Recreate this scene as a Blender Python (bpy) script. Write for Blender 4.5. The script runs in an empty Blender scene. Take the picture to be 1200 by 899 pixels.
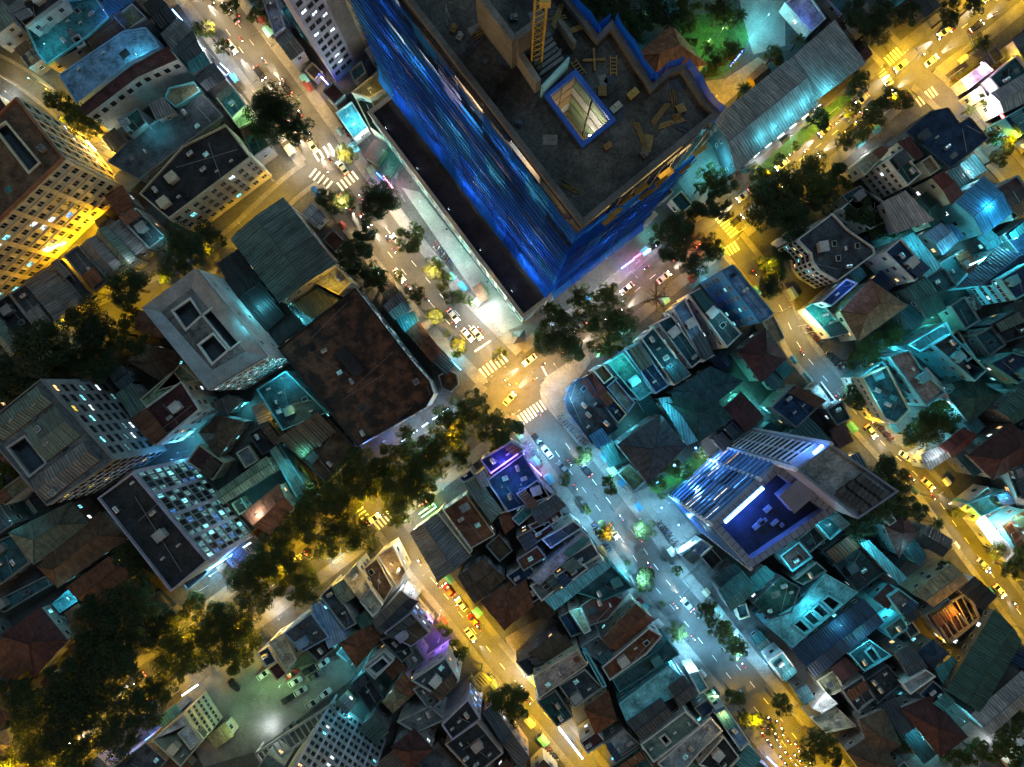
import bpy, math, random
from mathutils import Vector, Matrix
from mathutils.geometry import tessellate_polygon
R = random.Random(7)
SC = bpy.context.scene
COL = SC.collection

# ---------------------------------------------------------------- camera, sky, moon, exposure
CAM_H = 200.0
K = 0.25                                  # metres per photograph pixel on the ground
cam = bpy.data.cameras.new("camera"); cam.lens = 24; cam.sensor_width = 36; cam.clip_end = 3000
cam_o = bpy.data.objects.new("camera", cam); COL.objects.link(cam_o)
cam_o.location = (0, 0, CAM_H); cam_o.rotation_euler = (0, 0, 0)
SC.camera = cam_o
W = bpy.data.worlds.new("World"); SC.world = W; W.use_nodes = True
nt = W.node_tree
sky = nt.nodes.new("ShaderNodeTexSky"); sky.sky_type = 'NISHITA'; sky.sun_disc = False
sky.dust_density = 4; sky.ozone_density = .6; sky.sun_elevation = math.radians(4); sky.sun_rotation = math.radians(210)
nt.nodes["Background"].inputs[1].default_value = 0.15
nt.links.new(sky.outputs[0], nt.nodes["Background"].inputs[0])
sun = bpy.data.lights.new("night_fill", 'SUN'); sun.energy = 0.45; sun.angle = math.radians(12); sun.color = (.4, .78, 1)  # added fill for faint moonlight and sky glow; no moon is seen
sun_o = bpy.data.objects.new("night_fill", sun); COL.objects.link(sun_o)
sun_o.rotation_euler = (math.radians(40), 0, math.radians(150))
SC.view_settings.view_transform = 'Standard'; SC.view_settings.look = 'None'
SC.view_settings.exposure = 0.15; SC.view_settings.gamma = 1
SC.cycles.use_denoising = True; SC.cycles.max_bounces = 5; SC.cycles.diffuse_bounces = 3
SC.cycles.glossy_bounces = 2; SC.cycles.transmission_bounces = 3; SC.cycles.transparent_max_bounces = 6
SC.cycles.sample_clamp_indirect = 4; SC.cycles.caustics_reflective = False; SC.cycles.caustics_refractive = False

# ---------------------------------------------------------------- pixel -> place
TILES = {1:(0,0),2:(300,0),3:(600,0),4:(880,0),5:(0,220),6:(300,220),7:(600,220),8:(880,220),9:(0,440),10:(300,440),
         11:(600,440),12:(880,440),13:(0,659),14:(300,659),15:(600,659),16:(880,659),0:(0,0)}
def src(t, pts):
    """flat list read off the enlarged crop t -> photograph pixels"""
    s = 1.0 if t == 0 else 3.747
    ox, oy = TILES[t]
    return [(ox + pts[i]/s, oy + pts[i+1]/s) for i in range(0, len(pts), 2)]
def P(px, py, h=0.0):
    f = K*(CAM_H-h)/CAM_H
    return Vector(((px-600)*f, (449.5-py)*f, h))
def PT(t, x, y, h=0.0):
    a = src(t, (x, y))[0]
    return P(a[0], a[1], h)

# ---------------------------------------------------------------- materials
MATS = {}
def nodes_of(name):
    m = bpy.data.materials.new(name); m.use_nodes = True
    return m, m.node_tree.nodes, m.node_tree.links, m.node_tree.nodes["Principled BSDF"]
def paint(name, c, rough=.75, dirt=.45, scale=.35, bump=.0, rib=0.0, var=.28, metal=0.0, course=0.0):
    """weathered surface: per-piece tone, blotches, fine grain, optional ribs (UV x) or tile courses (UV y), shading painted in"""
    key = name
    if key in MATS: return MATS[key]
    m, N, L, b = nodes_of(name)
    tc = N.new("ShaderNodeTexCoord"); oi = N.new("ShaderNodeObjectInfo")
    off = N.new("ShaderNodeVectorMath"); off.operation = 'ADD'
    sc = N.new("ShaderNodeVectorMath"); sc.operation = 'SCALE'; sc.inputs[0].default_value = (37, 91, 13)
    L.new(oi.outputs["Random"], sc.inputs[3]); L.new(tc.outputs["Object"], off.inputs[0]); L.new(sc.outputs[0], off.inputs[1])
    n1 = N.new("ShaderNodeTexNoise"); n1.inputs["Scale"].default_value = scale; n1.inputs["Detail"].default_value = 6; n1.inputs["Roughness"].default_value = .68
    n2 = N.new("ShaderNodeTexNoise"); n2.inputs["Scale"].default_value = 2.6; n2.inputs["Detail"].default_value = 4
    L.new(off.outputs[0], n1.inputs[0]); L.new(off.outputs[0], n2.inputs[0])
    r1 = N.new("ShaderNodeMapRange"); r1.inputs[1].default_value = .33; r1.inputs[2].default_value = .68
    r1.inputs[3].default_value = 1-dirt; r1.inputs[4].default_value = 1+dirt*.35
    L.new(n1.outputs[0], r1.inputs[0])
    r2 = N.new("ShaderNodeMapRange"); r2.inputs[1].default_value = .3; r2.inputs[2].default_value = .7
    r2.inputs[3].default_value = 1-dirt*.5; r2.inputs[4].default_value = 1+dirt*.4
    L.new(n2.outputs[0], r2.inputs[0])
    r3 = N.new("ShaderNodeMapRange"); r3.inputs[3].default_value = 1-var; r3.inputs[4].default_value = 1+var
    L.new(oi.outputs["Random"], r3.inputs[0])
    a = N.new("ShaderNodeMath"); a.operation = 'MULTIPLY'; L.new(r1.outputs[0], a.inputs[0]); L.new(r2.outputs[0], a.inputs[1])
    a2 = N.new("ShaderNodeMath"); a2.operation = 'MULTIPLY'; L.new(a.outputs[0], a2.inputs[0]); L.new(r3.outputs[0], a2.inputs[1])
    mx = N.new("ShaderNodeVectorMath"); mx.operation = 'SCALE'; mx.inputs[0].default_value = c
    L.new(a2.outputs[0], mx.inputs[3]); L.new(mx.outputs[0], b.inputs["Base Color"])
    b.inputs["Roughness"].default_value = rough; b.inputs["Metallic"].default_value = metal
    b.inputs["Specular IOR Level"].default_value = .35
    hgt = None
    if rib or course:
        w = N.new("ShaderNodeTexWave"); w.wave_type = 'BANDS'; w.bands_direction = 'X' if rib else 'Y'
        w.inputs["Scale"].default_value = .314/(rib or course); w.inputs["Distortion"].default_value = .15
        L.new(tc.outputs["UV"], w.inputs[0]); hgt = w.outputs[1]
        wr = N.new("ShaderNodeMapRange"); wr.inputs[3].default_value = .68; wr.inputs[4].default_value = 1.12; L.new(w.outputs[1], wr.inputs[0])  # shading of ribs and courses painted into the colour
        mpu = N.new("ShaderNodeMapping"); mpu.inputs["Scale"].default_value = (1.6, .16, 1); L.new(tc.outputs["UV"], mpu.inputs[0]); ao = N.new("ShaderNodeVectorMath"); L.new(mpu.outputs[0], ao.inputs[0]); L.new(sc.outputs[0], ao.inputs[1])
        n3 = N.new("ShaderNodeTexNoise"); n3.inputs["Scale"].default_value = 1.1; n3.inputs["Detail"].default_value = 5; L.new(ao.outputs[0], n3.inputs[0])
        r4 = N.new("ShaderNodeMapRange"); r4.inputs[1].default_value = .35; r4.inputs[2].default_value = .65; r4.inputs[3].default_value = .62; r4.inputs[4].default_value = 1.15; L.new(n3.outputs[0], r4.inputs[0])
        m3 = N.new("ShaderNodeMath"); m3.operation = 'MULTIPLY'; L.new(wr.outputs[0], m3.inputs[0]); L.new(r4.outputs[0], m3.inputs[1])
        m4 = N.new("ShaderNodeMath"); m4.operation = 'MULTIPLY'; L.new(m3.outputs[0], m4.inputs[0]); L.new(a2.outputs[0], m4.inputs[1]); L.new(m4.outputs[0], mx.inputs[3])
    if hgt or bump:
        bp = N.new("ShaderNodeBump"); bp.inputs["Strength"].default_value = (.6 if rib else .35) if hgt else bump; bp.inputs["Distance"].default_value = .15
        L.new(hgt or n2.outputs[0], bp.inputs["Height"]); L.new(bp.outputs[0], b.inputs["Normal"])
    MATS[key] = m
    return m
def glow(name, c, s, base=(.5, .5, .5)):
    if name in MATS: return MATS[name]
    m, N, L, b = nodes_of(name)
    b.inputs["Base Color"].default_value = (*base, 1)
    b.inputs["Emission Color"].default_value = (*c, 1); b.inputs["Emission Strength"].default_value = s
    MATS[name] = m
    return m
def pane(name, c, s):
    """lit room behind glass: uneven glow (curtains, furniture) per window"""
    if name in MATS: return MATS[name]
    m, N, L, b = nodes_of(name)
    oi = N.new("ShaderNodeObjectInfo"); tc = N.new("ShaderNodeTexCoord")
    n = N.new("ShaderNodeTexNoise"); n.inputs["Scale"].default_value = 2.2
    ad = N.new("ShaderNodeVectorMath"); ad.operation = 'ADD'; L.new(tc.outputs["Object"], ad.inputs[0]); L.new(oi.outputs["Location"], ad.inputs[1]); L.new(ad.outputs[0], n.inputs[0])
    mr = N.new("ShaderNodeMapRange"); mr.inputs[1].default_value = .35; mr.inputs[2].default_value = .65; mr.inputs[3].default_value = .15*s; mr.inputs[4].default_value = s
    L.new(n.outputs[0], mr.inputs[0]); L.new(mr.outputs[0], b.inputs["Emission Strength"])
    b.inputs["Emission Color"].default_value = (*c, 1); b.inputs["Base Color"].default_value = (.05, .06, .07, 1); b.inputs["Roughness"].default_value = .15
    MATS[name] = m
    return m
C = dict(dark=(.035,.037,.042), slate=(.07,.085,.1), grey=(.2,.2,.2), lgrey=(.32,.33,.34), white=(.62,.62,.6), cream=(.55,.5,.36),
         tan=(.38,.27,.16), rustpatch=(.2,.08,.04), rust=(.2,.075,.04), maroon=(.1,.035,.035), terra=(.34,.14,.07), brown=(.13,.08,.05), green=(.15,.21,.18),
         dgreen=(.03,.1,.085), teal=(.06,.24,.26), dteal=(.03,.1,.12), blue=(.04,.2,.4), navy=(.02,.05,.11), cyan=(.16,.5,.58),  # on eastern roofs the teals and blues also carry the teal light cast
         lilac=(.4,.38,.5), pink=(.42,.33,.3), lgreen=(.3,.38,.25), dred=(.17,.04,.035), pblue=(.2,.33,.5), olive=(.2,.2,.12))
def wallm(c): return paint("wall_"+c, C[c], .85, .4, .22, bump=.15, var=.12)
def flatm(c):
    if c == 'rustpatch':
        if c in MATS: return MATS[c]
        m = paint("rustpatch", (.2, .1, .06), .9, .5, .5, bump=.4, var=0); N, L = m.node_tree.nodes, m.node_tree.links; b = N["Principled BSDF"]; s = b.inputs["Base Color"].links[0].from_socket
        tc = N.new("ShaderNodeTexCoord"); n = N.new("ShaderNodeTexNoise"); n.inputs["Scale"].default_value = .22; n.inputs["Detail"].default_value = 9; n.inputs["Roughness"].default_value = .75; L.new(tc.outputs["Object"], n.inputs[0])
        mr = N.new("ShaderNodeMapRange"); mr.inputs[1].default_value = .44; mr.inputs[2].default_value = .56; L.new(n.outputs[0], mr.inputs[0])
        mx = N.new("ShaderNodeMixRGB"); L.new(mr.outputs[0], mx.inputs[0]); L.new(s, mx.inputs[2]); mx.inputs[1].default_value = (.035, .028, .025, 1); L.new(mx.outputs[0], b.inputs["Base Color"])
        return m
    return paint("screed_"+c, C[c], .9, .75, .3, bump=.3, var=.15)
def metalm(c): return paint("sheet_"+c, C[c], .5, .35, .3, rib=.8, var=.2)
def tilem(c): return paint("tile_"+c, C[c], .8, .5, .5, course=.38, var=.15)
DARKGLASS = paint("dark_glass", (.02, .03, .035), .12, .3, var=.4)
FRAME = paint("window_frame", (.4, .4, .4), .5, .2)
FRAMED = paint("window_frame_dark", (.06, .06, .065), .5, .2)
CONC = paint("concrete", (.25, .25, .245), .9, .5, .15, bump=.3)
METALGREY = paint("painted_metal", (.3, .31, .32), .45, .25)
BLACKM = paint("black_metal", (.02, .02, .022), .5, .3)
STEEL = paint("stainless", (.55, .56, .58), .3, .2, metal=.8)
LIT = dict(white=pane("pane_lit_white", (.85, .95, 1), 2.6), warm=pane("pane_lit_warm", (1, .62, .25), 2.4), cyan=pane("pane_lit_cyan", (.25, .9, 1), 2),
           blue=pane("pane_lit_blue", (.1, .35, 1), 2.6), bluedim=pane("pane_lit_bluedim", (.1, .32, .85), .7), dim=pane("pane_lit_dim", (.3, .75, .8), .5), yellow=pane("pane_lit_yellow", (1, .75, .12), 1.6), dark=DARKGLASS)

# ---------------------------------------------------------------- mesh helpers
class MB:
    def __init__(s): s.v, s.f, s.m, s.uv = [], [], [], {}
    def face(s, pts, m=0, uv=None):
        b = len(s.v); s.v += [tuple(p) for p in pts]; s.f.append(tuple(range(b, b+len(pts)))); s.m.append(m)
        if uv: s.uv[len(s.f)-1] = uv
    def box(s, c, d, m=0, rz=0.0, bot=True):
        x, y, z = d[0]/2, d[1]/2, d[2]/2; ca, sa = math.cos(rz), math.sin(rz)
        b = len(s.v)
        for k in (-z, z):
            for i, j in ((-x, -y), (x, -y), (x, y), (-x, y)):
                s.v.append((c[0]+i*ca-j*sa, c[1]+i*sa+j*ca, c[2]+k))
        fs = [(4, 5, 6, 7), (0, 1, 5, 4), (1, 2, 6, 5), (2, 3, 7, 6), (3, 0, 4, 7)] + ([(3, 2, 1, 0)] if bot else [])
        for f in fs: s.f.append(tuple(b+i for i in f)); s.m.append(m)
    def prism(s, poly, z0, z1, m=0, top=True, bot=False):
        n = len(poly); b = len(s.v)
        s.v += [(p[0], p[1], z0) for p in poly] + [(p[0], p[1], z1) for p in poly]
        for i in range(n):
            j = (i+1) % n
            s.f.append((b+i, b+j, b+n+j, b+n+i)); s.m.append(m)
        if top: s.f.append(tuple(b+n+i for i in range(n))); s.m.append(m)
        if bot: s.f.append(tuple(b+i for i in reversed(range(n)))); s.m.append(m)
    def tube(s, a, b_, r0, r1, n=6, m=0, cap=True):
        a, b_ = Vector(a), Vector(b_); d = (b_-a).normalized()
        u = d.orthogonal().normalized(); w = d.cross(u); k = len(s.v)
        for p, r in ((a, r0), (b_, r1)):
            for i in range(n):
                t = 2*math.pi*i/n; s.v.append(tuple(p+u*math.cos(t)*r+w*math.sin(t)*r))
        for i in range(n):
            j = (i+1) % n; s.f.append((k+i, k+j, k+n+j, k+n+i)); s.m.append(m)
        if cap: s.f.append(tuple(k+n+i for i in range(n))); s.m.append(m); s.f.append(tuple(k+i for i in reversed(range(n)))); s.m.append(m)
    def mesh(s, name, mats):
        me = bpy.data.meshes.new(name); me.from_pydata(s.v, [], s.f)
        for m in (mats if isinstance(mats, (list, tuple)) else [mats]): me.materials.append(m)
        if any(s.m): me.polygons.foreach_set("material_index", s.m)
        if s.uv:
            ul = me.uv_layers.new(name="UVMap")
            for fi, uv in s.uv.items():
                for k, li in enumerate(me.polygons[fi].loop_indices): ul.data[li].uv = uv[k]
        me.update()
        return me
def obj(name, me, parent=None, loc=(0, 0, 0), rz=0.0, sc=None):
    o = bpy.data.objects.new(name, me); COL.objects.link(o)
    o.location = loc
    if rz: o.rotation_euler = (0, 0, rz)
    if sc: o.scale = sc
    if parent: o.parent = parent
    return o
def tag(o, label, cat, group=None):
    while len(label.split()) > 16 or label.split()[-1] in ('the', 'a', 'of', 'with', 'by', 'on', 'and', 'beside', 'near', 'at', 'in', 'its', 'blank', 'white', 'under', 'behind'): label = label.rsplit(' ', 1)[0]
    o["label"] = label; o["category"] = cat
    if group: o["group"] = group
    return o
def thing(name, label, cat, loc=(0, 0, 0), rz=0.0, group=None):
    return tag(obj(name, None, None, loc, rz), label, cat, group)
def copy_tree(o, parent=None):
    c = o.copy(); COL.objects.link(c); c.parent = parent
    for ch in o.children: copy_tree(ch, c)
    return c
def light(kind, parent, loc, e, c, rad=.3, rot=None, cone=150, blend=.7, size=None):
    l = bpy.data.lights.new("bulb", kind); l.energy = e; l.color = c
    if kind == 'AREA':
        l.shape = 'RECTANGLE'; l.size, l.size_y = size
    else: l.shadow_soft_size = rad
    if kind == 'SPOT': l.spot_size = math.radians(cone); l.spot_blend = blend
    o = bpy.data.objects.new("bulb", l); COL.objects.link(o); o.location = loc
    if rot: o.rotation_euler = rot
    if parent: o.parent = parent
    return o
def area(poly): return .5*sum(poly[i][0]*poly[(i+1) % len(poly)][1]-poly[(i+1) % len(poly)][0]*poly[i][1] for i in range(len(poly)))
def inset(poly, d):
    n = len(poly); out = []
    for i in range(n):
        a, b, c = Vector(poly[i-1][:2]), Vector(poly[i][:2]), Vector(poly[(i+1) % n][:2])
        u, w = (b-a).normalized(), (c-b).normalized()
        n1, n2 = Vector((-u.y, u.x)), Vector((-w.y, w.x)); k = max(.35, 1+n1.dot(n2))
        q = b+(n1+n2)*(d/k); out.append((q.x, q.y))
    return out
def inside(poly, x, y):
    r = False; j = len(poly)-1
    for i in range(len(poly)):
        a, b = poly[i], poly[j]
        if (a[1] > y) != (b[1] > y) and x < (b[0]-a[0])*(y-a[1])/(b[1]-a[1])+a[0]: r = not r
        j = i
    return r
def lerp(a, b, t): return (a[0]+(b[0]-a[0])*t, a[1]+(b[1]-a[1])*t)

# ---------------------------------------------------------------- shared small meshes
def make_window(fr, pn, bars=1):
    b = MB(); t = .06
    b.box((-.5+t/2, -.06, 0), (t, .16, 1)); b.box((.5-t/2, -.06, 0), (t, .16, 1))
    b.box((0, -.06, .5-t/2), (1-2*t, .16, t)); b.box((0, -.09, -.5+t/2), (1-2*t, .24, t))
    for k in range(bars): b.box(((k+1)/(bars+1)-.5, -.05, 0), (.04, .1, 1-2*t))
    b.face([(-.5+t, -.02, -.5+t), (.5-t, -.02, -.5+t), (.5-t, -.02, .5-t), (-.5+t, -.02, .5-t)], 1)
    return b.mesh("window", [fr, pn])
WINS = {(f, k): make_window(FRAME if f else FRAMED, LIT[k]) for f in (0, 1) for k in LIT}
AWN = []
for c in ("blue", "rust", "lgrey", "green"):
    b = MB(); b.face([(-.5, 0, 0), (-.5, -1, -.4), (.5, -1, -.4), (.5, 0, 0)]); b.face([(-.5, -1, -.4), (-.5, -1, -.6), (.5, -1, -.6), (.5, -1, -.4)])
    b.face([(-.5, 0, -.05), (.5, 0, -.05), (.5, -1, -.45), (-.5, -1, -.45)]); AWN.append(b.mesh("awning", wallm(c)))
def ac_mesh():
    b = MB(); b.box((0, 0, .4), (1.1, .5, .7)); b.box((-.4, 0, .03), (.08, .5, .06)); b.box((.4, 0, .03), (.08, .5, .06))
    for k in range(8):
        t0, t1 = 2*math.pi*k/8, 2*math.pi*(k+1)/8
        b.face([(-.2, -.26, .4), (-.2+.27*math.cos(t0), -.26, .4+.27*math.sin(t0)), (-.2+.27*math.cos(t1), -.26, .4+.27*math.sin(t1))], 1)
    return b.mesh("condenser", [paint("ac_white", (.5, .5, .48), .5, .35), BLACKM])
AC = ac_mesh()
def fan_unit():
    b = MB(); b.box((0, 0, .75), (1.5, 1.5, 1.5)); n = 12
    for r0, r1, z, m in ((.62, .0, 1.505, 1), (.66, .6, 1.56, 0)):
        for k in range(n):
            t0, t1 = 2*math.pi*k/n, 2*math.pi*(k+1)/n
            q = [(r0*math.cos(t0), r0*math.sin(t0), z), (r0*math.cos(t1), r0*math.sin(t1), z), (r1*math.cos(t1), r1*math.sin(t1), z)]
            if r1: q.append((r1*math.cos(t0), r1*math.sin(t0), z))
            b.face(q, m)
    for k in range(4): b.box((0, 0, 1.53), (1.1, .1, .02), 0, k*math.pi/4)
    return b.mesh("fan_unit", [METALGREY, BLACKM])
FANU = fan_unit()
def tank_parts():
    b = MB()
    n = 12; prev = None
    prof = [(-.95, .25), (-.85, .52), (-.75, .58), (.75, .58), (.85, .52), (.95, .25)]
    for x, r in prof:
        ring = [(x, r*math.cos(2*math.pi*k/n), 1.15+r*math.sin(2*math.pi*k/n)) for k in range(n)]
        if prev:
            for k in range(n): b.face([prev[k], ring[k], ring[(k+1) % n], prev[(k+1) % n]])
        else: b.face(ring)
        prev = ring
    b.face(list(reversed(prev)))
    drum = b.mesh("drum", STEEL)
    b = MB()
    for x in (-.6, .6):
        for y in (-.45, .45): b.box((x, y, .4), (.07, .07, .8))
        b.box((x, 0, .66), (.09, 1.0, .08))
    stand = b.mesh("stand", METALGREY)
    b = MB(); b.tube((0, 0, 1.7), (0, 0, 1.86), .22, .2, 10); lid = b.mesh("lid", METALGREY)
    return drum, stand, lid
TANK = tank_parts()
def rooftank(loc, rz, label):
    t = thing("water_tank", label, "water tank", loc, rz, "water tanks on the roofs")
    for n, m in zip(("drum", "stand", "lid"), TANK): obj(n, m, t)
def acunit(loc, rz, label, big=False):
    t = thing("air_conditioner", label, "air conditioner", loc, rz, "air conditioners on the roofs")
    obj("housing", FANU if big else AC, t)
USED = {}
def uniq(label):
    USED[label] = USED.get(label, 0)+1
    return label
# ---------------------------------------------------------------- buildings
BLD = []
def bld(label, h, t, pts, roof='flat', rc='grey', wc='lgrey', r=0, rise=1.8, par=.9, win='auto', cat='house', name='house', hut=None,
        clutter=None, base=False, cop=None, lit=.12, lk=('white', 'cyan', 'warm'), wells=(), piers=(), fl=3.4, holes_d=3.0, plain=False):
    uniq(label)
    px = src(t, pts)
    poly = [P(x, y, 0 if base else h) for x, y in px]; n = len(poly)
    idx = list(range(n))
    if area(poly) < 0:
        poly = poly[::-1]; idx = [(n-2-j) % n for j in range(n)]     # idx[j] = given edge of edge j
    cx = sum(p[0] for p in poly)/n; cy = sum(p[1] for p in poly)/n
    o = thing(name, label, cat, (cx, cy, 0))
    L = [(p[0]-cx, p[1]-cy) for p in poly]
    wm = wallm(wc)
    if roof in ('gable', 'hip', 'shed') and n != 4: roof = 'flat'
    hw = h-par if roof == 'flat' else h
    wells_w = [[(q[0]-cx, q[1]-cy) for q in (P(x, y, h) for x, y in src(t, w))] for w in wells]
    wells_w = [w if area(w) > 0 else w[::-1] for w in wells_w]
    b = MB()
    if roof == 'flat':
        b.prism(L, -.3, hw, top=not wells)
        obj("wall", b.mesh("wall", wm), o)
        ins = inset(L, .28)
        b = MB()
        if wells:
            allp = [[Vector((x, y, 0)) for x, y in ins]]+[[Vector((x, y, 0)) for x, y in w] for w in wells_w]
            flatv = [v for l in allp for v in l]
            for tri in tessellate_polygon(allp):
                q = [(flatv[i].x, flatv[i].y, hw+.15) for i in tri]
                if area(q) < 0: q = q[::-1]
                b.face(q)
        else: b.prism(ins, hw-.05, hw+.15)
        obj("roof", b.mesh("roof", flatm(rc)), o)
        for w in wells_w:
            b = MB(); m = len(w)
            for i in range(m):
                a, c = w[i], w[(i+1) % m]
                b.face([(c[0], c[1], hw-holes_d), (a[0], a[1], hw-holes_d), (a[0], a[1], hw+.15), (c[0], c[1], hw+.15)])
            b.face([(x, y, hw-holes_d) for x, y in w]); obj("light_well", b.mesh("light_well", wallm('slate')), o)
            b = MB(); q = inset(w, .25); q2 = inset(w, -.25)
            for i in range(m):
                j = (i+1) % m
                for A, Bq, z0, z1 in ((q2, q, .55, .55), ): b.face([(*A[i], hw+z0), (*A[j], hw+z0), (*Bq[j], hw+z1), (*Bq[i], hw+z1)])
                b.face([(*q2[i], hw), (*q2[j], hw), (*q2[j], hw+.55), (*q2[i], hw+.55)]); b.face([(*q[j], hw-.3), (*q[i], hw-.3), (*q[i], hw+.55), (*q[j], hw+.55)])
            obj("kerb", b.mesh("kerb", wm), o)
        b = MB(); out = inset(L, -.06)
        for i in range(n):
            j = (i+1) % n
            b.face([(*out[i], hw-.12), (*out[j], hw-.12), (*out[j], h), (*out[i], h)])
            b.face([(*ins[j], hw), (*ins[i], hw), (*ins[i], h), (*ins[j], h)])
            b.face([(*out[i], h), (*out[j], h), (*ins[j], h), (*ins[i], h)])
        obj("parapet", b.mesh("parapet", wallm(cop or wc)), o)
        A = abs(area(L))
        if not plain:
            nh = hut if hut is not None else (1 if A > 55 and R.random() < .6 else 0)
            cand = []
            for _ in range(60):
                x = R.uniform(min(p[0] for p in L), max(p[0] for p in L)); y = R.uniform(min(p[1] for p in L), max(p[1] for p in L))
                i5 = inset(L, 1.6)
                if inside(i5, x, y) and inside(L, x, y) and not any(inside(inset(w, -1.3), x, y) for w in wells_w) and all((x-a)**2+(y-c)**2 > 7 for a, c in cand): cand.append((x, y))
            ang = math.atan2(L[1][1]-L[0][1], L[1][0]-L[0][0])
            for k in range(nh):
                if not cand: break
                x, y = cand.pop(0); cand = [c for c in cand if (c[0]-x)**2+(c[1]-y)**2 > 9]
                b = MB(); b.box((x, y, hw+1.15), (2.6, 2.2, 2.1), 0, ang); b.box((x, y, hw+2.26), (2.9, 2.5, .12), 0, ang)
                hutm = obj("stair_hut", b.mesh("stair_hut", wm), o)
                b = MB(); u = Vector((math.cos(ang), math.sin(ang))); b.box((x-u.x*1.32, y-u.y*1.32, hw+1.0), (.05, .9, 1.8), 0, ang); obj("door", b.mesh("door", FRAMED), hutm)
            nc = clutter if clutter is not None else min(5, int(A/36)+(R.random() < .7))
            for k in range(nc):
                if not cand: break
                x, y = cand.pop(0)
                q = R.random()
                if q < .38: rooftank((cx+x, cy+y, hw+.15), ang+R.choice((0, math.pi/2)), "water tank on "+label)
                elif q < .85: acunit((cx+x, cy+y, hw+.15), ang+R.choice((0, math.pi/2, math.pi)), "air conditioner on "+label, A > 250 and R.random() < .6)
                else:
                    b = MB(); b.box((x, y, hw+.35), (1.6, 1.3, .4), 0, ang)
                    s = obj("skylight", b.mesh("skylight", wm), o); b = MB(); b.box((x, y, hw+.57), (1.35, 1.05, .05), 0, ang); obj("pane", b.mesh("pane", LIT['dim'] if R.random() < .5 else DARKGLASS), s)
            if n == 4 and not wells and A > 28 and (clutter != 0 or name == 'hut') and R.random() < .62:      # sheet lean-to over part of the roof
                e01, e12 = Vector(ins[1])-Vector(ins[0]), Vector(ins[2])-Vector(ins[1]); sft = 0 if e01.length < e12.length else 1
                if R.random() < .5: sft += 2
                z = [ins[(i+sft) % 4] for i in range(4)]; f = R.uniform(.25, .5)
                c0_, c1_ = lerp(z[0], z[3], f), lerp(z[1], z[2], f); colr = R.choice(('dteal', 'teal', 'navy', 'slate', 'green', 'rust') if cx > 5 else ('slate', 'grey', 'rust', 'green', 'brown', 'lgrey'))  # eastern sheets lean teal and navy to hold the light cast
                wd = (Vector(z[1])-Vector(z[0])).length; ns = max(1, round(wd/2.6))
                for k in range(ns):
                    g0, g1 = (k+.02)/ns, (k+.98)/ns; b = MB(); zh_, zl = hw+2.5+R.uniform(-.05, .05), hw+1.9
                    q4 = [(*lerp(z[0], z[1], g0), zh_), (*lerp(z[0], z[1], g1), zh_), (*lerp(c0_, c1_, g1), zl), (*lerp(c0_, c1_, g0), zl)]
                    b.face(q4 if area(q4) > 0 else q4[::-1], uv=[(0, 0), (2.6, 0), (2.6, 4), (0, 4)]); q5 = [(p[0], p[1], p[2]-.06) for p in q4]; b.face(q5[::-1] if area(q5) > 0 else q5)
                    for i in range(4): b.face([q4[i], q4[(i+1) % 4], q5[(i+1) % 4], q5[i]])
                    obj("lean_to_sheet", b.mesh("lean_to_sheet", metalm(colr)), o)
                for p in (lerp(c0_, c1_, .04), lerp(c0_, c1_, .96)): b = MB(); b.box((*p, hw+.95), (.1, .1, 1.9)); obj("lean_to_post", b.mesh("lean_to_post", METALGREY), o)
            elif A > 25 and clutter != 0:
                for k in range(R.randrange(1, 3)):
                    if not cand: break
                    x, y = cand.pop(0); b = MB(); b.box((x, y, hw+.17), (R.uniform(1.4, 3), R.uniform(1.2, 2.2), .05), 0, ang); obj("roof_patch", b.mesh("roof_patch", flatm(R.choice(('slate', 'grey', 'rust', 'dark', 'teal', 'lgrey')))), o)
            for k in range(1+(A > 120)):                       # a pipe run across the screed
                if A < 30: break
                a, c = lerp(ins[k % n], ins[(k+1) % n], R.uniform(.2, .8)), lerp(ins[(k+2) % n], ins[(k+3) % n], R.uniform(.2, .8))
                a = lerp(a, c, .06); c = lerp(a, c, R.uniform(.4, .85))
                if inside(L, *c) and not wells: b = MB(); b.tube((*a, hw+.25), (*c, hw+.25), .07, .07, 5); obj("pipe", b.mesh("pipe", METALGREY), o)
    else:
        if r: L = L[1:]+L[:1]; idx = idx[1:]+idx[:1]
        ov = inset(L, -.35)
        q = [Vector((x, y, h)) for x, y in ov]
        if roof == 'shed':
            tops = [h, h, h-rise, h-rise]
            q[2].z = q[3].z = h-rise
            for i in range(4):
                j = (i+1) % 4
                b.face([(*L[i], -.3), (*L[j], -.3), (*L[j], tops[j]), (*L[i], tops[i])])
            obj("wall", b.mesh("wall", wm), o)
            slopes = [(q[3], q[2], q[1], q[0])]
        else:
            m30 = (q[3]+q[0])/2; m12 = (q[1]+q[2])/2; m30.z = m12.z = h+rise
            if roof == 'hip':
                d = (m12-m30); wdt = (q[3]-q[0]).length; k = min(.46, .5*wdt/max(d.length, .1)); m30, m12 = m30+d*k, m12-d*k
            b.prism(L, -.3, h, top=False)
            if roof == 'gable':
                a = lerp(L[3], L[0], .5); c = lerp(L[1], L[2], .5)
                b.face([(*L[3], h), (*L[0], h), (*a, h+rise*.93)]); b.face([(*L[1], h), (*L[2], h), (*c, h+rise*.93)])
            obj("wall", b.mesh("wall", wm), o)
            slopes = [(q[0], q[1], m12, m30), (q[2], q[3], m30, m12)]
            if roof == 'hip': slopes += [(q[1], q[2], m12), (q[3], q[0], m30)]
        rm = tilem(rc) if roof == 'hip' or rc in ('rust', 'terra', 'maroon', 'dred', 'brown', 'tan') else metalm(rc)
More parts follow.
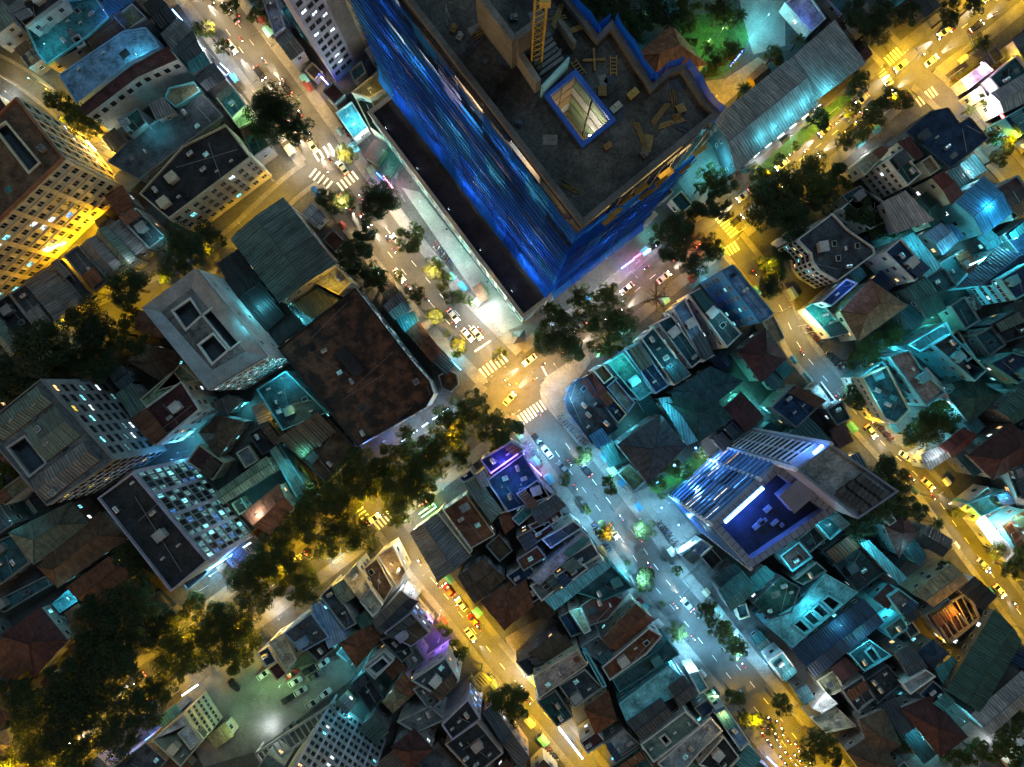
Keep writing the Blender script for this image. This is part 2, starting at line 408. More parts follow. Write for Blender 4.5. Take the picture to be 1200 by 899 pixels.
        for s in slopes:
            if roof != 'hip':
                e = (s[1]-s[0]).length; ns = max(1, round(e/3.2))
            else: ns = 1
            for k in range(ns):
                g = .005 if ns > 1 else 0
                if len(s) == 3: qq = [s[0], s[1], s[2]]
                else:
                    f0, f1 = k/ns+g*(k > 0)/2, (k+1)/ns-g*(k < ns-1)/2
                    qq = [s[0].lerp(s[1], f0), s[0].lerp(s[1], f1), s[3].lerp(s[2], f1), s[3].lerp(s[2], f0)]
                nz = (qq[1]-qq[0]).cross(qq[2]-qq[0]).normalized()
                if nz.z < 0: nz = -nz
                up = nz*(.1+R.uniform(0, .05)*(ns > 1)); eu = (qq[1]-qq[0]).normalized(); ev = nz.cross(eu)
                uv = [((p-qq[0]).dot(eu), (p-qq[0]).dot(ev)) for p in qq]
                b = MB(); tp = [p+up for p in qq]
                if (tp[1]-tp[0]).cross(tp[2]-tp[0]).z > 0: b.face(tp, uv=uv)
                else: b.face(tp[::-1], uv=uv[::-1])
                m = len(qq)
                for i in range(m): b.face([qq[i], qq[(i+1) % m], tp[(i+1) % m], tp[i]])
                if ns > 1 and k < ns-1:
                    a, c = tp[1], tp[2]; w = eu*.06
                    b.face([a-w+nz*.05, a+w+nz*.05, c+w+nz*.05, c-w+nz*.05]); b.face([a-w, a-w+nz*.05, c-w+nz*.05, c-w]); b.face([a+w, c+w, c+w+nz*.05, a+w+nz*.05])
                obj("roof_sheet" if roof != 'hip' else "roof_slope", b.mesh("roof_sheet", rm), o)
        caps = []
        if roof in ('gable', 'hip'): caps.append((m30, m12))
        if roof == 'hip': caps += [(q[0], m30), (q[3], m30), (q[1], m12), (q[2], m12)]
        for a, c in caps:
            b = MB(); z = Vector((0, 0, .16)); b.tube(a+z, c+z, .16, .16, 5); obj("ridge_cap", b.mesh("ridge_cap", rm), o)
    # windows on the walls that look towards the crossroads
    specs = {}
    if isinstance(win, dict): specs = win
    for j in range(n):
        a, c = Vector(L[j]), Vector(L[(j+1) % n]); d = c-a; e = d.length
        nrm = Vector((d.y, -d.x)).normalized(); mid = (a+c)/2+Vector((cx, cy))
        if nrm.dot(-mid) < .15*mid.length: continue
        ang = math.atan2(d.y, d.x); gi = idx[j]
        sp = specs.get(gi)
        if sp is None:
            if win != 'auto' or e < 2.6: continue
            cols = max(1, int(e/3.3)); rows = max(1, int((hw-1)/fl)); sp = dict(c=cols, r=rows, w=1.3, h=1.5)
        cols, rows = sp['c'], sp['r']; z0 = sp.get('z0', 1.2); fh = (hw-z0-.4)/rows
        u = d.normalized(); s0, s1 = sp.get('s', (0, 1))
        for rr in range(rows):
            for cc in range(cols):
                if win == 'auto' and R.random() < .18: continue
                f = s0+(s1-s0)*(cc+.5)/cols; p = a+d*f; z = z0+fh*(rr+.55)
                kd = R.choice(sp.get('lk', lk)) if R.random() < sp.get('lit', lit) else 'dark'
                ww = sp.get('w', 1.3); hh = min(sp.get('h', 1.5), fh*.92)
                if sp.get('fill'): ww = e*(s1-s0)/cols*sp['fill']
                obj("window", WINS[(sp.get('f', 1), kd)], o, (p.x, p.y, z), ang, (ww, 1, hh))
        np_ = sp.get('piers', 0)
        for k in range(np_+1 if np_ else 0):
            p = a+d*(s0+(s1-s0)*k/np_); b = MB(); b.box((0, 0, (hw-z0)/2+z0), (sp.get('pw', .7), .5, hw-z0)); me = b.mesh("pier", wallm(sp.get('pc', wc)))
            obj("pier", me, o, (p.x, p.y, 0), ang)
        if sp.get('bands'):
            b = MB(); b.box((0, -.12, 0), (e*(s1-s0), .3, .35)); me = b.mesh("band", wallm(sp.get('bc', wc))); p = a+d*(s0+s1)/2
            for rr in range(0, rows+1, sp['bands']): obj("band", me, o, (p.x, p.y, z0+fh*rr), ang)
    BLD.append((o, poly, h))
    return o
ORD = "first second third fourth fifth sixth seventh eighth ninth tenth eleventh twelfth thirteenth fourteenth fifteenth sixteenth seventeenth eighteenth".split()
RCN = dict(dark="black", slate="slate", grey="grey", lgrey="pale grey", white="white", cream="cream", tan="tan", rust="rust red", maroon="maroon", terra="terracotta", brown="brown",
           green="grey green", dgreen="dark green", teal="teal", dteal="dark teal", blue="blue", navy="navy", cyan="cyan", lilac="lilac", pink="pinkish", lgreen="pale green", dred="dark red", pblue="pale blue", olive="olive")
def row(anchor, t, a, b, n, hs, kinds, wcs=('lgrey', 'cream', 'grey'), wob=.12, **kw):
    """n party-wall houses between the front line a (x0,y0,x1,y1) and the back line b"""
    cuts = [0]+[(k+R.uniform(-.25, .25))/n for k in range(1, n)]+[1]
    for k in range(n):
        f0, f1 = cuts[k]+.01*R.random(), cuts[k+1]-.01*R.random()
        A = lambda l, f: (l[0]+(l[2]-l[0])*f, l[1]+(l[3]-l[1])*f)
        p0, p1, p2, p3 = A(a, f0), A(a, f1), A(b, f1), A(b, f0)
        i, j = R.uniform(-wob, wob), R.uniform(-wob, wob)
        q0, q1 = lerp(p0, p3, max(-.05, i)), lerp(p1, p2, max(-.05, i)); q3, q2 = lerp(p3, p0, max(-.04, j)), lerp(p2, p1, max(-.04, j))
        rf, rc = R.choice(kinds); hh = R.uniform(*hs); wc = R.choice(wcs)
        split = R.uniform(.35, .65) if R.random() < .0 else 0
        bld(f"{RCN[rc]} {'flat roofed' if rf == 'flat' else rf+' roofed'} house, {ORD[k]} {anchor}", hh, t, [*q0, *q1, *q2, *q3], rf, rc, wc, r=1 if R.random() < .8 else 0, rise=R.uniform(.8, 1.6), **kw)
# ---------------------------------------------------------------- ground, roads, pavements
def struct(name, me, parent=None):
    o = obj(name, me, parent)
    if not parent: o["kind"] = "structure"
    return o
b = MB(); b.face([(-1200, -1200, -.02), (1200, -1200, -.02), (1200, 1200, -.02), (-1200, 1200, -.02)])
GROUND = struct("ground", b.mesh("ground", paint("ground_concrete", (.08, .08, .078), .9, .6, .08, bump=.3, var=0)))
ASPH = paint("asphalt", (.085, .083, .08), .8, .4, .12, bump=.35, var=.1)
PAVE = paint("pavement_tiles", (.16, .152, .14), .8, .45, .2, bump=.3, var=.1)
PAINTW = paint("road_paint", (.62, .62, .58), .7, .35, 1.5)
def smooth(px, step=2.0):
    p = [P(*a) for a in px]; out = []
    for i in range(len(p)-1):
        p0, p1, p2, p3 = p[max(i-1, 0)], p[i], p[i+1], p[min(i+2, len(p)-1)]
        n = max(2, int((p2-p1).length/step))
        for k in range(n):
            t = k/n
            out.append(.5*((2*p1)+(p2-p0)*t+(2*p0-5*p1+4*p2-p3)*t*t+(3*p1-p0-3*p2+p3)*t**3))
    out.append(p[-1])
    return [Vector((v.x, v.y)) for v in out]
def normals(l):
    r = []
    for i in range(len(l)):
        d = (l[min(i+1, len(l)-1)]-l[max(i-1, 0)]).normalized(); r.append(Vector((-d.y, d.x)))
    return r
ROADS = {  # name: (pixels, half width m, pavement m, dashes)
 'avenue': ([(215,-45),(293,60),(345,130),(405,215),(468,300),(530,372),(600,445),(669,541),(735,628),(768,676),(821,739),(870,800),(915,855),(975,930)], 5.4, 3.4, 1),
 'boulevard': ([(-60,960),(20,905),(100,850),(190,785),(280,715),(370,650),(440,595),(545,510),(612,440),(690,385),(740,345),(780,312),(850,258),(915,205),(985,150),(1060,85),(1150,15),(1240,-60)], 4.6, 3.4, 1),
 'south_street': ([(440,597),(458,618),(497,667),(540,720),(594,787),(640,838),(700,912)], 3.1, 2.0, 1),
 'east_street': ([(838,262),(880,312),(915,361),(941,412),(995,475),(1040,525),(1085,568),(1128,627),(1173,688),(1225,760)], 3.0, 1.7, 1),
 'corner_street': ([(1000,15),(1045,65),(1085,95),(1128,135),(1163,175),(1225,245)], 3.0, 1.8, 0),
 'garden_street': ([(388,190),(345,217),(253,300),(170,348),(67,392),(-40,455)], 2.8, 1.4, 0),
 'west_lane': ([(-40,60),(10,82),(48,108),(95,150),(150,215)], 2.2, 1.0, 0),
}
LINES = {k: smooth(v[0]) for k, v in ROADS.items()}
def dist_line(p, l):
    best = 1e9
    for i in range(0, len(l)-1):
        a, c = l[i], l[i+1]; d = c-a; t = max(0, min(1, (p-a).dot(d)/max(d.length_squared, 1e-6))); best = min(best, (p-(a+d*t)).length)
    return best
ROADO = {}
for i, (k, (px, hw, pw, dash)) in enumerate(ROADS.items()):
    l = LINES[k]; nr = normals(l); b = MB(); z = .02+.006*i
    for j in range(len(l)-1):
        b.face([(*(l[j]-nr[j]*hw), z), (*(l[j+1]-nr[j+1]*hw), z), (*(l[j+1]+nr[j+1]*hw), z), (*(l[j]+nr[j]*hw), z)])
    ROADO[k] = ro = struct("road", b.mesh("road", ASPH)); ro["label"] = k.replace("_", " ")
    others = [(LINES[q], ROADS[q][1]) for q in ROADS if q != k]
    for s in (-1, 1):
        b = MB()
        for j in range(len(l)-1):
            m = (l[j]+l[j+1])/2+nr[j]*s*(hw+pw/2)
            if any(dist_line(m, ol) < ow+pw*.45 for ol, ow in others): continue
            a0, a1 = l[j]+nr[j]*s*hw, l[j+1]+nr[j+1]*s*hw; c0, c1 = l[j]+nr[j]*s*(hw+pw), l[j+1]+nr[j+1]*s*(hw+pw)
            zt = .14+.004*i
            q = [(*a0, zt), (*a1, zt), (*c1, zt), (*c0, zt)]
            b.face(q if s < 0 and False else (q if area(q) > 0 else q[::-1]))
            b.face([(*a0, 0), (*a1, 0), (*a1, zt), (*a0, zt)]); b.face([(*c0, 0), (*c0, zt), (*c1, zt), (*c1, 0)])
        if b.f: struct("pavement", b.mesh("pavement", PAVE))
    if dash:                                        # lane dashes
        b = MB(); b.box((0, 0, 0), (2.2, .16, .006)); dm = b.mesh("lane_dash", PAINTW)
        for off in ((-1.9, 1.9) if hw > 5 else (0,)):
            for j in range(3, len(l)-3, 3):
                p = l[j]+nr[j]*off
                if any(dist_line(p, ol) < ow+15 for ol, ow in others): continue
                d = l[j+1]-l[j]; obj("lane_dash", dm, ro, (*p, z+.009), math.atan2(d.y, d.x))
        if hw > 5:
            b = MB(); b.box((0, 0, 0), (4.0, .14, .006)); em = b.mesh("edge_line", PAINTW)
b = MB(); b.box((0, 0, 0), (3.4, .62, .006)); ZS = b.mesh("crossing_stripe", PAINTW)
def zebra(road, t, x0, y0, x1, y1, n, ln=3.4, dang=0):
    """n stripes spread from (x0,y0) to (x1,y1); each lies along the traffic direction"""
    a, c = PT(t, x0, y0), PT(t, x1, y1); d = (c-a).normalized(); ang = math.atan2(d.y, d.x)+math.pi/2+dang
    for k in range(n):
        p = a.lerp(c, k/max(1, n-1)); obj("crossing_stripe", ZS, ROADO[road], (p.x, p.y, .064), ang, (ln/3.4, 1, 1))
zebra('avenue', 6, 995, 815, 1090, 745, 7, 3.2); zebra('avenue', 11, 25, 205, 135, 130, 9)
zebra('south_street', 10, 530, 660, 615, 590, 7, 3); zebra('boulevard', 10, 455, 590, 500, 650, 5, 2.6)
zebra('boulevard', 7, 900, 115, 975, 205, 8, 3); zebra('east_street', 7, 930, 290, 985, 255, 5, 3)
zebra('corner_street', 4, 600, 270, 675, 205, 7, 3); zebra('boulevard', 4, 735, 450, 805, 400, 6, 3); zebra('boulevard', 4, 560, 300, 610, 370, 6, 2.6)
zebra('avenue', 2, 250, 760, 320, 815, 5, 3.2); zebra('avenue', 2, 265, 690, 330, 650, 4, 3); zebra('avenue', 2, 370, 820, 435, 770, 5, 3)
# stop lines
b = MB(); b.box((0, 0, 0), (5, .45, .006)); SL = b.mesh("stop_line", PAINTW)
for rd, t, x0, y0, x1, y1 in (('avenue', 6, 960, 720, 1030, 672), ('boulevard', 7, 130, 780, 160, 840)):
    a, c = PT(t, x0, y0), PT(t, x1, y1); d = c-a; m = (a+c)/2; obj("stop_line", SL, ROADO[rd], (m.x, m.y, .064), math.atan2(d.y, d.x), (d.length/5, 1, 1))
PATCHES = []
def patch(name, mat, t, pts, z, parent=None, h=0):
    q = [P(x, y) for x, y in src(t, pts)]
    if area(q) < 0: q = q[::-1]
    PATCHES.append([(p.x, p.y) for p in q])
    b = MB(); b.prism(q, 0 if z > .05 else z-.004, z); return struct(name, b.mesh(name, mat), parent)
LAWN = paint("lawn", (.05, .13, .03), .95, .6, .6, bump=.6); YARD = paint("yard_concrete", (.21, .2, .185), .85, .5, .12, bump=.25); BRICKY = paint("yard_paving", (.24, .2, .15), .85, .5, .2)
patch("parking_yard", YARD, 14, (-320,330,-20,250,130,480,380,400,440,500,0,830,-230,900,-330,700), .008)
patch("forecourt", YARD, 11, (530,520,640,470,810,690,720,760), .016)
patch("lawn", LAWN, 3, (700,90,850,60,1010,60,1040,170,980,300,890,350,800,300), .01)
patch("yard", BRICKY, 3, (820,360,940,345,1080,250,1130,280,900,490), .006)
patch("yard", YARD, 3, (1000,0,1200,0,1200,200,1060,240,1020,120), .006)
patch("yard", YARD, 3, (720,790,860,620,980,760,1000,840,930,900,800,900), .01)
patch("yard", YARD, 6, (540,330,640,420,830,700,720,640,560,520,500,420), .012)
patch("plaza", YARD, 11, (122,70,130,35,160,0,250,-60,330,-105,345,-60,295,10,252,55,236,110,250,165,350,300,318,335,190,185,150,140,130,110), .17)
patch("lawn", LAWN, 11, (600,500,700,420,830,330,870,370,720,480,640,520), .02)
patch("lawn", LAWN, 4, (0,760,330,470,420,400,450,430,60,790), .15)
patch("yard", BRICKY, 15, (-30,330,150,230,260,300,60,420,0,430), .01)
patch("yard", YARD, 12, (480,200,700,130,900,260,720,330), .012)
patch("yard", YARD, 16, (640,900,960,700,1060,780,1000,900), .012)
patch("yard", YARD, 6, (640,0,720,20,1170,600,1080,640), .17)          # strip beside the podium
# ---------------------------------------------------------------- buildings read off the photograph, crop by crop
FL = 'flat'; GA = 'gable'; HI = 'hip'; SH = 'shed'
# north west
bld("black flat roof with white parapet above the teal terrace", 16, 1, (40,40,230,-70,265,0,110,115), FL, 'dark', 'white', cop='lgrey')
bld("wide teal grey terrace roof with a dark light well", 11, 1, (112,122,262,8,410,-20,476,75,385,158,205,283,167,240), FL, 'teal', 'lgrey', wells=((310,165,340,148,368,190,340,205),), cop='cyan')
bld("bright blue sheet roof behind the long blue hall", 9, 1, (425,30,470,-30,590,0,490,62), SH, 'blue', 'grey', rise=1)
bld("brown grey gabled house between teal terrace and blue hall", 9, 1, (392,160,482,78,543,125,405,212), GA, 'brown', 'lgrey', rise=1.2)
bld("long blue metal roofed hall beside the arched windows", 10.5, 1, (258,328,540,135,640,120,700,205,560,275,335,455), FL, 'pblue', 'pblue', par=.35, clutter=2, hut=0)
bld("small planted roof house beside the long blue hall", 10, 1, (500,75,580,15,640,75,555,135), FL, 'olive', 'lgrey')
bld("maroon roofed house with a wall of arched windows", 13, 1, (350,468,590,280,735,205,775,258,600,335,375,505), FL, 'maroon', 'white', par=.3, clutter=1, hut=0, cop='maroon',
    win={3: dict(c=4, r=1, w=1.5, h=1.7, z0=7, f=0), 4: dict(c=6, r=1, w=1.5, h=1.7, z0=7, f=0)})
bld("broad grey concrete roof below the arched windows", 9, 1, (470,712,560,622,760,475,880,402,982,510,800,640,612,788), FL, 'slate', 'grey', par=.4, clutter=3)
bld("small dark shed on edge of the broad grey roof", 11, 1, (520,530,600,470,640,540,570,600), FL, 'dgreen', 'grey', clutter=1)
bld("grey shed with black vents near the planted roof", 11.5, 1, (650,452,705,425,765,490,690,522), SH, 'grey', 'lgrey', rise=.8)
bld("dark planted terrace with pale wall", 10.5, 1, (722,430,740,385,850,358,880,400,770,470), FL, 'olive', 'cyan', clutter=0)
bld("cream block with black cluttered roof and slatted windows", 17, 1, (612,850,800,642,990,547,1098,690,740,960), FL, 'dark', 'cream', cat='building', name='apartment_block', clutter=9, hut=2, cop='cream',
    win={3: dict(c=9, r=4, w=1.7, h=2.3, lit=.15, lk=('cyan', 'white'), f=1, piers=3, pw=.5)})
bld("grey gabled shophouse by blue neon tube", 7, 1, (712,150,785,85,838,130,758,215), GA, 'grey', 'grey', rise=1)
bld("slate gabled shophouse next to the neon tube house", 7.5, 1, (760,222,850,150,885,225,820,268), GA, 'slate', 'grey', rise=.8)
bld("teal roofed shophouse behind the white kiosk pavement", 8, 1, (822,272,890,230,920,280,842,320), SH, 'teal', 'lgrey', rise=.6)
bld("dark gabled shophouse beside the bright blue awning", 8, 1, (865,350,940,280,985,345,910,395), GA, 'slate', 'grey', rise=1)
bld("pale teal roof terrace above the avenue trees", 9, 1, (950,430,1022,378,1080,460,1018,520), FL, 'teal', 'white')
bld("lime lit shopfront house by the avenue trees", 7, 1, (1022,530,1090,475,1110,530,1050,562), FL, 'lgreen', 'cream', clutter=0)
bld("low dark roof beside the cream slatted block", 8, 1, (1060,580,1120,540,1180,640,1110,690), FL, 'dteal', 'grey')
bld("tall floodlit cream hotel with brown roof", 29, 0, (18,114,73,185,-85,337,-140,266), FL, 'brown', 'cream', cat='building', name='hotel', cop='terra', clutter=4, hut=1, fl=3.6,
    wells=((-8,150,5,142,45,190,32,202),), holes_d=2, win={1: dict(c=15, r=7, fill=.62, h=1.9, lit=.16, lk=('white', 'blue', 'cyan'), piers=5, pw=1.4, bands=1, pc='cream', bc='cream', f=1), 0: dict(c=9, r=7, w=1.5, h=1.7, lit=.06, lk=('white',), piers=6, pw=.8, bands=1, f=0)})
b = MB(); q = P(158, 213); b.box((0, 0, 3.6), (9, 6, .5), 0, .78)
for i, j in ((-3.8, -2.4), (3.8, -2.4), (3.8, 2.4), (-3.8, 2.4)):
    v = Matrix.Rotation(.78, 2) @ Vector((i, j)); b.box((v.x, v.y, 1.7), (.5, .5, 3.4))
tag(obj("entrance_canopy", b.mesh("entrance_canopy", wallm('cream')), None, q), "flat cream entrance canopy on four posts at the hotel corner", "canopy")
row("from the hotel on garden street", 5, (720,205,40,735), (600,85,-90,560), 11, (6, 9), [(GA,'slate'),(GA,'grey'),(FL,'dark'),(GA,'green'),(FL,'slate'),(GA,'dark'),(SH,'grey')], ('grey','slate','lgrey'))
bld("white block with sloped rim roof and three dark wells", 24, 5, (630,530,865,355,1175,740,920,890), FL, 'grey', 'white', cat='building', name='office_block', cop='lgrey', clutter=0, hut=0, plain=True, par=.5,
    wells=((755,540,835,485,885,560,815,625),(888,560,950,510,1075,660,1010,710),(870,690,935,640,1000,715,930,775)), holes_d=2.5, win={2: dict(c=10, r=6, w=1.2, h=1.3, lit=.25, lk=('white','cyan')), 1: dict(c=3, r=3, w=1, h=1.2)})
o = BLD[-1][0]
for A_, B_ in (((630,530,865,355,1175,740,920,890), (705,545,840,440,1075,720,930,800)),):
    pa = [P(x, y, 24) for x, y in src(5, A_)]; pb = [P(x, y, 24) for x, y in src(5, B_)]; c0 = o.location
    pa = [Vector((p.x-c0.x, p.y-c0.y, 24.0)) for p in pa]; pb = [Vector((p.x-c0.x, p.y-c0.y, 23.75)) for p in pb]
    for i in range(4):
        j = (i+1) % 4; s = .97; b = MB(); b.face([pa[i]*1, pb[i], pb[j], pa[j]][::1]); b.face([pa[j]+Vector((0,0,.9)), pa[i]+Vector((0,0,.9)), pb[i], pb[j]])
        obj("sloped_rim", b.mesh("sloped_rim", wallm('lgrey')), o)
bld("big grey green gabled hall by the yellow side street", 14, 6, (120,50,345,335,105,500,-105,225), GA, 'green', 'cream', rise=1.6, name='hall', cat='building')
bld("pale concrete annex at foot of the grey green hall", 11, 6, (245,410,350,342,420,412,362,470), FL, 'lgrey', 'cream', clutter=1)
bld("striped yellow and teal sheet roof beside rusty roof", 8, 6, (160,512,270,442,362,492,250,572), SH, 'olive', 'cyan', rise=.8)
bld("black ribbed shed roof beside the grey green hall", 8, 5, (960,335,1045,275,1245,560,1155,640), GA, 'dark', 'grey', rise=1)
bld("black ribbed shed roof touching the rusty roof", 7.5, 6, (0,545,110,495,200,600,95,690), SH, 'dark', 'grey', rise=.8)
bld("large rusty brown flat roof with rounded corner", 14, 6, (95,705,435,440,690,770,760,850,778,905,745,962,445,1135), FL, 'rustpatch', 'lgrey', cat='building', name='market_hall', cop='dark', clutter=5, hut=0, par=1.1,
    win={1: dict(c=10, r=2, w=2, h=2, lit=.3, lk=('white','dim')), 5: dict(c=9, r=2, w=2, h=2, lit=.35, lk=('blue','white','dim'))})
o = BLD[-1][0]; b = MB(); q = PT(6, 412, 765, 14)-o.location; b.box((q.x, q.y, 13.9), (8.6, 3.4, 1.6), 0, math.radians(-49)); obj("stair_hut", b.mesh("stair_hut", wallm('dark')), o)
for x0, y0, x1, y1 in ((235,720,415,830),(400,500,240,660),(600,720,400,900),(380,930,560,820)):
    a, c = PT(6, x0, y0, 14)-o.location, PT(6, x1, y1, 14)-o.location; b = MB(); b.tube((a.x, a.y, 13.3), (c.x, c.y, 13.3), .05, .05, 4); obj("cable", b.mesh("cable", METALGREY), o)
bld("tan hut roof beneath the avenue trees", 4.5, 6, (550,450,600,410,625,460,575,490), GA, 'tan', 'cream', rise=.7)
bld("grey kiosk roof behind avenue trees by rusty roof", 5.5, 6, (565,520,635,460,680,530,610,575), GA, 'grey', 'lgrey', rise=.7)
bld("teal kiosk roof beside the rust strip roof", 5, 6, (620,578,690,547,715,590,655,630), SH, 'teal', 'lgrey', rise=.5)
bld("rust strip roof shop facing the avenue", 5.5, 6, (665,632,715,592,810,720,775,760), GA, 'rust', 'cream', rise=.8)
bld("grey roofed corner shop near the crossing", 5.5, 6, (775,762,815,717,870,780,830,815), SH, 'slate', 'lgrey', rise=.6)
bld("round ended dark corner shop at the crossing", 5, 6, (800,825,845,800,880,815,890,865,855,898,815,880), FL, 'brown', 'lgrey', clutter=0)
bld("brown faceted pavilion roof beside white well block", 8, 5, (570,760,640,690,790,735,745,870), HI, 'brown', 'lgrey', rise=2)
bld("pale green wedge roof below the brown pavilion", 11, 5, (680,895,790,775,870,845,800,860), FL, 'lgreen', 'cream', clutter=0)
# north, avenue and podium side
bld("pale lilac roof terrace at head of the avenue", 10, 2, (15,-40,70,-60,125,118,80,155), FL, 'lilac', 'lilac')
bld("grey ribbed gable beside the lilac terrace", 8, 2, (82,160,130,122,208,220,155,260), GA, 'grey', 'lgrey', rise=.8)
bld("glowing teal glass roof terrace by white tower block", 9, 2, (112,40,160,0,310,170,268,213), FL, 'cyan', 'teal', clutter=2)
bld("tall white tower block with a blank grey wall strip", 46, 2, (355,362,525,200,400,20,230,185), FL, 'grey', 'lilac', base=True, cat='building', name='tower_block', fl=3.4,
    win={0: dict(c=3, r=12, w=1.7, h=1.5, s=(.04, .46), lit=.12, lk=('white',), f=0, z0=2)})
o, poly, _ = BLD[-1]
a, c = P(*src(2, (355,362))[0]), P(*src(2, (525,200))[0]); d = c-a; ang = math.atan2(d.y, d.x)
for f0, f1, col, nm in ((.5, .8, 'grey', 'wall_strip'), (.8, 1, 'cream', 'wall_strip')):
    b = MB(); m = a.lerp(c, (f0+f1)/2)-o.location; b.box((m.x, m.y, 22.5), (d.length*(f1-f0), .3, 45), 0, ang); obj(nm, b.mesh(nm, wallm(col)), o)
for k in range(11):
    m = a.lerp(c, .9)-o.location+Vector((-math.sin(ang), math.cos(ang), 0))*-.18; m.z = 4+k*3.6
    nn = Vector((d.y, -d.x, 0)).normalized(); obj("window", WINS[(0, 'dark')], o, (m.x+nn.x*.1, m.y+nn.y*.1, m.z), ang, (.9, 1, .9))
bld("dark teal low roof at the foot of white tower block", 8, 2, (410,312,462,268,482,318,432,360), FL, 'dteal', 'grey')
bld("yellowish strip roof running to the blue netting", 9, 2, (420,405,560,292,600,368,500,430), FL, 'olive', 'cream', clutter=3)
bld("bright teal shop roof with white stripes on the avenue", 5, 2, (350,495,420,445,490,560,430,610), FL, 'cyan', 'white', clutter=2)
bld("cluttered dark roof beside the striped teal shop", 6, 2, (440,440,500,410,560,600,500,560), FL, 'dark', 'cream')
bld("red roofed guard hut beside the podium strip", 3.5, 6, (955,440,985,420,1020,480,985,500), SH, 'rust', 'white', rise=.5)
bld("pavilion hut with grey roof at the plaza tip", 3.5, 7, (5,640,50,630,55,670,10,680), HI, 'grey', 'rust', rise=.8)
# north east
bld("red brown hipped villa roof in the dark garden", 8, 3, (552,245,698,112,845,282,628,325), HI, 'terra', 'cream', rise=3, name='villa')
bld("long grey corrugated warehouse with uplit eaves", 9, 0, (838,140,922,73,957,121,863,199), GA, 'lgrey', 'slate', rise=2.4, name='warehouse', cat='building')
bld("grey sheet roofed hall at end of the warehouse", 10, 0, (924,72,980,23,1013,74,954,118), SH, 'lgrey', 'slate', rise=1.2, name='hall', cat='building')
bld("small brown gate lodge beside yellow lit yard", 4, 3, (1040,340,1100,285,1140,330,1075,375), GA, 'brown', 'tan', rise=1)
bld("colourful sail roofed cafe at the teal yard", 5, 4, (150,10,240,-50,330,80,265,140), FL, 'lilac', 'white', clutter=0)
bld("navy roof with curved corner on the yellow crossing", 10, 4, (678,580,790,487,868,472,918,540,962,512,1045,608,878,740), FL, 'navy', 'slate', par=.5, clutter=2)
bld("rust strip roof beside the curved navy roof", 12, 4, (655,622,700,605,752,682,728,700), SH, 'dred', 'cream', rise=.6)
bld("tan strip roof beside the curved navy roof", 11, 4, (745,712,790,682,832,740,790,770), FL, 'tan', 'cream', clutter=0)
bld("dark red roof box before the big blue shed", 12, 4, (800,782,845,757,925,850,880,892), GA, 'dred', 'cream', rise=.7)
bld("green roofed house with white window wall", 15, 4, (600,702,660,655,750,762,690,815), FL, 'dgreen', 'white', lit=.05, win={3: dict(c=5, r=4, w=1.2, h=1.4), 2: dict(c=4, r=4, w=1.2, h=1.4)})
bld("cream terrace with lamp beside the green roofed house", 9, 4, (460,722,558,642,600,668,502,770), FL, 'cream', 'cream', clutter=2)
bld("dark roof behind the white window wall", 9, 4, (400,860,480,815,590,899,500,970), FL, 'dteal', 'grey')
bld("pinkish roof sloping beside big blue shed", 13, 8, (590,62,690,12,795,140,642,193), SH, 'pink', 'lgrey', rise=1.5)
bld("big blue sheet shed by the corner street", 10, 8, (905,65,1020,-45,1140,110,1022,203), GA, 'blue', 'cyan', rise=1.6)
bld("small teal lean-to beside the big blue shed", 8, 4, (870,760,920,730,960,790,910,830), SH, 'teal', 'lgrey', rise=.6)
bld("pale grey metal roof shop beside red sign", 8, 4, (1060,412,1250,300,1300,400,1112,490), GA, 'lgrey', 'white', rise=1)
bld("dark roofed corner shop with white glowing signs", 8, 4, (1050,340,1170,240,1230,320,1100,400), FL, 'dteal', 'white')
bld("white lit canopy shop on the yellow crossing", 5, 4, (922,350,1030,272,1062,310,955,392), FL, 'white', 'white', clutter=0)
bld("small white kiosk roof beside the red sign", 5, 4, (960,410,1010,378,1040,425,990,445), FL, 'white', 'white', clutter=0)
bld("blue roofed shop below the pale grey metal roof", 8, 4, (1110,520,1250,440,1300,520,1180,600), FL, 'navy', 'cyan')
bld("teal yard hut at the corner street bend", 5, 4, (930,720,985,680,1030,745,975,780), SH, 'cyan', 'white', rise=.5)
# houses along the boulevard, north east block
bld("curved corner house with slate roof at the crossroads", 13, 11, (292,15,252,58,236,110,250,162,350,298,425,262,470,235,330,8), FL, 'slate', 'pblue', clutter=8, hut=0, cop='navy')
bld("blue sheet shed behind the curved corner house", 14, 11, (345,268,395,238,430,290,375,316), SH, 'blue', 'grey', rise=.6)
bld("rust roofed strip house beside curved corner house", 13, 7, (308,848,352,818,412,892,368,922), SH, 'dred', 'white', rise=.8)
bld("navy strip roof behind the rust roofed strip house", 12, 11, (372,95,412,62,505,170,466,212), FL, 'navy', 'cream')
bld("brown terrace house with pale rim facing boulevard", 13, 7, (357,800,402,775,446,830,404,862), FL, 'brown', 'white', clutter=1)
bld("grey roofed strip house with glass end box", 12, 11, (415,50,455,18,542,120,510,165), FL, 'grey', 'pblue')
bld("mint green terrace house facing the boulevard", 13, 7, (420,772,488,722,620,895,562,935), FL, 'teal', 'cyan', clutter=4)
bld("navy cluttered terrace house beside the mint house", 14, 7, (497,712,560,678,690,868,632,905), FL, 'navy', 'pblue', clutter=5)
bld("teal roofed house with long white party wall", 14, 7, (568,662,622,612,785,822,712,868), FL, 'dteal', 'white', clutter=5)
bld("dark roofed house between two long white party walls", 13, 7, (640,592,702,560,838,752,790,792), FL, 'dteal', 'white', clutter=4)
bld("pale blue roofed house beside the second party wall", 13, 7, (706,528,760,485,888,735,840,765), FL, 'pblue', 'white', clutter=5)
bld("dark terrace house next to the tall blue house", 14, 7, (775,468,825,440,1010,640,945,702), FL, 'slate', 'white', clutter=6)
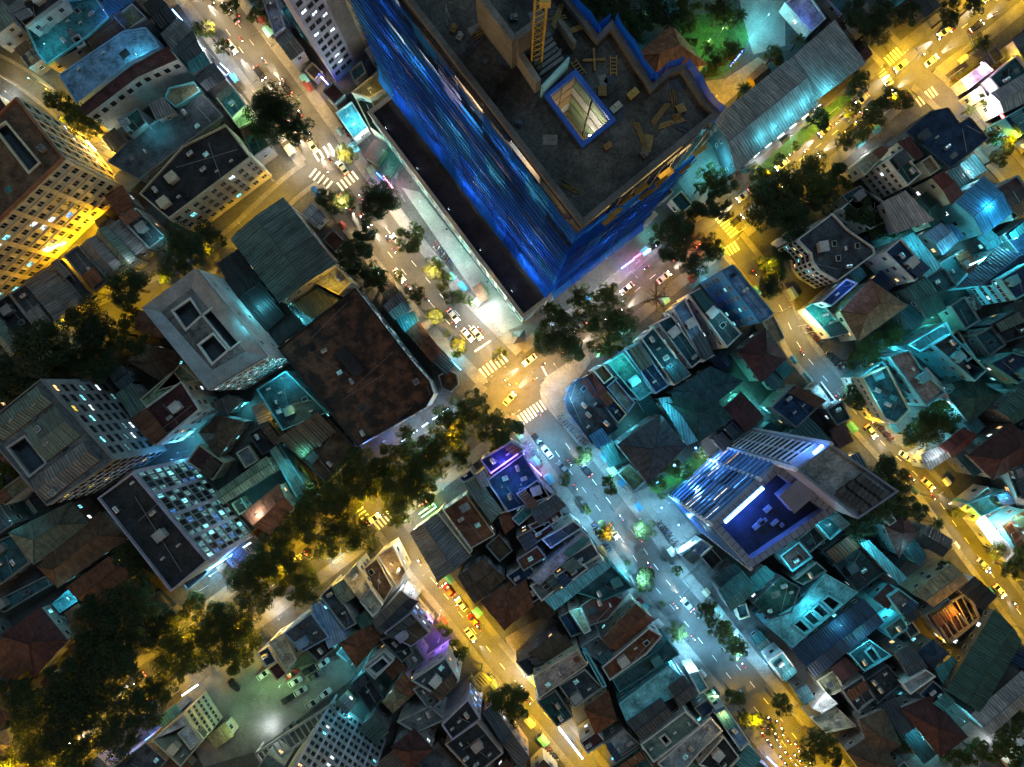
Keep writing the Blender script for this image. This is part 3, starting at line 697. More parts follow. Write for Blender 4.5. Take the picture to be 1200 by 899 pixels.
bld("tall blue walled house with four lamps on its wall", 21, 7, (922,366,970,336,1150,550,1090,592), FL, 'pblue', 'blue', clutter=2)
bld("red brown hipped roof behind the tall blue house", 9, 7, (1000,722,1112,622,1200,750,1092,850), HI, 'maroon', 'grey', rise=2)
bld("cream walled lot house beside east street", 7, 7, (1100,590,1150,560,1199,660,1150,690), FL, 'tan', 'cream', clutter=0)
bld("slate ribbed hipped roof with white rim", 12, 11, (470,305,650,176,756,310,600,468), HI, 'slate', 'lgrey', rise=1.8)
bld("dark green hipped roof behind the terrace houses", 9, 11, (650,110,850,60,960,190,810,292), HI, 'dgreen', 'grey', rise=2)
bld("dark teal hipped roof beside the green garden", 9, 7, (700,900,870,790,1005,850,840,985), HI, 'dteal', 'grey', rise=1.6)
bld("teal narrow house beside the slate ribbed roof", 10, 11, (652,105,690,100,808,285,770,300), SH, 'cyan', 'white', rise=.5)
bld("small grey roof with dark beam by the avenue garden", 5, 11, (465,430,515,390,590,465,535,510), FL, 'olive', 'lgrey', clutter=0)
bld("teal shop roof on the avenue pavement", 4.5, 11, (395,320,440,290,475,380,430,400), SH, 'teal', 'white', rise=.4)
bld("low blue white gate building before the glass tower", 6, 11, (730,782,830,722,882,752,790,832), FL, 'pblue', 'white', clutter=2)
bld("black roofed house beside the glass tower's back", 10, 12, (90,140,190,40,330,110,200,230), FL, 'navy', 'grey')
bld("white perforated roof box on east street", 6, 12, (262,62,310,28,372,110,325,148), FL, 'white', 'white', clutter=0)
bld("dark roofed house at foot of the perforated box", 6, 12, (330,150,400,110,440,190,380,220), FL, 'dark', 'grey')
# east
bld("white villa with curved window front and dark roof", 14, 8, (205,228,360,112,425,182,540,262,546,290,380,412,300,362,270,320,265,288), FL, 'slate', 'white', clutter=5, hut=1, name='villa',
    win={8: dict(c=4, r=4, w=1, h=1.3, f=0), 7: dict(c=2, r=4, w=.9, h=1.3, f=0), 6: dict(c=2, r=4, w=.9, h=1.3, f=0), 5: dict(c=4, r=4, w=1, h=1.3, f=0)})
bld("small white balcony house beside the white villa", 9, 8, (140,215,215,160,235,185,160,240), FL, 'cyan', 'white', clutter=1)
bld("terracotta hipped roof house by teal courtyard", 10, 8, (398,545,525,412,680,518,470,668), HI, 'terra', 'cream', rise=2.4)
bld("teal courtyard terrace before the terracotta roof", 6, 8, (235,530,300,490,430,640,350,660), FL, 'teal', 'white', clutter=2)
bld("narrow dark blue roof behind the white villa", 11, 8, (310,500,420,400,470,420,355,520), FL, 'navy', 'white')
bld("broad black roof with white rim behind the white villa", 9, 8, (395,95,495,5,600,70,590,150,525,182), FL, 'dteal', 'white', clutter=1, hut=0)
bld("black roof with white side wall and three openings", 13, 8, (590,282,660,222,780,358,722,410), FL, 'navy', 'white', clutter=2)
bld("green sheet roof behind the terracotta roof", 9, 8, (690,442,765,396,850,530,780,570), GA, 'dgreen', 'grey', rise=.9)
bld("dark green lean-to below the green sheet roof", 7, 8, (662,540,700,512,760,580,700,620), SH, 'dteal', 'grey', rise=.7)
bld("ribbed blue sheet roof under the big flood lamp", 9, 8, (770,205,835,160,900,235,840,290), GA, 'pblue', 'grey', rise=.9)
bld("blue shed roof beside the big blue shed", 9, 8, (830,190,885,162,935,215,880,250), SH, 'blue', 'grey', rise=.6)
bld("cyan strip wall house with lamp under pinkish roof", 10, 8, (660,230,720,200,830,345,770,390), SH, 'cyan', 'white', rise=.8)
bld("dark teal flat roof beside the flood lamp yard", 8, 8, (830,330,930,270,1000,360,890,430), FL, 'dteal', 'grey', clutter=3)
bld("navy gabled roof beneath the flood lamp", 10, 8, (905,438,1085,262,1250,340,1085,420), GA, 'navy', 'cyan', rise=1.5)
bld("navy flat roof house with cyan floodlit window wall", 15, 8, (1095,400,1215,330,1290,420,1165,492), FL, 'navy', 'cyan', lit=.3, lk=('white',), win={2: dict(c=4, r=4, w=1.3, h=1.4, lit=.2, lk=('white',)), 3: dict(c=5, r=4, w=1.3, h=1.4, lit=.1, lk=('white',))})
bld("dark teal flat roof under the floodlit window wall", 9, 8, (760,400,850,350,905,430,800,480), FL, 'dteal', 'slate')
bld("white stepped terrace house above the palm corner", 14, 8, (610,742,700,712,745,785,860,899,770,960), FL, 'pink', 'cyan', clutter=4)
bld("pale terrace house with two square wells", 13, 8, (800,690,880,640,1040,800,985,850), FL, 'slate', 'cyan', clutter=3, wells=((915,705,945,685,985,740,955,760),))
bld("teal parapet house facing the moped row", 11, 8, (690,690,860,590,885,640,745,720), FL, 'dteal', 'cyan', clutter=2)
bld("dark house with glowing cyan parapet on east street", 11, 8, (480,830,580,760,690,920,600,960), FL, 'navy', 'cyan', clutter=3)
bld("dark green roof between the terrace houses", 9, 8, (890,860,990,830,1060,899,960,960), HI, 'dgreen', 'grey', rise=1)
bld("teal walled house with lit square windows", 15, 8, (1050,772,1150,722,1290,760,1180,860), FL, 'navy', 'teal', lit=.3, lk=('cyan','white'))
bld("dark teal flat roof beside teal walled house", 9, 8, (985,650,1060,610,1120,690,1050,740), FL, 'dteal', 'grey')
bld("dark house with string of white lamps", 9, 8, (1050,600,1160,540,1240,640,1120,680), FL, 'dark', 'slate', clutter=4)
bld("dark red roofed house with beige window end", 13, 12, (490,10,600,-40,700,150,640,212,590,190), FL, 'dteal', 'cream', clutter=2, win={3: dict(c=3, r=3, w=1.4, h=1.4), 4: dict(c=7, r=3, w=1.2, h=1.3)})
bld("dark green hipped roof beyond the pool garden", 9, 12, (868,92,955,10,1095,82,962,205), HI, 'dgreen', 'lgrey', rise=2)
bld("grey pink gabled house beside stepped terrace", 12, 12, (690,20,770,-30,860,92,760,95), GA, 'pink', 'cyan', rise=1)
bld("red gabled house with white front beside the pool", 9, 12, (832,312,930,238,982,270,882,358), GA, 'dred', 'white', rise=1.6)
bld("pale stepped gable house by the yellow lamp", 8, 12, (750,352,828,312,862,360,782,412), GA, 'lgrey', 'white', rise=1)
bld("large maroon hipped roof beyond the red gable", 10, 12, (960,352,1140,215,1290,330,1062,452), HI, 'maroon', 'grey', rise=2.4)
bld("teal narrow roof beside the large maroon roof", 8, 12, (915,365,945,340,1010,420,980,440), SH, 'dteal', 'grey', rise=.5)
bld("pale green terrace strip near the lit white canopy", 6, 12, (925,580,1040,490,1060,510,950,600), FL, 'lgreen', 'white', clutter=0)
bld("teal glowing terrace above the white lit canopy", 7, 12, (952,562,1110,502,1152,560,1012,622), FL, 'teal', 'cyan', clutter=2)
bld("bright white canopy roof lit on east street", 5.5, 12, (985,642,1020,612,1162,778,1122,822), FL, 'white', 'white', clutter=0, plain=True)
bld("orange lit shop terrace beyond the white canopy", 7, 12, (1100,660,1199,590,1290,700,1160,760), FL, 'tan', 'cyan', clutter=2)
bld("dark teal roof beyond the orange lit terrace", 9, 12, (1120,400,1250,330,1330,480,1170,540), FL, 'dteal', 'grey')
bld("dark green roof house north of maroon hip roof", 10, 12, (1085,150,1180,60,1290,130,1150,210), GA, 'dgreen', 'grey', rise=1.5)
# around and below the glass tower
bld("maroon roofed terrace with cyan parapet under glass tower", 10, 12, (130,792,212,732,272,800,182,862), FL, 'maroon', 'cyan', clutter=4)
bld("cyan rimmed water tank terrace by the glass tower", 11, 12, (285,652,365,592,432,650,350,722), FL, 'dteal', 'cyan', clutter=4)
bld("dark gable house beneath the cyan rimmed terraces", 8, 12, (205,720,280,660,330,720,260,780), FL, 'dark', 'grey')
bld("maroon hipped villa beside bent driveway", 9, 12, (590,660,660,610,725,690,650,790), HI, 'maroon', 'lgrey', rise=1.6, name='villa')
bld("teal walled roof next to the maroon villa", 9, 12, (672,745,720,722,765,790,740,832), SH, 'dteal', 'cyan', rise=.7)
bld("grey attic strip behind the maroon villa", 10, 12, (565,600,600,580,640,640,610,660), FL, 'grey', 'lgrey', clutter=0)
bld("broad black roof yard south of the glass tower", 7, 12, (310,770,420,690,600,860,470,950), FL, 'dark', 'slate', clutter=4)
bld("long cyan lit wall house beside the black roof yard", 10, 12, (492,742,520,730,680,890,650,910), SH, 'cyan', 'cyan', rise=.6)
bld("teal lean-to roof under the glass tower's corner", 7, 15, (890,80,980,12,1012,42,922,112), SH, 'dteal', 'grey', rise=.6)
bld("teal gabled roof under the glass tower's corner", 8, 15, (912,122,1012,44,1070,122,962,210), GA, 'teal', 'grey', rise=1)
bld("small teal roof beside the teal gable", 8, 15, (1052,72,1112,22,1162,62,1082,120), SH, 'teal', 'grey', rise=.6)
bld("dark green flat roof above the white skylight roof", 11, 16, (10,182,130,62,218,112,180,220,82,250), FL, 'dgreen', 'slate', clutter=3)
bld("dark roof beside the dark green flat roof", 10, 16, (190,80,290,0,335,40,230,100), FL, 'dgreen', 'grey')
bld("pale angular roof with four square skylights", 11, 16, (60,272,210,182,330,52,472,132,182,375), FL, 'cyan', 'cyan', clutter=0, hut=0, par=.3, cop='cyan', plain=True,
    wells=((185,272,215,248,262,295,238,315),(228,238,258,212,308,262,278,282),(268,205,298,180,348,228,320,248),(308,168,340,145,398,182,362,215)), holes_d=2)
bld("long navy ribbed gable beside the skylight roof", 9, 16, (185,387,492,167,575,262,282,500), GA, 'navy', 'slate', rise=1.6)
bld("small glazed house front on the avenue pavement", 7, 16, (80,432,140,392,200,472,140,522), FL, 'teal', 'white', clutter=2)
bld("maroon strip roof beside the dark hip house", 8, 16, (360,470,420,425,470,470,400,520), SH, 'maroon', 'grey', rise=.6)
bld("white glowing roof box above the traffic jam", 8, 16, (272,642,330,572,382,622,312,664), FL, 'white', 'white', clutter=0, plain=True)
bld("cream dotted terrace below the white glowing box", 6.5, 16, (257,682,380,642,465,720,332,752), FL, 'cream', 'cream', clutter=4)
bld("brown tiled roof beyond the cream terrace", 9, 16, (480,692,582,650,652,800,540,870), HI, 'brown', 'grey', rise=1.8)
bld("brown hipped roof at the dark lane end", 9, 16, (425,830,545,750,640,899,540,990), HI, 'brown', 'grey', rise=1.6)
bld("dark red hipped roof above the teal passage", 9, 16, (665,642,790,592,945,765,832,850), HI, 'maroon', 'lgrey', rise=2)
bld("teal passage roof beside the dark red hip", 5, 16, (650,740,700,700,810,840,760,880), SH, 'dteal', 'white', rise=.4)
bld("huge dark green corrugated hall", 10, 16, (862,560,1070,212,1182,345,1010,655), GA, 'dgreen', 'slate', r=0, rise=1.6, name='hall', cat='building')
bld("grey sheeted hall beside the dark green hall", 10, 16, (970,670,1190,482,1270,560,1052,752), GA, 'lgrey', 'grey', rise=1.2, name='hall', cat='building')
bld("teal lean-to against the dark green hall", 8, 16, (818,472,890,422,930,470,850,542), SH, 'teal', 'grey', rise=.6)
bld("beige panelled roof near the lit pergola court", 8, 16, (715,132,882,12,945,82,800,190), GA, 'tan', 'cream', rise=1)
bld("white roof box with row of black openings", 10, 16, (665,532,770,472,812,502,702,580), FL, 'lgrey', 'white', clutter=1)
bld("navy roof beside the white box with openings", 9, 16, (740,580,800,520,890,600,830,650), FL, 'navy', 'grey')
bld("slate roof between pergola court and white box", 9, 16, (640,400,700,370,770,460,700,510), GA, 'slate', 'grey', rise=.8)
bld("navy rounded roof beside the pergola court", 9, 16, (735,400,800,345,860,400,800,460), HI, 'navy', 'grey', rise=1)
bld("grey flat roof with black hatch and cyan wall", 11, 16, (602,152,652,117,735,180,665,232), FL, 'grey', 'cyan', clutter=2)
bld("maroon roof beside the grey hatch roof", 9, 16, (545,160,602,100,640,140,600,200), GA, 'maroon', 'cyan', rise=.8)
bld("green grey terrace below the grey hatch roof", 8, 16, (585,290,665,235,690,290,620,340), FL, 'green', 'cyan', clutter=2)
bld("small white terrace with gravel bed behind navy gable", 9, 16, (430,400,520,340,620,410,500,480), FL, 'dteal', 'cyan', clutter=4, wells=((505,395,535,372,575,430,550,448),))
bld("black cluttered roof behind the cream terrace", 8, 16, (500,520,600,450,670,530,560,620), FL, 'dark', 'slate', clutter=6)
bld("dark roof with skylight frame behind white box", 8, 16, (400,560,490,500,545,600,470,660), FL, 'dark', 'grey', clutter=3)
bld("brown wall house at the edge of traffic jam", 7, 16, (290,520,370,470,410,560,340,590), FL, 'olive', 'cream')
bld("slate roof house beneath the dark red hip", 8, 16, (565,640,640,600,720,720,660,760), SH, 'slate', 'grey', rise=.6)
# west and south west
bld("tall office block with lit orange window grid", 27, 9, (178,15,500,372,205,572,-90,230), FL, 'grey', 'lgrey', cat='building', name='office_block', clutter=8, hut=0, par=.7, cop='grey', wells=((28,318,105,265,200,385,125,445),), holes_d=3,
    win={0: dict(c=7, r=7, w=2.4, h=1.5, lit=.38, lk=('warm','white','cyan','yellow','dim'), f=0, s=(.05, .95)), 1: dict(c=8, r=7, w=1.8, h=1.4, lit=.12, lk=('yellow','warm'), f=0)})
o = BLD[-1][0]
for q in ((-60,225,165,45,232,120,15,285), (110,238,245,135,355,262,205,378), (135,462,365,292,440,372,205,552)):
    pp = [P(x, y, 27) for x, y in src(9, q)]; pp = [Vector((p.x-o.location.x, p.y-o.location.y, 27.2)) for p in pp]
    m0, m1 = (pp[0]+pp[3])/2+Vector((0, 0, 1)), (pp[1]+pp[2])/2+Vector((0, 0, 1)); mt = metalm('green' if q[0] != 135 else 'grey')
    for s in ((pp[0], pp[1], m1, m0), (pp[2], pp[3], m0, m1)):
        n_ = 5
        for k in range(n_):
            b = MB(); f0, f1 = k/n_, (k+.97)/n_; qq = [s[0].lerp(s[1], f0), s[0].lerp(s[1], f1), s[3].lerp(s[2], f1), s[3].lerp(s[2], f0)]
            if (qq[1]-qq[0]).cross(qq[2]-qq[0]).z < 0: qq = qq[::-1]
            b.face(qq, uv=[(0, 0), (3, 0), (3, 5), (0, 5)]); obj("roof_sheet", b.mesh("roof_sheet", mt), o)
    b = MB(); b.prism([(p.x, p.y) for p in (pp if area(pp) > 0 else pp[::-1])], 26, 27.15); obj("plant_room", b.mesh("plant_room", wallm('grey')), o)
bld("maroon flat roof with white parapet and white hut", 16, 9, (575,190,795,25,875,150,680,310), FL, 'maroon', 'white', clutter=3, hut=1, lit=.2)
bld("pale green strip roof behind the maroon flat roof", 11, 9, (615,105,760,-20,800,28,640,140), FL, 'lgreen', 'cream', clutter=0)
bld("brown pavilion roof with dormer beside blue lit lane", 8, 9, (880,252,955,180,1062,205,960,350), HI, 'brown', 'lgrey', rise=1.8)
bld("small awning house with slats near the teal corner", 8, 9, (920,130,1000,90,1050,120,1000,165), SH, 'grey', 'cyan', rise=.8)
bld("glass front office with four white framed bays", 31, 9, (428,540,580,428,908,815,748,950), FL, 'dark', 'lgrey', cat='building', name='office_block', cop='lilac', clutter=6, hut=1, par=1.1,
    win={1: dict(c=16, r=7, fill=.86, h=3.2, lit=.6, lk=('cyan','dim','dim','dim','bluedim'), f=0, piers=4, pw=1.1, pc='lilac', bands=1, bc='lgrey'), 0: dict(c=5, r=6, w=1.5, h=1.4)})
bld("dark teal hipped roof beside the office blocks", 9, 9, (45,692,310,560,392,650,150,825), HI, 'green', 'grey', rise=2)
bld("long brown hipped roof below the teal hip", 9, 9, (170,838,440,602,552,712,255,925), HI, 'brown', 'grey', rise=2.2)
bld("rusty hall roof by the dark trees", 8, 9, (300,930,480,800,590,870,420,1010), GA, 'rust', 'grey', rise=1.6)
bld("big maroon roof among the dark trees", 9, 13, (10,322,180,202,292,342,150,500), HI, 'maroon', 'grey', rise=2)
bld("cyan lit terrace beside the rusty hall", 6, 13, (228,182,308,112,342,170,262,222), FL, 'cyan', 'cyan', clutter=1)
bld("low dark roofs along the western lane", 6, 13, (-60,190,60,130,200,60,220,100,20,220), FL, 'dteal', 'grey', clutter=4)
bld("dark teal roof at the western edge", 7, 9, (-80,760,50,700,130,820,0,920), FL, 'dteal', 'grey')
bld("brown box roof beside the yellow lit trees", 12, 9, (-20,520,90,440,130,490,20,570), FL, 'olive', 'grey')
bld("pale green strip roof beside terracotta gable", 9, 9, (950,520,1170,362,1200,420,980,560), GA, 'lgreen', 'cream', rise=.5)
bld("terracotta gable with dark second slope", 10, 10, (-55,610,102,482,160,580,62,692), GA, 'terra', 'cream', rise=2)
bld("teal courtyard roof with glowing orange skylight", 10, 10, (0,62,130,-20,312,162,115,242), FL, 'dteal', 'cyan', clutter=6)
bld("dark brown workshop roof below the rusty roof", 9, 10, (100,272,282,152,445,330,305,470), FL, 'brown', 'slate', clutter=5, par=.4)
bld("grey green lot house near the terracotta gable", 7, 10, (60,330,100,300,250,540,190,560), FL, 'green', 'cyan', clutter=1)
bld("black shed roofs beside the teal courtyard", 7, 10, (-40,260,60,200,130,290,30,350), FL, 'dark', 'slate', clutter=3)
bld("grey rounded corner shop with green sign", 10, 10, (682,692,790,612,940,790,800,899), GA, 'grey', 'cream', rise=1, r=1, name='shop')
bld("cream strip wall beside the grey corner shop", 11, 10, (795,605,815,585,950,770,938,785), FL, 'cream', 'cream', clutter=0, plain=True)
# block between south street and the avenue
bld("purple lit corner terrace by the crossroads", 13, 10, (985,372,1120,292,1180,325,1030,430), FL, 'navy', 'lilac', clutter=3)
bld("navy roof with ducts behind the purple terrace", 12, 10, (1012,462,1172,345,1290,535,1105,600), FL, 'navy', 'lilac', clutter=10)
bld("brown flat roof with worn patches by corner shop", 9, 10, (822,592,922,522,1050,700,942,762), FL, 'rust', 'cream', clutter=2, par=.4)
bld("grey green strip house beside navy duct roof", 11, 10, (922,482,972,452,1075,592,1035,640), GA, 'green', 'grey', rise=.7)
bld("small navy terrace beside the purple terrace", 11, 10, (890,452,940,412,965,442,912,472), FL, 'navy', 'lgrey', clutter=1)
bld("dark strip house behind the small navy terrace", 11, 10, (955,440,1005,405,1100,600,1060,610), FL, 'navy', 'cream', clutter=1)
bld("rust roofed house amid the tube houses", 10, 10, (1070,625,1110,600,1130,660,1095,690), GA, 'rust', 'white', rise=.7)
bld("teal terrace by the purple sign wall", 12, 11, (0,630,60,570,100,600,30,660), FL, 'teal', 'lgrey', clutter=1)
bld("ribbed slate roof with round vent on avenue", 12, 11, (85,600,190,530,230,570,120,650), GA, 'slate', 'grey', rise=.8)
bld("dark roof with skylight by the round vent house", 12, 11, (20,520,110,460,185,525,80,590), FL, 'dark', 'lilac', clutter=4)
bld("rust terrace house behind ribbed slate roof", 11, 11, (70,660,210,590,225,620,110,700), FL, 'rust', 'white', clutter=2)
bld("maroon flat roof with bright striped skylight", 11, 11, (20,710,160,640,190,680,60,770), FL, 'maroon', 'lgrey', clutter=2)
bld("slate house with bright blue tarpaulin", 12, 11, (130,720,270,640,310,670,170,760), FL, 'slate', 'white', clutter=2)
bld("rust house behind the blue tarpaulin", 11, 11, (20,810,110,750,150,800,50,860), FL, 'rust', 'lgrey', clutter=2)
bld("long pale strip roof running to the avenue", 13, 11, (80,890,310,690,345,715,120,920), FL, 'lilac', 'lgrey', clutter=2, par=.3)
bld("grey slatted terrace house on the avenue", 12, 11, (200,830,350,735,385,790,260,870), FL, 'slate', 'white', clutter=3)
bld("white rimmed flat roofs behind slatted terrace", 12, 15, (80,105,180,45,225,95,130,172), FL, 'grey', 'white', clutter=2)
bld("grey roofs with vents beside white rimmed roof", 12.5, 15, (182,68,290,-5,335,28,225,112), FL, 'slate', 'white', clutter=2)
bld("pale teal strip roof crossing the block", 12, 15, (150,168,402,2,424,22,188,205), SH, 'cyan', 'white', rise=.5)
bld("dark teal terrace house with grey strip on avenue", 12, 15, (268,130,436,15,530,112,400,170), FL, 'dteal', 'teal', clutter=2)
bld("maroon worn roof behind dark teal terrace", 11, 15, (300,192,400,122,492,162,420,252,342,280), FL, 'maroon', 'grey', clutter=2, par=.4)
bld("cream L shaped terrace behind the maroon worn roof", 11, 15, (250,212,302,200,346,300,318,316), FL, 'cream', 'white', clutter=0)
bld("slate roof on the lane behind cream terrace", 10, 15, (205,240,250,215,310,310,260,330), FL, 'navy', 'grey', clutter=0)
bld("terracotta ended gable house on the avenue", 11, 15, (400,342,545,188,620,250,458,380), GA, 'rust', 'cream', rise=1.6)
bld("grey flat house behind the terracotta ended gable", 10, 15, (300,370,380,320,450,400,395,450), FL, 'grey', 'lgrey', clutter=2)
bld("white walled house with rust front roof", 12, 15, (395,462,600,290,660,325,590,405,430,520), FL, 'rust', 'white', clutter=3, cop='white')
bld("teal shed fronted dark house on avenue", 10, 15, (440,515,640,385,680,340,735,405,672,445,472,572), FL, 'dteal', 'teal', clutter=2, par=.4)
bld("long bright cyan roof house", 11, 15, (470,622,690,452,742,500,692,545,712,590,502,698), FL, 'cyan', 'cyan', clutter=0, par=.3, hut=0, plain=True)
bld("charcoal roof beside the long cyan roof", 12, 15, (692,548,752,502,808,576,738,632), GA, 'slate', 'grey', rise=.5)
bld("long charcoal roof below the long cyan roof", 11, 15, (508,702,652,602,700,668,572,775), GA, 'slate', 'grey', rise=.6)
bld("black box roof between the charcoal roofs", 10.5, 15, (665,612,705,592,735,635,700,662), FL, 'dark', 'dark', clutter=0)
bld("white roof with skylights below charcoal roofs", 11, 15, (565,802,760,655,830,722,622,880), FL, 'green', 'white', clutter=3, wells=((650,775,672,758,700,792,678,810),))
bld("pale flat roof house beside the traffic jam", 10, 15, (640,885,800,745,872,682,925,742,830,830,720,960), FL, 'lgrey', 'white', clutter=3)
bld("pale blue fronted house on the traffic jam pavement", 9, 15, (880,652,932,627,1045,790,1005,830), FL, 'pblue', 'white', clutter=4)
bld("cyan topped balcony house beside street lamp", 9, 15, (780,490,820,480,865,555,825,580), FL, 'cyan', 'white', clutter=0)
bld("slate roof pair beside pale blue front", 9, 15, (800,640,860,600,895,650,840,690), FL, 'navy', 'grey', clutter=2)
bld("charcoal terrace near the traffic jam corner", 9, 15, (820,890,930,765,1000,860,930,940), FL, 'dark', 'white', clutter=4)
bld("green roof house at traffic jam corner", 9, 15, (985,885,1040,812,1088,862,1040,930), SH, 'teal', 'cyan', rise=.6)
bld("pinkish flat roof between street and avenue", 13, 15, (95,502,290,382,332,450,118,600), FL, 'pink', 'cream', clutter=2, par=.3)
bld("white cyan edge wall on the pinkish roof house", 13, 15, (312,396,332,400,415,545,398,550), FL, 'cyan', 'cyan', clutter=0, plain=True)
bld("charcoal roof with white hut beside pinkish roof", 12, 15, (205,542,320,470,398,552,275,640), FL, 'slate', 'lgrey', clutter=4)
bld("dark gridded glass roof on south street", 12, 15, (110,612,190,562,268,680,196,722), FL, 'dgreen', 'grey', clutter=2)
bld("rust hipped roof behind charcoal roof", 10, 15, (322,642,420,572,455,690,370,750), HI, 'rust', 'cream', rise=1.4)
bld("maroon small roof by the white tube light", 9, 15, (300,792,372,742,412,790,332,842), FL, 'maroon', 'white', clutter=1)
bld("grey flat roof with white hatch on south street", 10, 15, (405,792,490,732,562,800,452,872), FL, 'lgrey', 'grey', clutter=2)
bld("dark yard house with green roof behind south street", 8, 15, (20,440,100,400,180,460,70,500), FL, 'dark', 'grey', clutter=1)
bld("black roofed house by yellow paved yard", 8, 15, (80,400,200,310,280,372,190,450), GA, 'brown', 'grey', rise=1)
bld("dark brown hall by the corner shop", 9, 14, (890,62,1002,-10,1092,70,962,172), GA, 'brown', 'grey', rise=1)
bld("orange red gable lit by tail lights", 9, 14, (992,172,1112,92,1205,190,1092,290), HI, 'rust', 'cream', rise=1.8)
bld("navy flat roof behind the orange red gable", 10, 14, (1100,60,1190,0,1290,130,1215,180), FL, 'navy', 'lgrey', clutter=3)
bld("dark rust roof house behind navy flat roof", 10, 15, (-20,130,60,80,90,190,0,260), GA, 'rust', 'cyan', rise=1)
bld("dark hall on the block's southern tip", 9, 15, (430,900,560,810,640,930,540,1000), FL, 'dgreen', 'grey', clutter=2)
# block west of south street
bld("cream terrace house with narrow windows by boulevard", 13, 14, (382,70,440,10,500,112,455,165), FL, 'cream', 'cream', clutter=1)
bld("cream lower house beside the cream terrace", 12, 14, (455,172,502,114,555,190,512,240), FL, 'cream', 'white', clutter=1)
bld("dark brown roof shop near the green sign", 10, 14, (470,30,530,-20,600,110,560,180,500,100), FL, 'brown', 'cream', clutter=3)
bld("white striped facade shop on south street corner", 10, 14, (530,-30,600,-75,660,40,620,110), FL, 'tan', 'white', clutter=2)
bld("charcoal gabled house before the purple facade", 12, 14, (520,262,640,132,705,172,552,310), GA, 'slate', 'grey', rise=1.2)
bld("brown roofed house with purple floodlit facade", 14, 14, (562,312,682,220,762,312,682,372), FL, 'brown', 'lilac', par=.4, clutter=1, win={1: dict(c=4, r=3, w=1.2, h=1.5, lit=.4, lk=('blue','white'))})
bld("slate blue walled house by the parking yard", 14, 14, (122,312,242,222,320,330,205,395), FL, 'slate', 'pblue', clutter=2, par=.3)
bld("black sunken roof beside the slate blue wall", 9, 14, (205,370,280,308,345,380,272,440), FL, 'dark', 'grey', clutter=3)
bld("pale blue gabled house behind the slate roof", 13, 14, (245,195,275,185,392,332,322,372), SH, 'pblue', 'pblue', rise=.5)
bld("cream plain house at the parking yard", 10, 14, (55,350,120,312,178,430,132,480), FL, 'cream', 'cream', clutter=0, par=.3)
bld("maroon box roof at the parking yard", 7, 14, (48,470,96,436,136,490,90,525), FL, 'maroon', 'cream', clutter=0)
bld("white slatted balcony house by the boulevard", 9, 14, (5,400,52,370,92,438,42,462), FL, 'slate', 'white', clutter=1)
bld("teal and grey roofs amid the boulevard houses", 11, 14, (280,150,330,100,400,200,440,270,390,300), FL, 'slate', 'lgrey', clutter=5)
bld("green grey gable amid the boulevard houses", 11, 14, (340,110,400,70,445,140,380,180), GA, 'green', 'lgrey', rise=.8)
bld("green lean-to behind the cream lower house", 10, 14, (440,250,490,215,520,260,470,300), SH, 'dgreen', 'grey', rise=.5)
bld("rust hipped house near the teal passage", 10, 14, (372,352,500,282,545,332,442,455), HI, 'rust', 'cream', rise=1.6)
bld("white house with square roof light near rust hip", 13, 14, (470,462,562,390,606,430,522,515), FL, 'lgrey', 'white', clutter=0, wells=((490,470,555,418,585,450,525,498),), plain=True)
bld("rust lean-to beside the square roof light", 10, 14, (570,480,620,430,652,462,602,510), SH, 'rust', 'grey', rise=.6)
bld("tan hipped roof in the middle of the block", 9, 14, (560,612,612,560,672,592,602,655), HI, 'tan', 'cream', rise=1)
bld("terracotta roof beside the tan hip", 9.5, 14, (612,540,652,492,712,562,680,585), GA, 'terra', 'cream', rise=.8)
bld("grey cluttered roofs behind purple facade house", 11, 14, (545,340,640,310,690,400,640,440,590,390), FL, 'dark', 'grey', clutter=6)
bld("dark glazed grid roof with white edge wall", 14, 14, (682,520,832,420,892,520,820,602), FL, 'slate', 'white', clutter=2)
bld("grey terrace roof below the dark glazed grid", 12, 14, (690,560,740,530,815,610,765,655), FL, 'grey', 'lgrey', clutter=4)
bld("grey small terrace beside the tan hip", 10, 14, (640,410,700,370,740,430,680,480), FL, 'grey', 'grey', clutter=3)
bld("pale house with violet floodlit front", 16, 14, (815,715,930,602,985,690,862,782), FL, 'dark', 'lilac', clutter=3, win={1: dict(c=3, r=4, w=1.3, h=1.5, lit=.3, lk=('blue','white'))})
bld("black cluttered roof below the violet front", 12, 14, (830,800,972,702,1085,840,960,940), FL, 'dark', 'pink', clutter=5)
bld("long dark roof along south street", 10, 14, (1000,660,1040,630,1199,860,1160,900), GA, 'slate', 'pink', rise=.8)
bld("grey blank walled roof with well beside maroon roof", 12, 14, (620,702,762,632,832,692,702,750), FL, 'grey', 'lgrey', clutter=3)
bld("maroon hipped roof beside the grey blank wall", 12, 14, (600,812,695,735,772,820,682,899), HI, 'maroon', 'lgrey', rise=1.4)
bld("black yard roof by the parking passage", 6, 14, (415,535,480,480,560,600,500,660), FL, 'dark', 'slate', clutter=2)
bld("tall pale office with ranks of dark windows", 40, 14, (340,602,570,770,430,1000,180,830), FL, 'lgrey', 'lgrey', base=True, cat='building', name='office_block', clutter=2,
    win={0: dict(c=12, r=11, w=1.1, h=1.5, lit=.08, lk=('cyan','white','warm'), f=0, piers=6, pw=.6, pc='lilac')})
bld("cream building with round headed windows", 14, 13, (668,782,805,668,885,790,792,899), FL, 'white', 'cream', clutter=2, wells=((780,755,830,715,885,780,835,825),), win={1: dict(c=7, r=4, w=1, h=1.4, lit=.02)}, name='apartment_block', cat='building')
bld("slate flat roof beside the round headed windows", 10, 13, (490,905,640,792,732,872,640,970), FL, 'slate', 'grey', clutter=2)
bld("small tan terrace beside parking yard", 5, 13, (915,770,985,715,1020,760,950,812), SH, 'tan', 'cream', rise=.4)
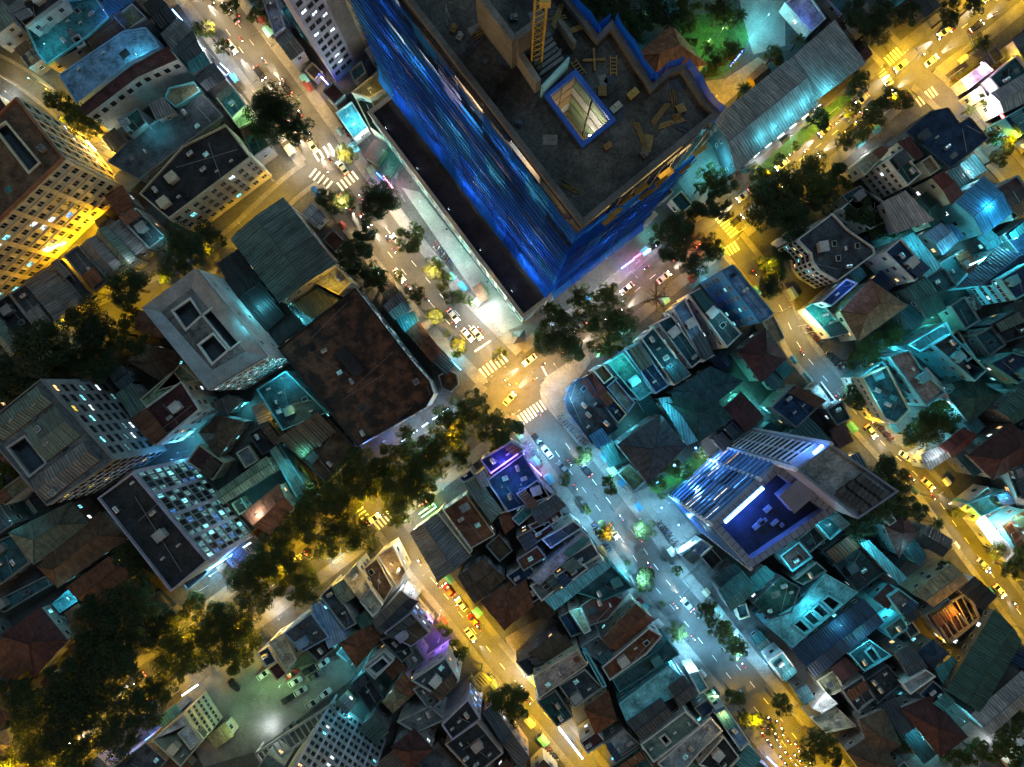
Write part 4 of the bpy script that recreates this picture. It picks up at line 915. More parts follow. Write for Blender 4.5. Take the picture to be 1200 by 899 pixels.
bld("narrow blue lit shop roof under dark trees", 7, 13, (690,690,770,630,790,655,715,720), SH, 'blue', 'grey', rise=.4)
bld("western edge house with tan hipped roof", 7, 13, (-60,780,20,740,60,800,-20,850), HI, 'tan', 'grey', rise=1)
# ---------------------------------------------------------------- podium and the netted tower under construction
U = Vector((-.61, .79)).normalized(); V = Vector((U.y, -U.x))       # along the avenue side, along the boulevard side
TA = Vector((10.6, 25.6)); TW, TL = 29.5, 73.0; ZP, ZT = 15.0, 90.0
pod = [P(613, 373, ZP), P(704, 303, ZP)]
pa = Vector((pod[0].x, pod[0].y))
POD = [pa, pa+V*52, pa+V*52+U*96, pa+U*75]
px0 = P(431, 131, ZP); POD[3] = Vector((px0.x, px0.y)); POD[2] = POD[3]+V*40; POD[1] = pa+V*46
c0 = sum(POD, Vector((0, 0)))/4
PODW = [(p.x, p.y) for p in POD]
podium = thing("podium", "broad black roofed podium around the blue netted tower", "building", (c0.x, c0.y, 0))
L = [(p.x-c0.x, p.y-c0.y) for p in POD]; L = L if area(L) > 0 else L[::-1]
b = MB(); b.prism(L, -.3, ZP-1); obj("wall", b.mesh("wall", wallm('cream')), podium)
b = MB(); b.prism(inset(L, .8), ZP-1, ZP-.8); obj("roof", b.mesh("roof", paint('podium_felt', (.06, .05, .042), .9, .7, .15, bump=.3)), podium)
b = MB(); i1, i0 = inset(L, .9), inset(L, -.15)
for i in range(4):
    j = (i+1) % 4
    b.face([(*i0[i], ZP-1.4), (*i0[j], ZP-1.4), (*i0[j], ZP), (*i0[i], ZP)]); b.face([(*i1[j], ZP-.9), (*i1[i], ZP-.9), (*i1[i], ZP), (*i1[j], ZP)]); b.face([(*i0[i], ZP), (*i0[j], ZP), (*i1[j], ZP), (*i1[i], ZP)])
obj("parapet", b.mesh("parapet", wallm('cream')), podium)
for i in range(4):
    a, c = Vector(L[i]), Vector(L[(i+1) % 4]); d = c-a; nn = Vector((d.y, -d.x)).normalized(); mid = (a+c)/2+c0
    if nn.dot(-mid) < 0: continue
    for k in range(int(d.length/4)):
        p = a+d*((k+.5)/int(d.length/4))
        for z in (3.2, 8.6): obj("window", WINS[(1, 'dim' if R.random() < .4 else 'dark')], podium, (p.x, p.y, z), math.atan2(d.y, d.x), (3.2, 1, 3.6))
BLD.append((podium, [(p.x, p.y) for p in POD], 14.2))
def netmat(i, c):
    m, N, Lk, bs = nodes_of("safety_net_%d" % i)
    out = N["Material Output"]; tr = N.new("ShaderNodeBsdfTranslucent"); df = N.new("ShaderNodeBsdfDiffuse"); mx = N.new("ShaderNodeMixShader"); tp = N.new("ShaderNodeBsdfTransparent"); mx2 = N.new("ShaderNodeMixShader")
    tc = N.new("ShaderNodeTexCoord"); n = N.new("ShaderNodeTexNoise"); mp = N.new("ShaderNodeMapping"); mp.inputs["Scale"].default_value = (1.3, 1.3, .07)
    Lk.new(tc.outputs["Object"], mp.inputs[0]); Lk.new(mp.outputs[0], n.inputs[0]); n.inputs["Scale"].default_value = 1.2; n.inputs["Detail"].default_value = 5
    cr = N.new("ShaderNodeMixRGB"); cr.inputs[1].default_value = (*[x*.8 for x in c], 1); cr.inputs[2].default_value = (*[min(1, x*1.6) for x in c], 1)
    Lk.new(n.outputs[0], cr.inputs[0])
    Lk.new(cr.outputs[0], tr.inputs[0]); Lk.new(cr.outputs[0], df.inputs[0]); mx.inputs[0].default_value = .5; mx2.inputs[0].default_value = .1
    Lk.new(df.outputs[0], mx.inputs[1]); Lk.new(tr.outputs[0], mx.inputs[2]); Lk.new(mx.outputs[0], mx2.inputs[1]); Lk.new(tp.outputs[0], mx2.inputs[2]); Lk.new(mx2.outputs[0], out.inputs[0])
    return m
NETS = [netmat(0, (.01, .11, .62)), netmat(1, (.018, .18, .66)), netmat(2, (.006, .06, .4)), netmat(3, (.02, .2, .6)), netmat(4, (.1, .15, .5))]
tower = thing("construction_tower", "tall unfinished concrete tower wrapped in blue safety netting", "building", (TA.x, TA.y, ZP-.8))
def TP(u, v, z=0): p = U*u+V*v; return (p.x, p.y, z-(ZP-.8))
# roof outline at the top, with the two notches on the garden side, in tower axes
top_px = [(681,267),(842,136),(826,120),(800,79),(782,84),(763,101),(716,28),(700,45),(560,-130)]
ol = []
for x, y in top_px:
    w = P(x, y, ZT); d = Vector((w.x, w.y))-TA; ol.append((d.dot(U), d.dot(V)))
vb = ol[-1][1]; ol += [(TL, vb), (TL, 0)]
HOLE = []
for x, y in src(3, (165,430,275,340,428,535,312,628)):
    w = P(x, y, ZT); d = Vector((w.x, w.y))-TA; HOLE.append((d.dot(U), d.dot(V)))
FH = 3.4; NF = 22
CONCD = paint("dark_concrete", (.1, .097, .092), .9, .85, .12, bump=.4, var=.1)
def slab(z0, z1, ins, hole, mat, nm):
    q = [TP(u, v) for u, v in ol]; q2 = [(p[0], p[1]) for p in q]; q2 = q2 if area(q2) > 0 else q2[::-1]
    if ins: q2 = inset(q2, ins)
    b = MB(); zz0, zz1 = z0-(ZP-.8), z1-(ZP-.8)
    h2 = [(TP(u, v)[0], TP(u, v)[1]) for u, v in HOLE]; h2 = h2 if area(h2) > 0 else h2[::-1]
    if hole:
        al = [[Vector((x, y, 0)) for x, y in q2], [Vector((x, y, 0)) for x, y in h2]]; fv = al[0]+al[1]
        for z in (zz0, zz1):
            for tri in tessellate_polygon(al):
                f = [(fv[i].x, fv[i].y, z) for i in tri]
                b.face(f if (area(f) > 0) == (z == zz1) else f[::-1])
        for i in range(len(h2)):
            j = (i+1) % len(h2); b.face([(*h2[j], zz0), (*h2[i], zz0), (*h2[i], zz1), (*h2[j], zz1)])
        b.prism(q2, zz0, zz1, top=False)
    else: b.prism(q2, zz0, zz1, bot=True)
    return obj(nm, b.mesh(nm, mat), tower), h2
for k in range(NF):
    z = ZP+FH*k
    slab(z, z+.3, .5, True, CONC if k < NF-1 else CONCD, "floor_slab")
roof_s, h2 = slab(ZT-.5, ZT, 0, True, CONCD, "roof_slab")
q2 = [(TP(u, v)[0], TP(u, v)[1]) for u, v in ol]; q2 = q2 if area(q2) > 0 else q2[::-1]
b = MB(); qi = inset(q2, .9); zt = ZT-(ZP-.8)
for i in range(len(q2)):
    j = (i+1) % len(q2)
    b.face([(*q2[i], zt), (*q2[j], zt), (*q2[j], zt+1.3), (*q2[i], zt+1.3)]); b.face([(*qi[j], zt), (*qi[i], zt), (*qi[i], zt+1.3), (*qi[j], zt+1.3)]); b.face([(*q2[i], zt+1.3), (*q2[j], zt+1.3), (*qi[j], zt+1.3), (*qi[i], zt+1.3)])
obj("parapet", b.mesh("parapet", paint("parapet_concrete", (.1, .105, .11), .9, .5, .2, bump=.3)), tower)
b = MB(); b.box((0, 0, FH/2), (.9, .9, FH-.3)); cm = b.mesh("column", CONC)
cols = [(u, 1.6) for u in range(3, 72, 8)]+[(1.6, v) for v in range(9, 29, 7)]
for k in range(0, NF):
    for u, v in cols:
        if k >= NF: break
        obj("column", cm, tower, TP(u, v, ZP+FH*k+.3)) if (k*7+int(u)) % 3 == 0 or k > 17 else None
# shaft through the top floors: lit walls and a blue rim
b = MB(); z0, z1 = zt-16, zt
for i in range(4):
    j = (i+1) % 4; b = MB(); A0, A1 = h2[i], h2[j]
    nsp = 5
    for s in range(nsp):
        za, zb = z0+(z1-z0)*s/nsp+.15, z0+(z1-z0)*(s+1)/nsp-.1
        for t0, t1 in ((0, .48), (.52, 1)):
            p0, p1 = lerp(A0, A1, t0), lerp(A0, A1, t1); b = MB(); b.face([(*p1, za), (*p0, za), (*p0, zb), (*p1, zb)])
            obj("shaft_panel", b.mesh("shaft_panel", wallm('tan' if i % 2 == 0 else 'lgreen') if R.random() < .8 else wallm('white')), tower)
b = MB(); ho = inset(h2, -.7)
for i in range(4):
    j = (i+1) % 4; b.face([(*ho[i], zt), (*ho[j], zt), (*ho[j], zt+.9), (*ho[i], zt+.9)]); b.face([(*ho[i], zt+.9), (*ho[j], zt+.9), (*h2[j], zt+.9), (*h2[i], zt+.9)]); b.face([(*h2[j], zt-.4), (*h2[i], zt-.4), (*h2[i], zt+.9), (*h2[j], zt+.9)])
obj("shaft_rim", b.mesh("shaft_rim", paint("blue_boarding", (.02, .1, .5), .6, .4)), tower)
b = MB(); b.prism(h2, z0-.3, z0); obj("shaft_floor", b.mesh("shaft_floor", wallm('tan')), tower)
hc = (sum(p[0] for p in h2)/4, sum(p[1] for p in h2)/4)
for k, dz in ((0, -3), (1, -9)):
    b = MB(); q = lerp(h2[0], h2[1], .5); q = lerp(q, hc, .16); b.box((*q, zt+dz), (.9, .2, .2)); wl = obj("work_lamp", b.mesh("work_lamp", glow("work_lamp_glow", (1, .9, .7), 20)), tower)
    light('POINT', wl, (*lerp(q, hc, .3), zt+dz-.3), 450, (1, .88, .7), .4)
# core walls, stair flight, board with cyan light in its paint, crane mast
def wbox(px0, px1, th, za, zb, nm, mat, par=tower):
    a, c = P(*px0, zb), P(*px1, zb); d = c-a; m = (a+c)/2
    b = MB(); b.box((m.x-TA.x, m.y-TA.y, (za+zb)/2-(ZP-.8)), (d.length, th, zb-za), 0, math.atan2(d.y, d.x)); return obj(nm, b.mesh(nm, mat), par)
CW = paint("core_concrete", (.2, .21, .22), .9, .5, .15, bump=.3)
wbox((560,-10), (603,46), 1.0, ZT, ZT+9, "core_wall", CW); wbox((605,43), (640,17), 1.0, ZT, ZT+9, "core_wall", CW)
wbox((606,56), (631,95), 1.0, ZT, ZT+4, "core_wall", CW); wbox((655,22), (674,50), .6, ZT, ZT+2.5, "core_wall", CW)
for k in range(8):
    f = k/7; wbox((612+20*f, 47+40*f), (638+22*f, 27+40*f), .55, ZT, ZT+.6+.45*(7-k), "step", CW)
wbox((635,101), (667,67), .25, ZT, ZT+4.2, "signboard", paint("cyan_lit_board", (.2, .55, .7), .6, .3))  # cyan light on the board is put into its paint
crane = thing("tower_crane", "yellow lattice crane mast standing beside the tower core", "crane", P(628, 78, ZT))
YEL = paint("crane_yellow", (.42, .3, .05), .5, .4)
for sx in (-.8, .8):
    for sy in (-.8, .8): b = MB(); b.box((sx, sy, 15), (.22, .22, 30)); obj("leg", b.mesh("leg", YEL), crane)
b = MB(); b.tube((-.8, -.8, 0), (.8, -.8, 1.6), .07, .07, 4); b.tube((.8, .8, 0), (-.8, .8, 1.6), .07, .07, 4); b.tube((-.8, .8, 0), (-.8, -.8, 1.6), .07, .07, 4); b.tube((.8, -.8, 0), (.8, .8, 1.6), .07, .07, 4)
lm = b.mesh("lacing", YEL)
for k in range(18): obj("lacing", lm, crane, (0, 0, 1.6*k))
b = MB(); b.box((4, 14, 30.5), (1.2, 1.2, .9)); b.box((0, 10, 30.4), (1.3, 34, 1.2)); obj("jib", b.mesh("jib", YEL), crane)
# building materials on the roof deck
def deckbox(nm, label, t, x, y, d, ang, mat, cat, z=ZT):
    p = PT(t, x, y, z); b = MB()
    if nm == 'ladder':
        b.box((-.5, 0, .15), (.15, d[1], .15)); b.box((.5, 0, .15), (.15, d[1], .15))
        for k in range(5): b.box((0, -d[1]/2+.4+k*(d[1]-.8)/4, .15), (1, .14, .12))
    elif nm == 'timber_cross': b.box((0, 0, .15), (d[0], .35, .3)); b.box((0, 0, .4), (.35, d[0], .2))
    elif nm == 'pallet':
        for k in range(5): b.box((-d[0]/2+(k+.5)*d[0]/5, 0, .45), (d[0]/5*.8, d[1], .06))
        b.box((0, -d[1]*.4, .2), (d[0], .12, .4)); b.box((0, d[1]*.4, .2), (d[0], .12, .4))
    else: b.box((0, 0, d[2]/2), d); b.box((d[0]*.2, d[1]*.15, d[2]+.1), (d[0]*.5, d[1]*.6, .2))
    tag(obj(nm, b.mesh(nm, mat), None, (p.x, p.y, z+.01), ang), label, cat)
TIM = paint("timber", (.3, .2, .07), .8, .4)
deckbox('timber_cross', "cross of two yellow timbers on the tower roof deck", 3, 360, 265, (3.6,), .05, TIM, "timber")
deckbox('ladder', "yellow ladder lying on the tower roof deck", 3, 445, 290, (0, 3.2), 0, TIM, "ladder")
deckbox('ladder', "tilted yellow ladder between core stair and timber cross", 3, 290, 300, (0, 3.0), .6, TIM, "ladder")
deckbox('pallet', "yellow pallet with small lit lamp beside the shaft", 3, 395, 403, (1.4, 1.7), 0, TIM, "pallet")
deckbox('crate', "pale yellow formwork crate near the shaft", 3, 530, 415, (1.7, 1.1, .7), .7, paint("formwork", (.45, .36, .1), .7, .3), "crate")
deckbox('crate', "white and yellow sheet stack beside the shaft", 3, 455, 475, (2.0, 1.1, .5), .7, paint("sheet_stack", (.5, .52, .45), .7, .3), "crate")
deckbox('pallet', "dark yellow pallet near the far tower corner", 3, 740, 480, (1.4, 1.4), .4, TIM, "pallet")
for x, y, a_ in ((650,500,.9),(565,590,-1.2),(700,540,.3),(200,70,1.2),(300,120,.4)):
    p = PT(3, x, y, ZT); b = MB()
    for k in range(3): b.box((0, -.3+.3*k, .1+.05*(k % 2)), (4.5-k*.4, .22, .18))
    tag(obj("timber_bundle", b.mesh("timber_bundle", TIM), None, (p.x, p.y, ZT+.01), a_), "loose bundle of dark timbers on the tower roof deck", "timber", "timber bundles on the tower roof")
# netting: every panel hangs on its own, billowing a little
def net_panel(u0, v0, u1, v1, za, zb, mat, bil, side):
    b = MB(); nx, nz = 10, 8; ph = R.uniform(0, 6)
    g = []
    for i in range(nx+1):
        for j in range(nz+1):
            s, t_ = i/nx, j/nz; u = u0+(u1-u0)*s; v = v0+(v1-v0)*s
            o_ = 1.1+bil*math.sin(math.pi*s)*math.sin(math.pi*min(1, t_*1.1))+.1*math.sin(9*s+ph+t_*.7)*math.sin(math.pi*s)+.04*math.sin(21*s+ph)*math.sin(math.pi*s)
            o_ += 1.6*(1-t_)**3*(za < ZP+5)
            if side == 0: v -= o_
            else: u -= o_
            g.append(TP(u, v, za+(zb-za)*t_))
    for i in range(nx):
        for j in range(nz):
            k = i*(nz+1)+j; b.face([g[k], g[k+nz+1], g[k+nz+2], g[k+1]])
    me = b.mesh("net_panel", mat); me.polygons.foreach_set("use_smooth", [True]*len(me.polygons)); obj("net_panel", me, tower)
NC = 12
gapz = {4: [(81, 85)], 3: [(78, 82)], 2: [(69, 72)], 6: [(80, 84)], 0: [(77.5, 82)], 1: [(62, 65)], 8: [(72, 75)], 7: [(86, 88.5)], 5: [(86, 88.5)], 10: [(70, 73)]}
for i in range(NC):
    z = ZP
    cuts = sorted(gapz.get(i, []))
    while z < ZT-.5:
        g = next((c for c in cuts if c[0] >= z-.01), None); z1 = min(ZT-.2, z+R.uniform(11, 19))
        if g and z1 > g[0]: z1 = g[0]
        if ZT-z1 < 4: z1 = ZT-.2
        q = R.random(); m = NETS[0] if q < .5 else NETS[2] if q < .72 else NETS[1] if q < .9 else NETS[3] if q < .96 else NETS[4]
        net_panel(TL*i/NC+(-1.1 if i == 0 else -.05), 0, TL*(i+1)/NC+.05, 0, z, z1, m, R.uniform(.05, .5), 0)
        z = g[1] if g and abs(z1-g[0]) < .01 else z1
for i in range(6):
    tops = (ZT-.2, ZT-3, ZT-8, ZT-13, ZT-15, ZT-12)[i]; z = ZP
    while z < tops-1:
        z1 = min(tops, z+R.uniform(9, 16))
        net_panel(0, TW*i/6-(1.1 if i == 0 else .05), 0, TW*(i+1)/6+.05, z, z1, R.choice(NETS[:3]), R.uniform(.05, .5), 1); z = z1
b = MB(); b.box((0, 0, 0), (TL+1, .16, .22)); rl = b.mesh("tie_rope", paint("net_rope", (.01, .04, .16), .8, .3)); aU = math.atan2(U.y, U.x)
b = MB(); b.box((0, 0, 0), (TW+1, .16, .22)); rr_ = b.mesh("tie_rope", MATS["net_rope"]); aV_ = math.atan2(V.y, V.x)
for k in range(1, NF): obj("tie_rope", rl, tower, TP(TL/2, -1.45, ZP+FH*k), aU); obj("tie_rope", rr_, tower, TP(-1.45, TW/2, ZP+FH*k), aV_) if ZP+FH*k < ZT-20 else None
# scaffold on the boulevard face
SCAF = paint("scaffold_steel", (.3, .28, .22), .5, .3)
b = MB(); b.box((0, 0, (ZT-ZP)-17), (.1, .1, 34)); sp = b.mesh("scaffold_pole", SCAF)
for k in range(9):
    for off in (.9,): obj("scaffold_pole", sp, tower, TP(-off, 5+k*3, ZP))
PLK = [paint("scaffold_plank", (.35, .24, .06), .8, .4), paint("scaffold_plank_teal_lit", (.2, .34, .36), .7, .4)]  # yellow upper and teal lower lighting put into the plank colours
b = MB(); b.box((0, 0, 0), (.75, 2.7, .1)); b.box((.5, 0, .9), (.06, 2.7, .06)); pk = [b.mesh("scaffold_plank", m) for m in PLK]
aV = math.atan2(V.y, V.x)-math.pi/2
for f in range(1, NF):
    for k in range(8):
        if R.random() < .26 and ZP+FH*f > ZT-24: obj("scaffold_plank", pk[0 if f > 12 else 1], tower, TP(-1.5-R.uniform(-.5, .4), 6.5+k*3+R.uniform(-.4, .4), ZP+FH*f+R.uniform(-.3, .3)), aV)
# work lamps inside the floors behind the netting
for u, v, f, e, c in ((14,3,20,900,(1,.6,.25)),(30,3,19,900,(1,.62,.28)),(22,3,14,700,(1,.6,.3)),(44,3,16,700,(.8,.9,1)),(8,3,9,700,(.75,.9,1)),(30,3,7,800,(.7,.88,1)),(48,3,5,700,(.7,.88,1)),(18,3,4,800,(.75,.9,1)),(60,3,10,800,(.7,.88,1)),
                      (36,2,12,600,(1,.65,.35)),(3,9,20,900,(1,.66,.2)),(3,20,20,1200,(1,.66,.2)),(3,26,18,900,(1,.66,.2)),(3,8,6,900,(.5,.95,1)),(3,14,9,900,(.5,.95,1)),(3,20,12,700,(.6,.9,1)),(10,2,1,700,(.6,.85,1)),(34,2,1,700,(.6,.85,1)),(55,3,19,700,(.7,.88,1)),*[(R.uniform(2, 70), 2.6, R.randrange(0, 21), R.uniform(120, 420), R.choice(((.6,.85,1),(.5,.8,1),(.8,.9,1),(1,.7,.4)))) for _ in range(16)]):
    b = MB(); b.box((0, 0, 0), (.5, .5, .16)); o = obj("work_lamp", b.mesh("work_lamp", MATS["work_lamp_glow"]), tower, TP(u, v, ZP+FH*f+FH-.35))
    light('POINT', o, (0, 0, -.4), e*2.6, c, .3)
# flood lamps added along the podium roof to brighten the netting
for u, c in ((6,(.55,.8,1)),(20,(.5,.75,1)),(34,(.5,.75,1)),(48,(.45,.7,1)),(62,(.45,.7,1))):
    p = TA+U*u-V*9; t = thing("added_flood_light", "added low flood light on the podium roof aimed at blue netting", "flood light", (p.x, p.y, ZP-.8), math.atan2(V.y, V.x), "added flood lights on the podium")
    b = MB(); b.box((0, 0, .35), (.12, .12, .7)); b.box((0, 0, .03), (.6, .6, .06)); obj("stand", b.mesh("stand", BLACKM), t)
    b = MB(); b.box((.1, 0, .85), (.25, .7, .5)); hd = obj("head", b.mesh("head", BLACKM), t); b = MB(); b.box((.235, 0, .85), (.02, .6, .4)); obj("lens", b.mesh("lens", glow("flood_lens", (.7, .85, 1), 12)), hd)
    light("SPOT", t, (.4, 0, .9), 5200, (.35, .6, 1), .2, (0, math.radians(-138), 0), 70, .9)
for u in (12, 30, 46):
    p = TA+U*u-V*12.5; t = thing("ground_lamp", "small amber lamp standing on the podium roof", "lamp", (p.x, p.y, ZP-.8), 0, "amber lamps on the podium")
    b = MB(); b.box((0, 0, .7), (.1, .1, 1.4)); b.box((0, 0, 1.5), (.5, .5, .12)); obj("post", b.mesh("post", BLACKM), t); light('POINT', t, (0, 0, 1.3), 420, (1, .62, .25), .15)

# ---------------------------------------------------------------- glass tower with the blue roof court
GB = [P(784,580), P(846,524), P(877,502), P(936,543), P(821,621)]
gc = sum(GB, Vector())/5
gt = thing("glass_tower", "blue lit glass office tower with a sunken roof court", "building", gc)
G = [Vector((p.x-gc.x, p.y-gc.y)) for p in GB]
H1, H2 = 42.0, 52.0
BLD.append((gt, [(p.x, p.y) for p in GB], .01))
split_e = G[4].lerp(G[3], (G[1]-G[0]).length/(G[2]-G[0]).length)
main = [G[0], G[1], split_e, G[4]]; core = [G[1], G[2], G[3], split_e]
m2 = [(p.x, p.y) for p in main]; m2 = m2 if area(m2) > 0 else m2[::-1]
k2 = [(p.x, p.y) for p in core]; k2 = k2 if area(k2) > 0 else k2[::-1]
GW = paint("tower_cladding", (.22, .26, .36), .4, .25, .2)
GD = paint("tower_court", (.022, .03, .06), .6, .6, .3)
b = MB(); b.prism(m2, -.3, H1-3); obj("wall", b.mesh("wall", GW), gt)
i1 = inset(m2, 1.7); b = MB()
for i in range(4):
    j = (i+1) % 4
    b.face([(*m2[i], H1-3), (*m2[j], H1-3), (*m2[j], H1), (*m2[i], H1)]); b.face([(*i1[j], H1-3), (*i1[i], H1-3), (*i1[i], H1), (*i1[j], H1)]); b.face([(*m2[i], H1), (*m2[j], H1), (*i1[j], H1), (*i1[i], H1)])
obj("parapet", b.mesh("parapet", GW), gt)
b = MB(); b.prism(inset(m2, 1.6), H1-3.02, H1-2.9); obj("roof_court", b.mesh("roof_court", GD), gt)
b = MB(); b.prism(k2, -.3, H2-1); obj("wall", b.mesh("wall", GW), gt)
b = MB(); b.prism(inset(k2, .5), H2-1, H2-.8); obj("roof", b.mesh("roof", flatm('lgrey')), gt)
ik = inset(k2, .45); b = MB()
for i in range(4):
    j = (i+1) % 4
    b.face([(*k2[i], H2-1), (*k2[j], H2-1), (*k2[j], H2), (*k2[i], H2)]); b.face([(*ik[j], H2-1), (*ik[i], H2-1), (*ik[i], H2), (*ik[j], H2)]); b.face([(*k2[i], H2), (*k2[j], H2), (*ik[j], H2), (*ik[i], H2)])
obj("parapet", b.mesh("parapet", GW), gt)
FINW = paint("white_fin", (.6, .62, .66), .4, .2); BANDG = paint("tower_band_blue_lit", (.09, .24, .55), .25, .2)  # blue facade lighting is put into the band colour
def face_bands(a, c, h, rows, frac, lit, kinds, mat, cols, z0=2, w=.86):
    d = c-a; nn = Vector((d.y, -d.x)).normalized()
    if nn.dot((a+c)/2) < 0: nn = -nn
    ang = math.atan2(d.y, d.x)
    if Vector((math.sin(ang), -math.cos(ang))).dot(nn) < 0: ang += math.pi
    fh = (h-z0)/rows; m = (a+c)/2+nn*.15
    b = MB(); b.box((0, 0, 0), (d.length, .55, fh*frac)); me = b.mesh("band", mat)
    for r in range(rows+1): obj("band", me, gt, (m.x, m.y, min(z0+fh*r, h-.3)), ang)
    for r in range(rows):
        for k in range(cols):
            p = a+d*((k+.5)/cols)
            kd = R.choice(kinds) if R.random() < lit else 'dark'
            obj("window", WINS[(0, kd)], gt, (p.x+nn.x*.06, p.y+nn.y*.06, z0+fh*(r+.5)), ang, (d.length/cols*w, 1, fh*(1-frac)*.92))
s1 = G[0].lerp(G[1], .74)
face_bands(G[0], s1, H1-3, 12, .42, .85, ('bluedim', 'bluedim', 'bluedim', 'blue', 'white'), BANDG, 3, w=.985)
face_bands(s1, G[1], H1-3, 12, .42, .8, ('warm', 'bluedim', 'bluedim'), BANDG, 1, w=.96)
face_bands(G[0], G[4], H1-3, 12, .36, .8, ('cyan', 'bluedim', 'dim'), BANDG, 3, w=.985)
face_bands(G[1].lerp(G[2], .12), G[1].lerp(G[2], .88), H2-5, 14, .3, .04, ('cyan',), FINW, 2, z0=4)
for p, h in ((G[1], H2), (G[2], H2), (s1, H1), (G[0], H1), (G[4], H1)):
    b = MB(); b.box((p.x*1.0, p.y*1.0, h/2), (.8, .8, h+.3), 0, .7); obj("corner_fin", b.mesh("corner_fin", FINW), gt)
# parapet cladding joints, roof plant grid, light bar
for i in range(4):
    a, c = Vector(m2[i]), Vector(m2[(i+1) % 4]); d = c-a; n_ = int(d.length/1.7)
    for k in range(1, n_):
        p = a+d*(k/n_); nn = Vector((-d.y, d.x)).normalized(); p += nn*.85; b = MB(); b.box((0, 0, 0), (.1, 1.6, .05)); obj("joint_strip", b.mesh("joint_strip", BLACKM), gt, (p.x, p.y, H1+.03), math.atan2(d.y, d.x)) if i != 9 else None
for i in range(6):
    for j in range(3):
        p = Vector(core[0]).lerp(Vector(core[3]), .55+.4*(i+.5)/6).lerp(Vector(core[1]).lerp(Vector(core[2]), .55+.4*(i+.5)/6), .15+.7*(j+.5)/3)
        b = MB(); b.box((0, 0, .5), (1.7, 1.3, 1)); obj("plant_unit", b.mesh("plant_unit", FRAMED), gt, (p.x, p.y, H2-.79), .7)
a, c = Vector((G[0].x, G[0].y)), Vector((G[1].x, G[1].y)); d = (c-a).normalized(); nn = Vector((d.y, -d.x)); nn = nn if nn.dot((a+c)/2) < 0 else -nn
p = a.lerp(c, .42)+nn*1.75
b = MB(); b.box((0, 0, 0), (12, 1.0, 1.0)); lb = obj("light_bar", b.mesh("light_bar", glow("light_bar_glow", (.16, .36, 1), 13)), gt, (p.x, p.y, H1-.5), math.atan2(d.y, d.x))
light('AREA', gt, (p.x+nn.x*.5, p.y+nn.y*.5, H1-.6), 2200, (.015, .13, 1), size=(11, .8)).rotation_euler = (math.radians(60), 0, math.atan2(d.y, d.x)+(0 if nn.dot(Vector((-d.y, d.x))) > 0 else math.pi))
q = Vector((G[1].x, G[1].y)).lerp(Vector((G[2].x, G[2].y)), .7)
b = MB(); b.box((0, 0, 0), (2.6, .5, .7)); obj("light_bar", b.mesh("light_bar", MATS["light_bar_glow"]), gt, (q.x-.2, q.y+.4, H2-.8), math.atan2(d.y, d.x))
light('POINT', gt, (q.x-2.2, q.y+2.2, H2-4), 1500, (.1, .3, 1), .4)
hc_ = Vector(split_e).lerp(Vector(G[1]), .5); b = MB(); b.box((0, 0, 1.8), (6, 5, 3.6)); b.box((0, 0, 3.65), (6.4, 5.4, .15)); obj("plant_room", b.mesh("plant_room", GW), gt, (hc_.x-2.6, hc_.y-1.8, H1-2.9), .72)

for k in range(7):
    p = Vector(main[0]).lerp(Vector(main[3]), .3+.5*R.random()).lerp(Vector(main[1]).lerp(Vector(main[2]), .3+.5*R.random()), R.uniform(.35, .8)); b = MB(); b.box((0, 0, .35), (R.uniform(.8, 2.2), R.uniform(.6, 1.2), .7)); obj("deck_planter", b.mesh("deck_planter", GW), gt, (p.x, p.y, H1-2.89), .72)
# ---------------------------------------------------------------- pergola court (beige frames) and steel pergola by the pale office
def pergola(label, t, quad, h, n, col, slats):
    q = [P(x, y, h) for x, y in src(t, quad)]; c = sum(q, Vector())/4
    o = thing("pergola", label, "pergola", (c.x, c.y, 0)); q = [p-Vector((c.x, c.y, 0)) for p in q]; m = wallm(col)
    for i in range(4):
        a, d = q[i], q[(i+1) % 4]; b = MB(); e = d-a; mm = (a+d)/2; b.box((mm.x, mm.y, h), (e.length+.4, .7, .5), 0, math.atan2(e.y, e.x)); obj("beam", b.mesh("beam", m), o)
        b = MB(); b.box((a.x, a.y, h/2-.15), (.5, .5, h-.3)); obj("post", b.mesh("post", m), o)
    for k in range(1, n):
        a, d = q[0].lerp(q[1], k/n), q[3].lerp(q[2], k/n); e = d-a; mm = (a+d)/2; b = MB(); b.box((mm.x, mm.y, h+.1), (e.length, slats, .25), 0, math.atan2(e.y, e.x)); obj("slat", b.mesh("slat", m), o)
pergola("tan framed pergola court lit orange from below", 16, (790,225,950,132,1002,245,872,352), 7, 6, 'tan', .35)
pergola("white steel pergola before the pale office", 14, (0,840,330,625,360,680,40,899), 6, 14, 'lgrey', .4)
pergola("small timber pergola on yellow south street yard", 14, (940,520,990,478,1035,525,985,565), 5, 5, 'olive', .3)

# blue netting standing above the parapet on the garden side, one length per edge
n2 = len(q2)
for i in range(n2):
    a, c = Vector(q2[i]), Vector(q2[(i+1) % n2]); m = (a+c)/2+TA
    d = c-a; nn = Vector((d.y, -d.x)).normalized()
    if nn.dot(m) < 0 or m.y > 75: continue
    b = MB(); seg = max(2, int(d.length/1.5)); ph = R.uniform(0, 6)
    for k in range(seg):
        p0, p1 = a+d*k/seg+nn*(.3+.2*math.sin(k*1.7+ph)), a+d*(k+1)/seg+nn*(.3+.2*math.sin((k+1)*1.7+ph)); b.face([(*p0, zt-4), (*p1, zt-4), (*(p1+nn*.3), zt+2.6), (*(p0+nn*.3), zt+2.6)])
    obj("net_panel", b.mesh("net_panel", NETS[0]), tower)
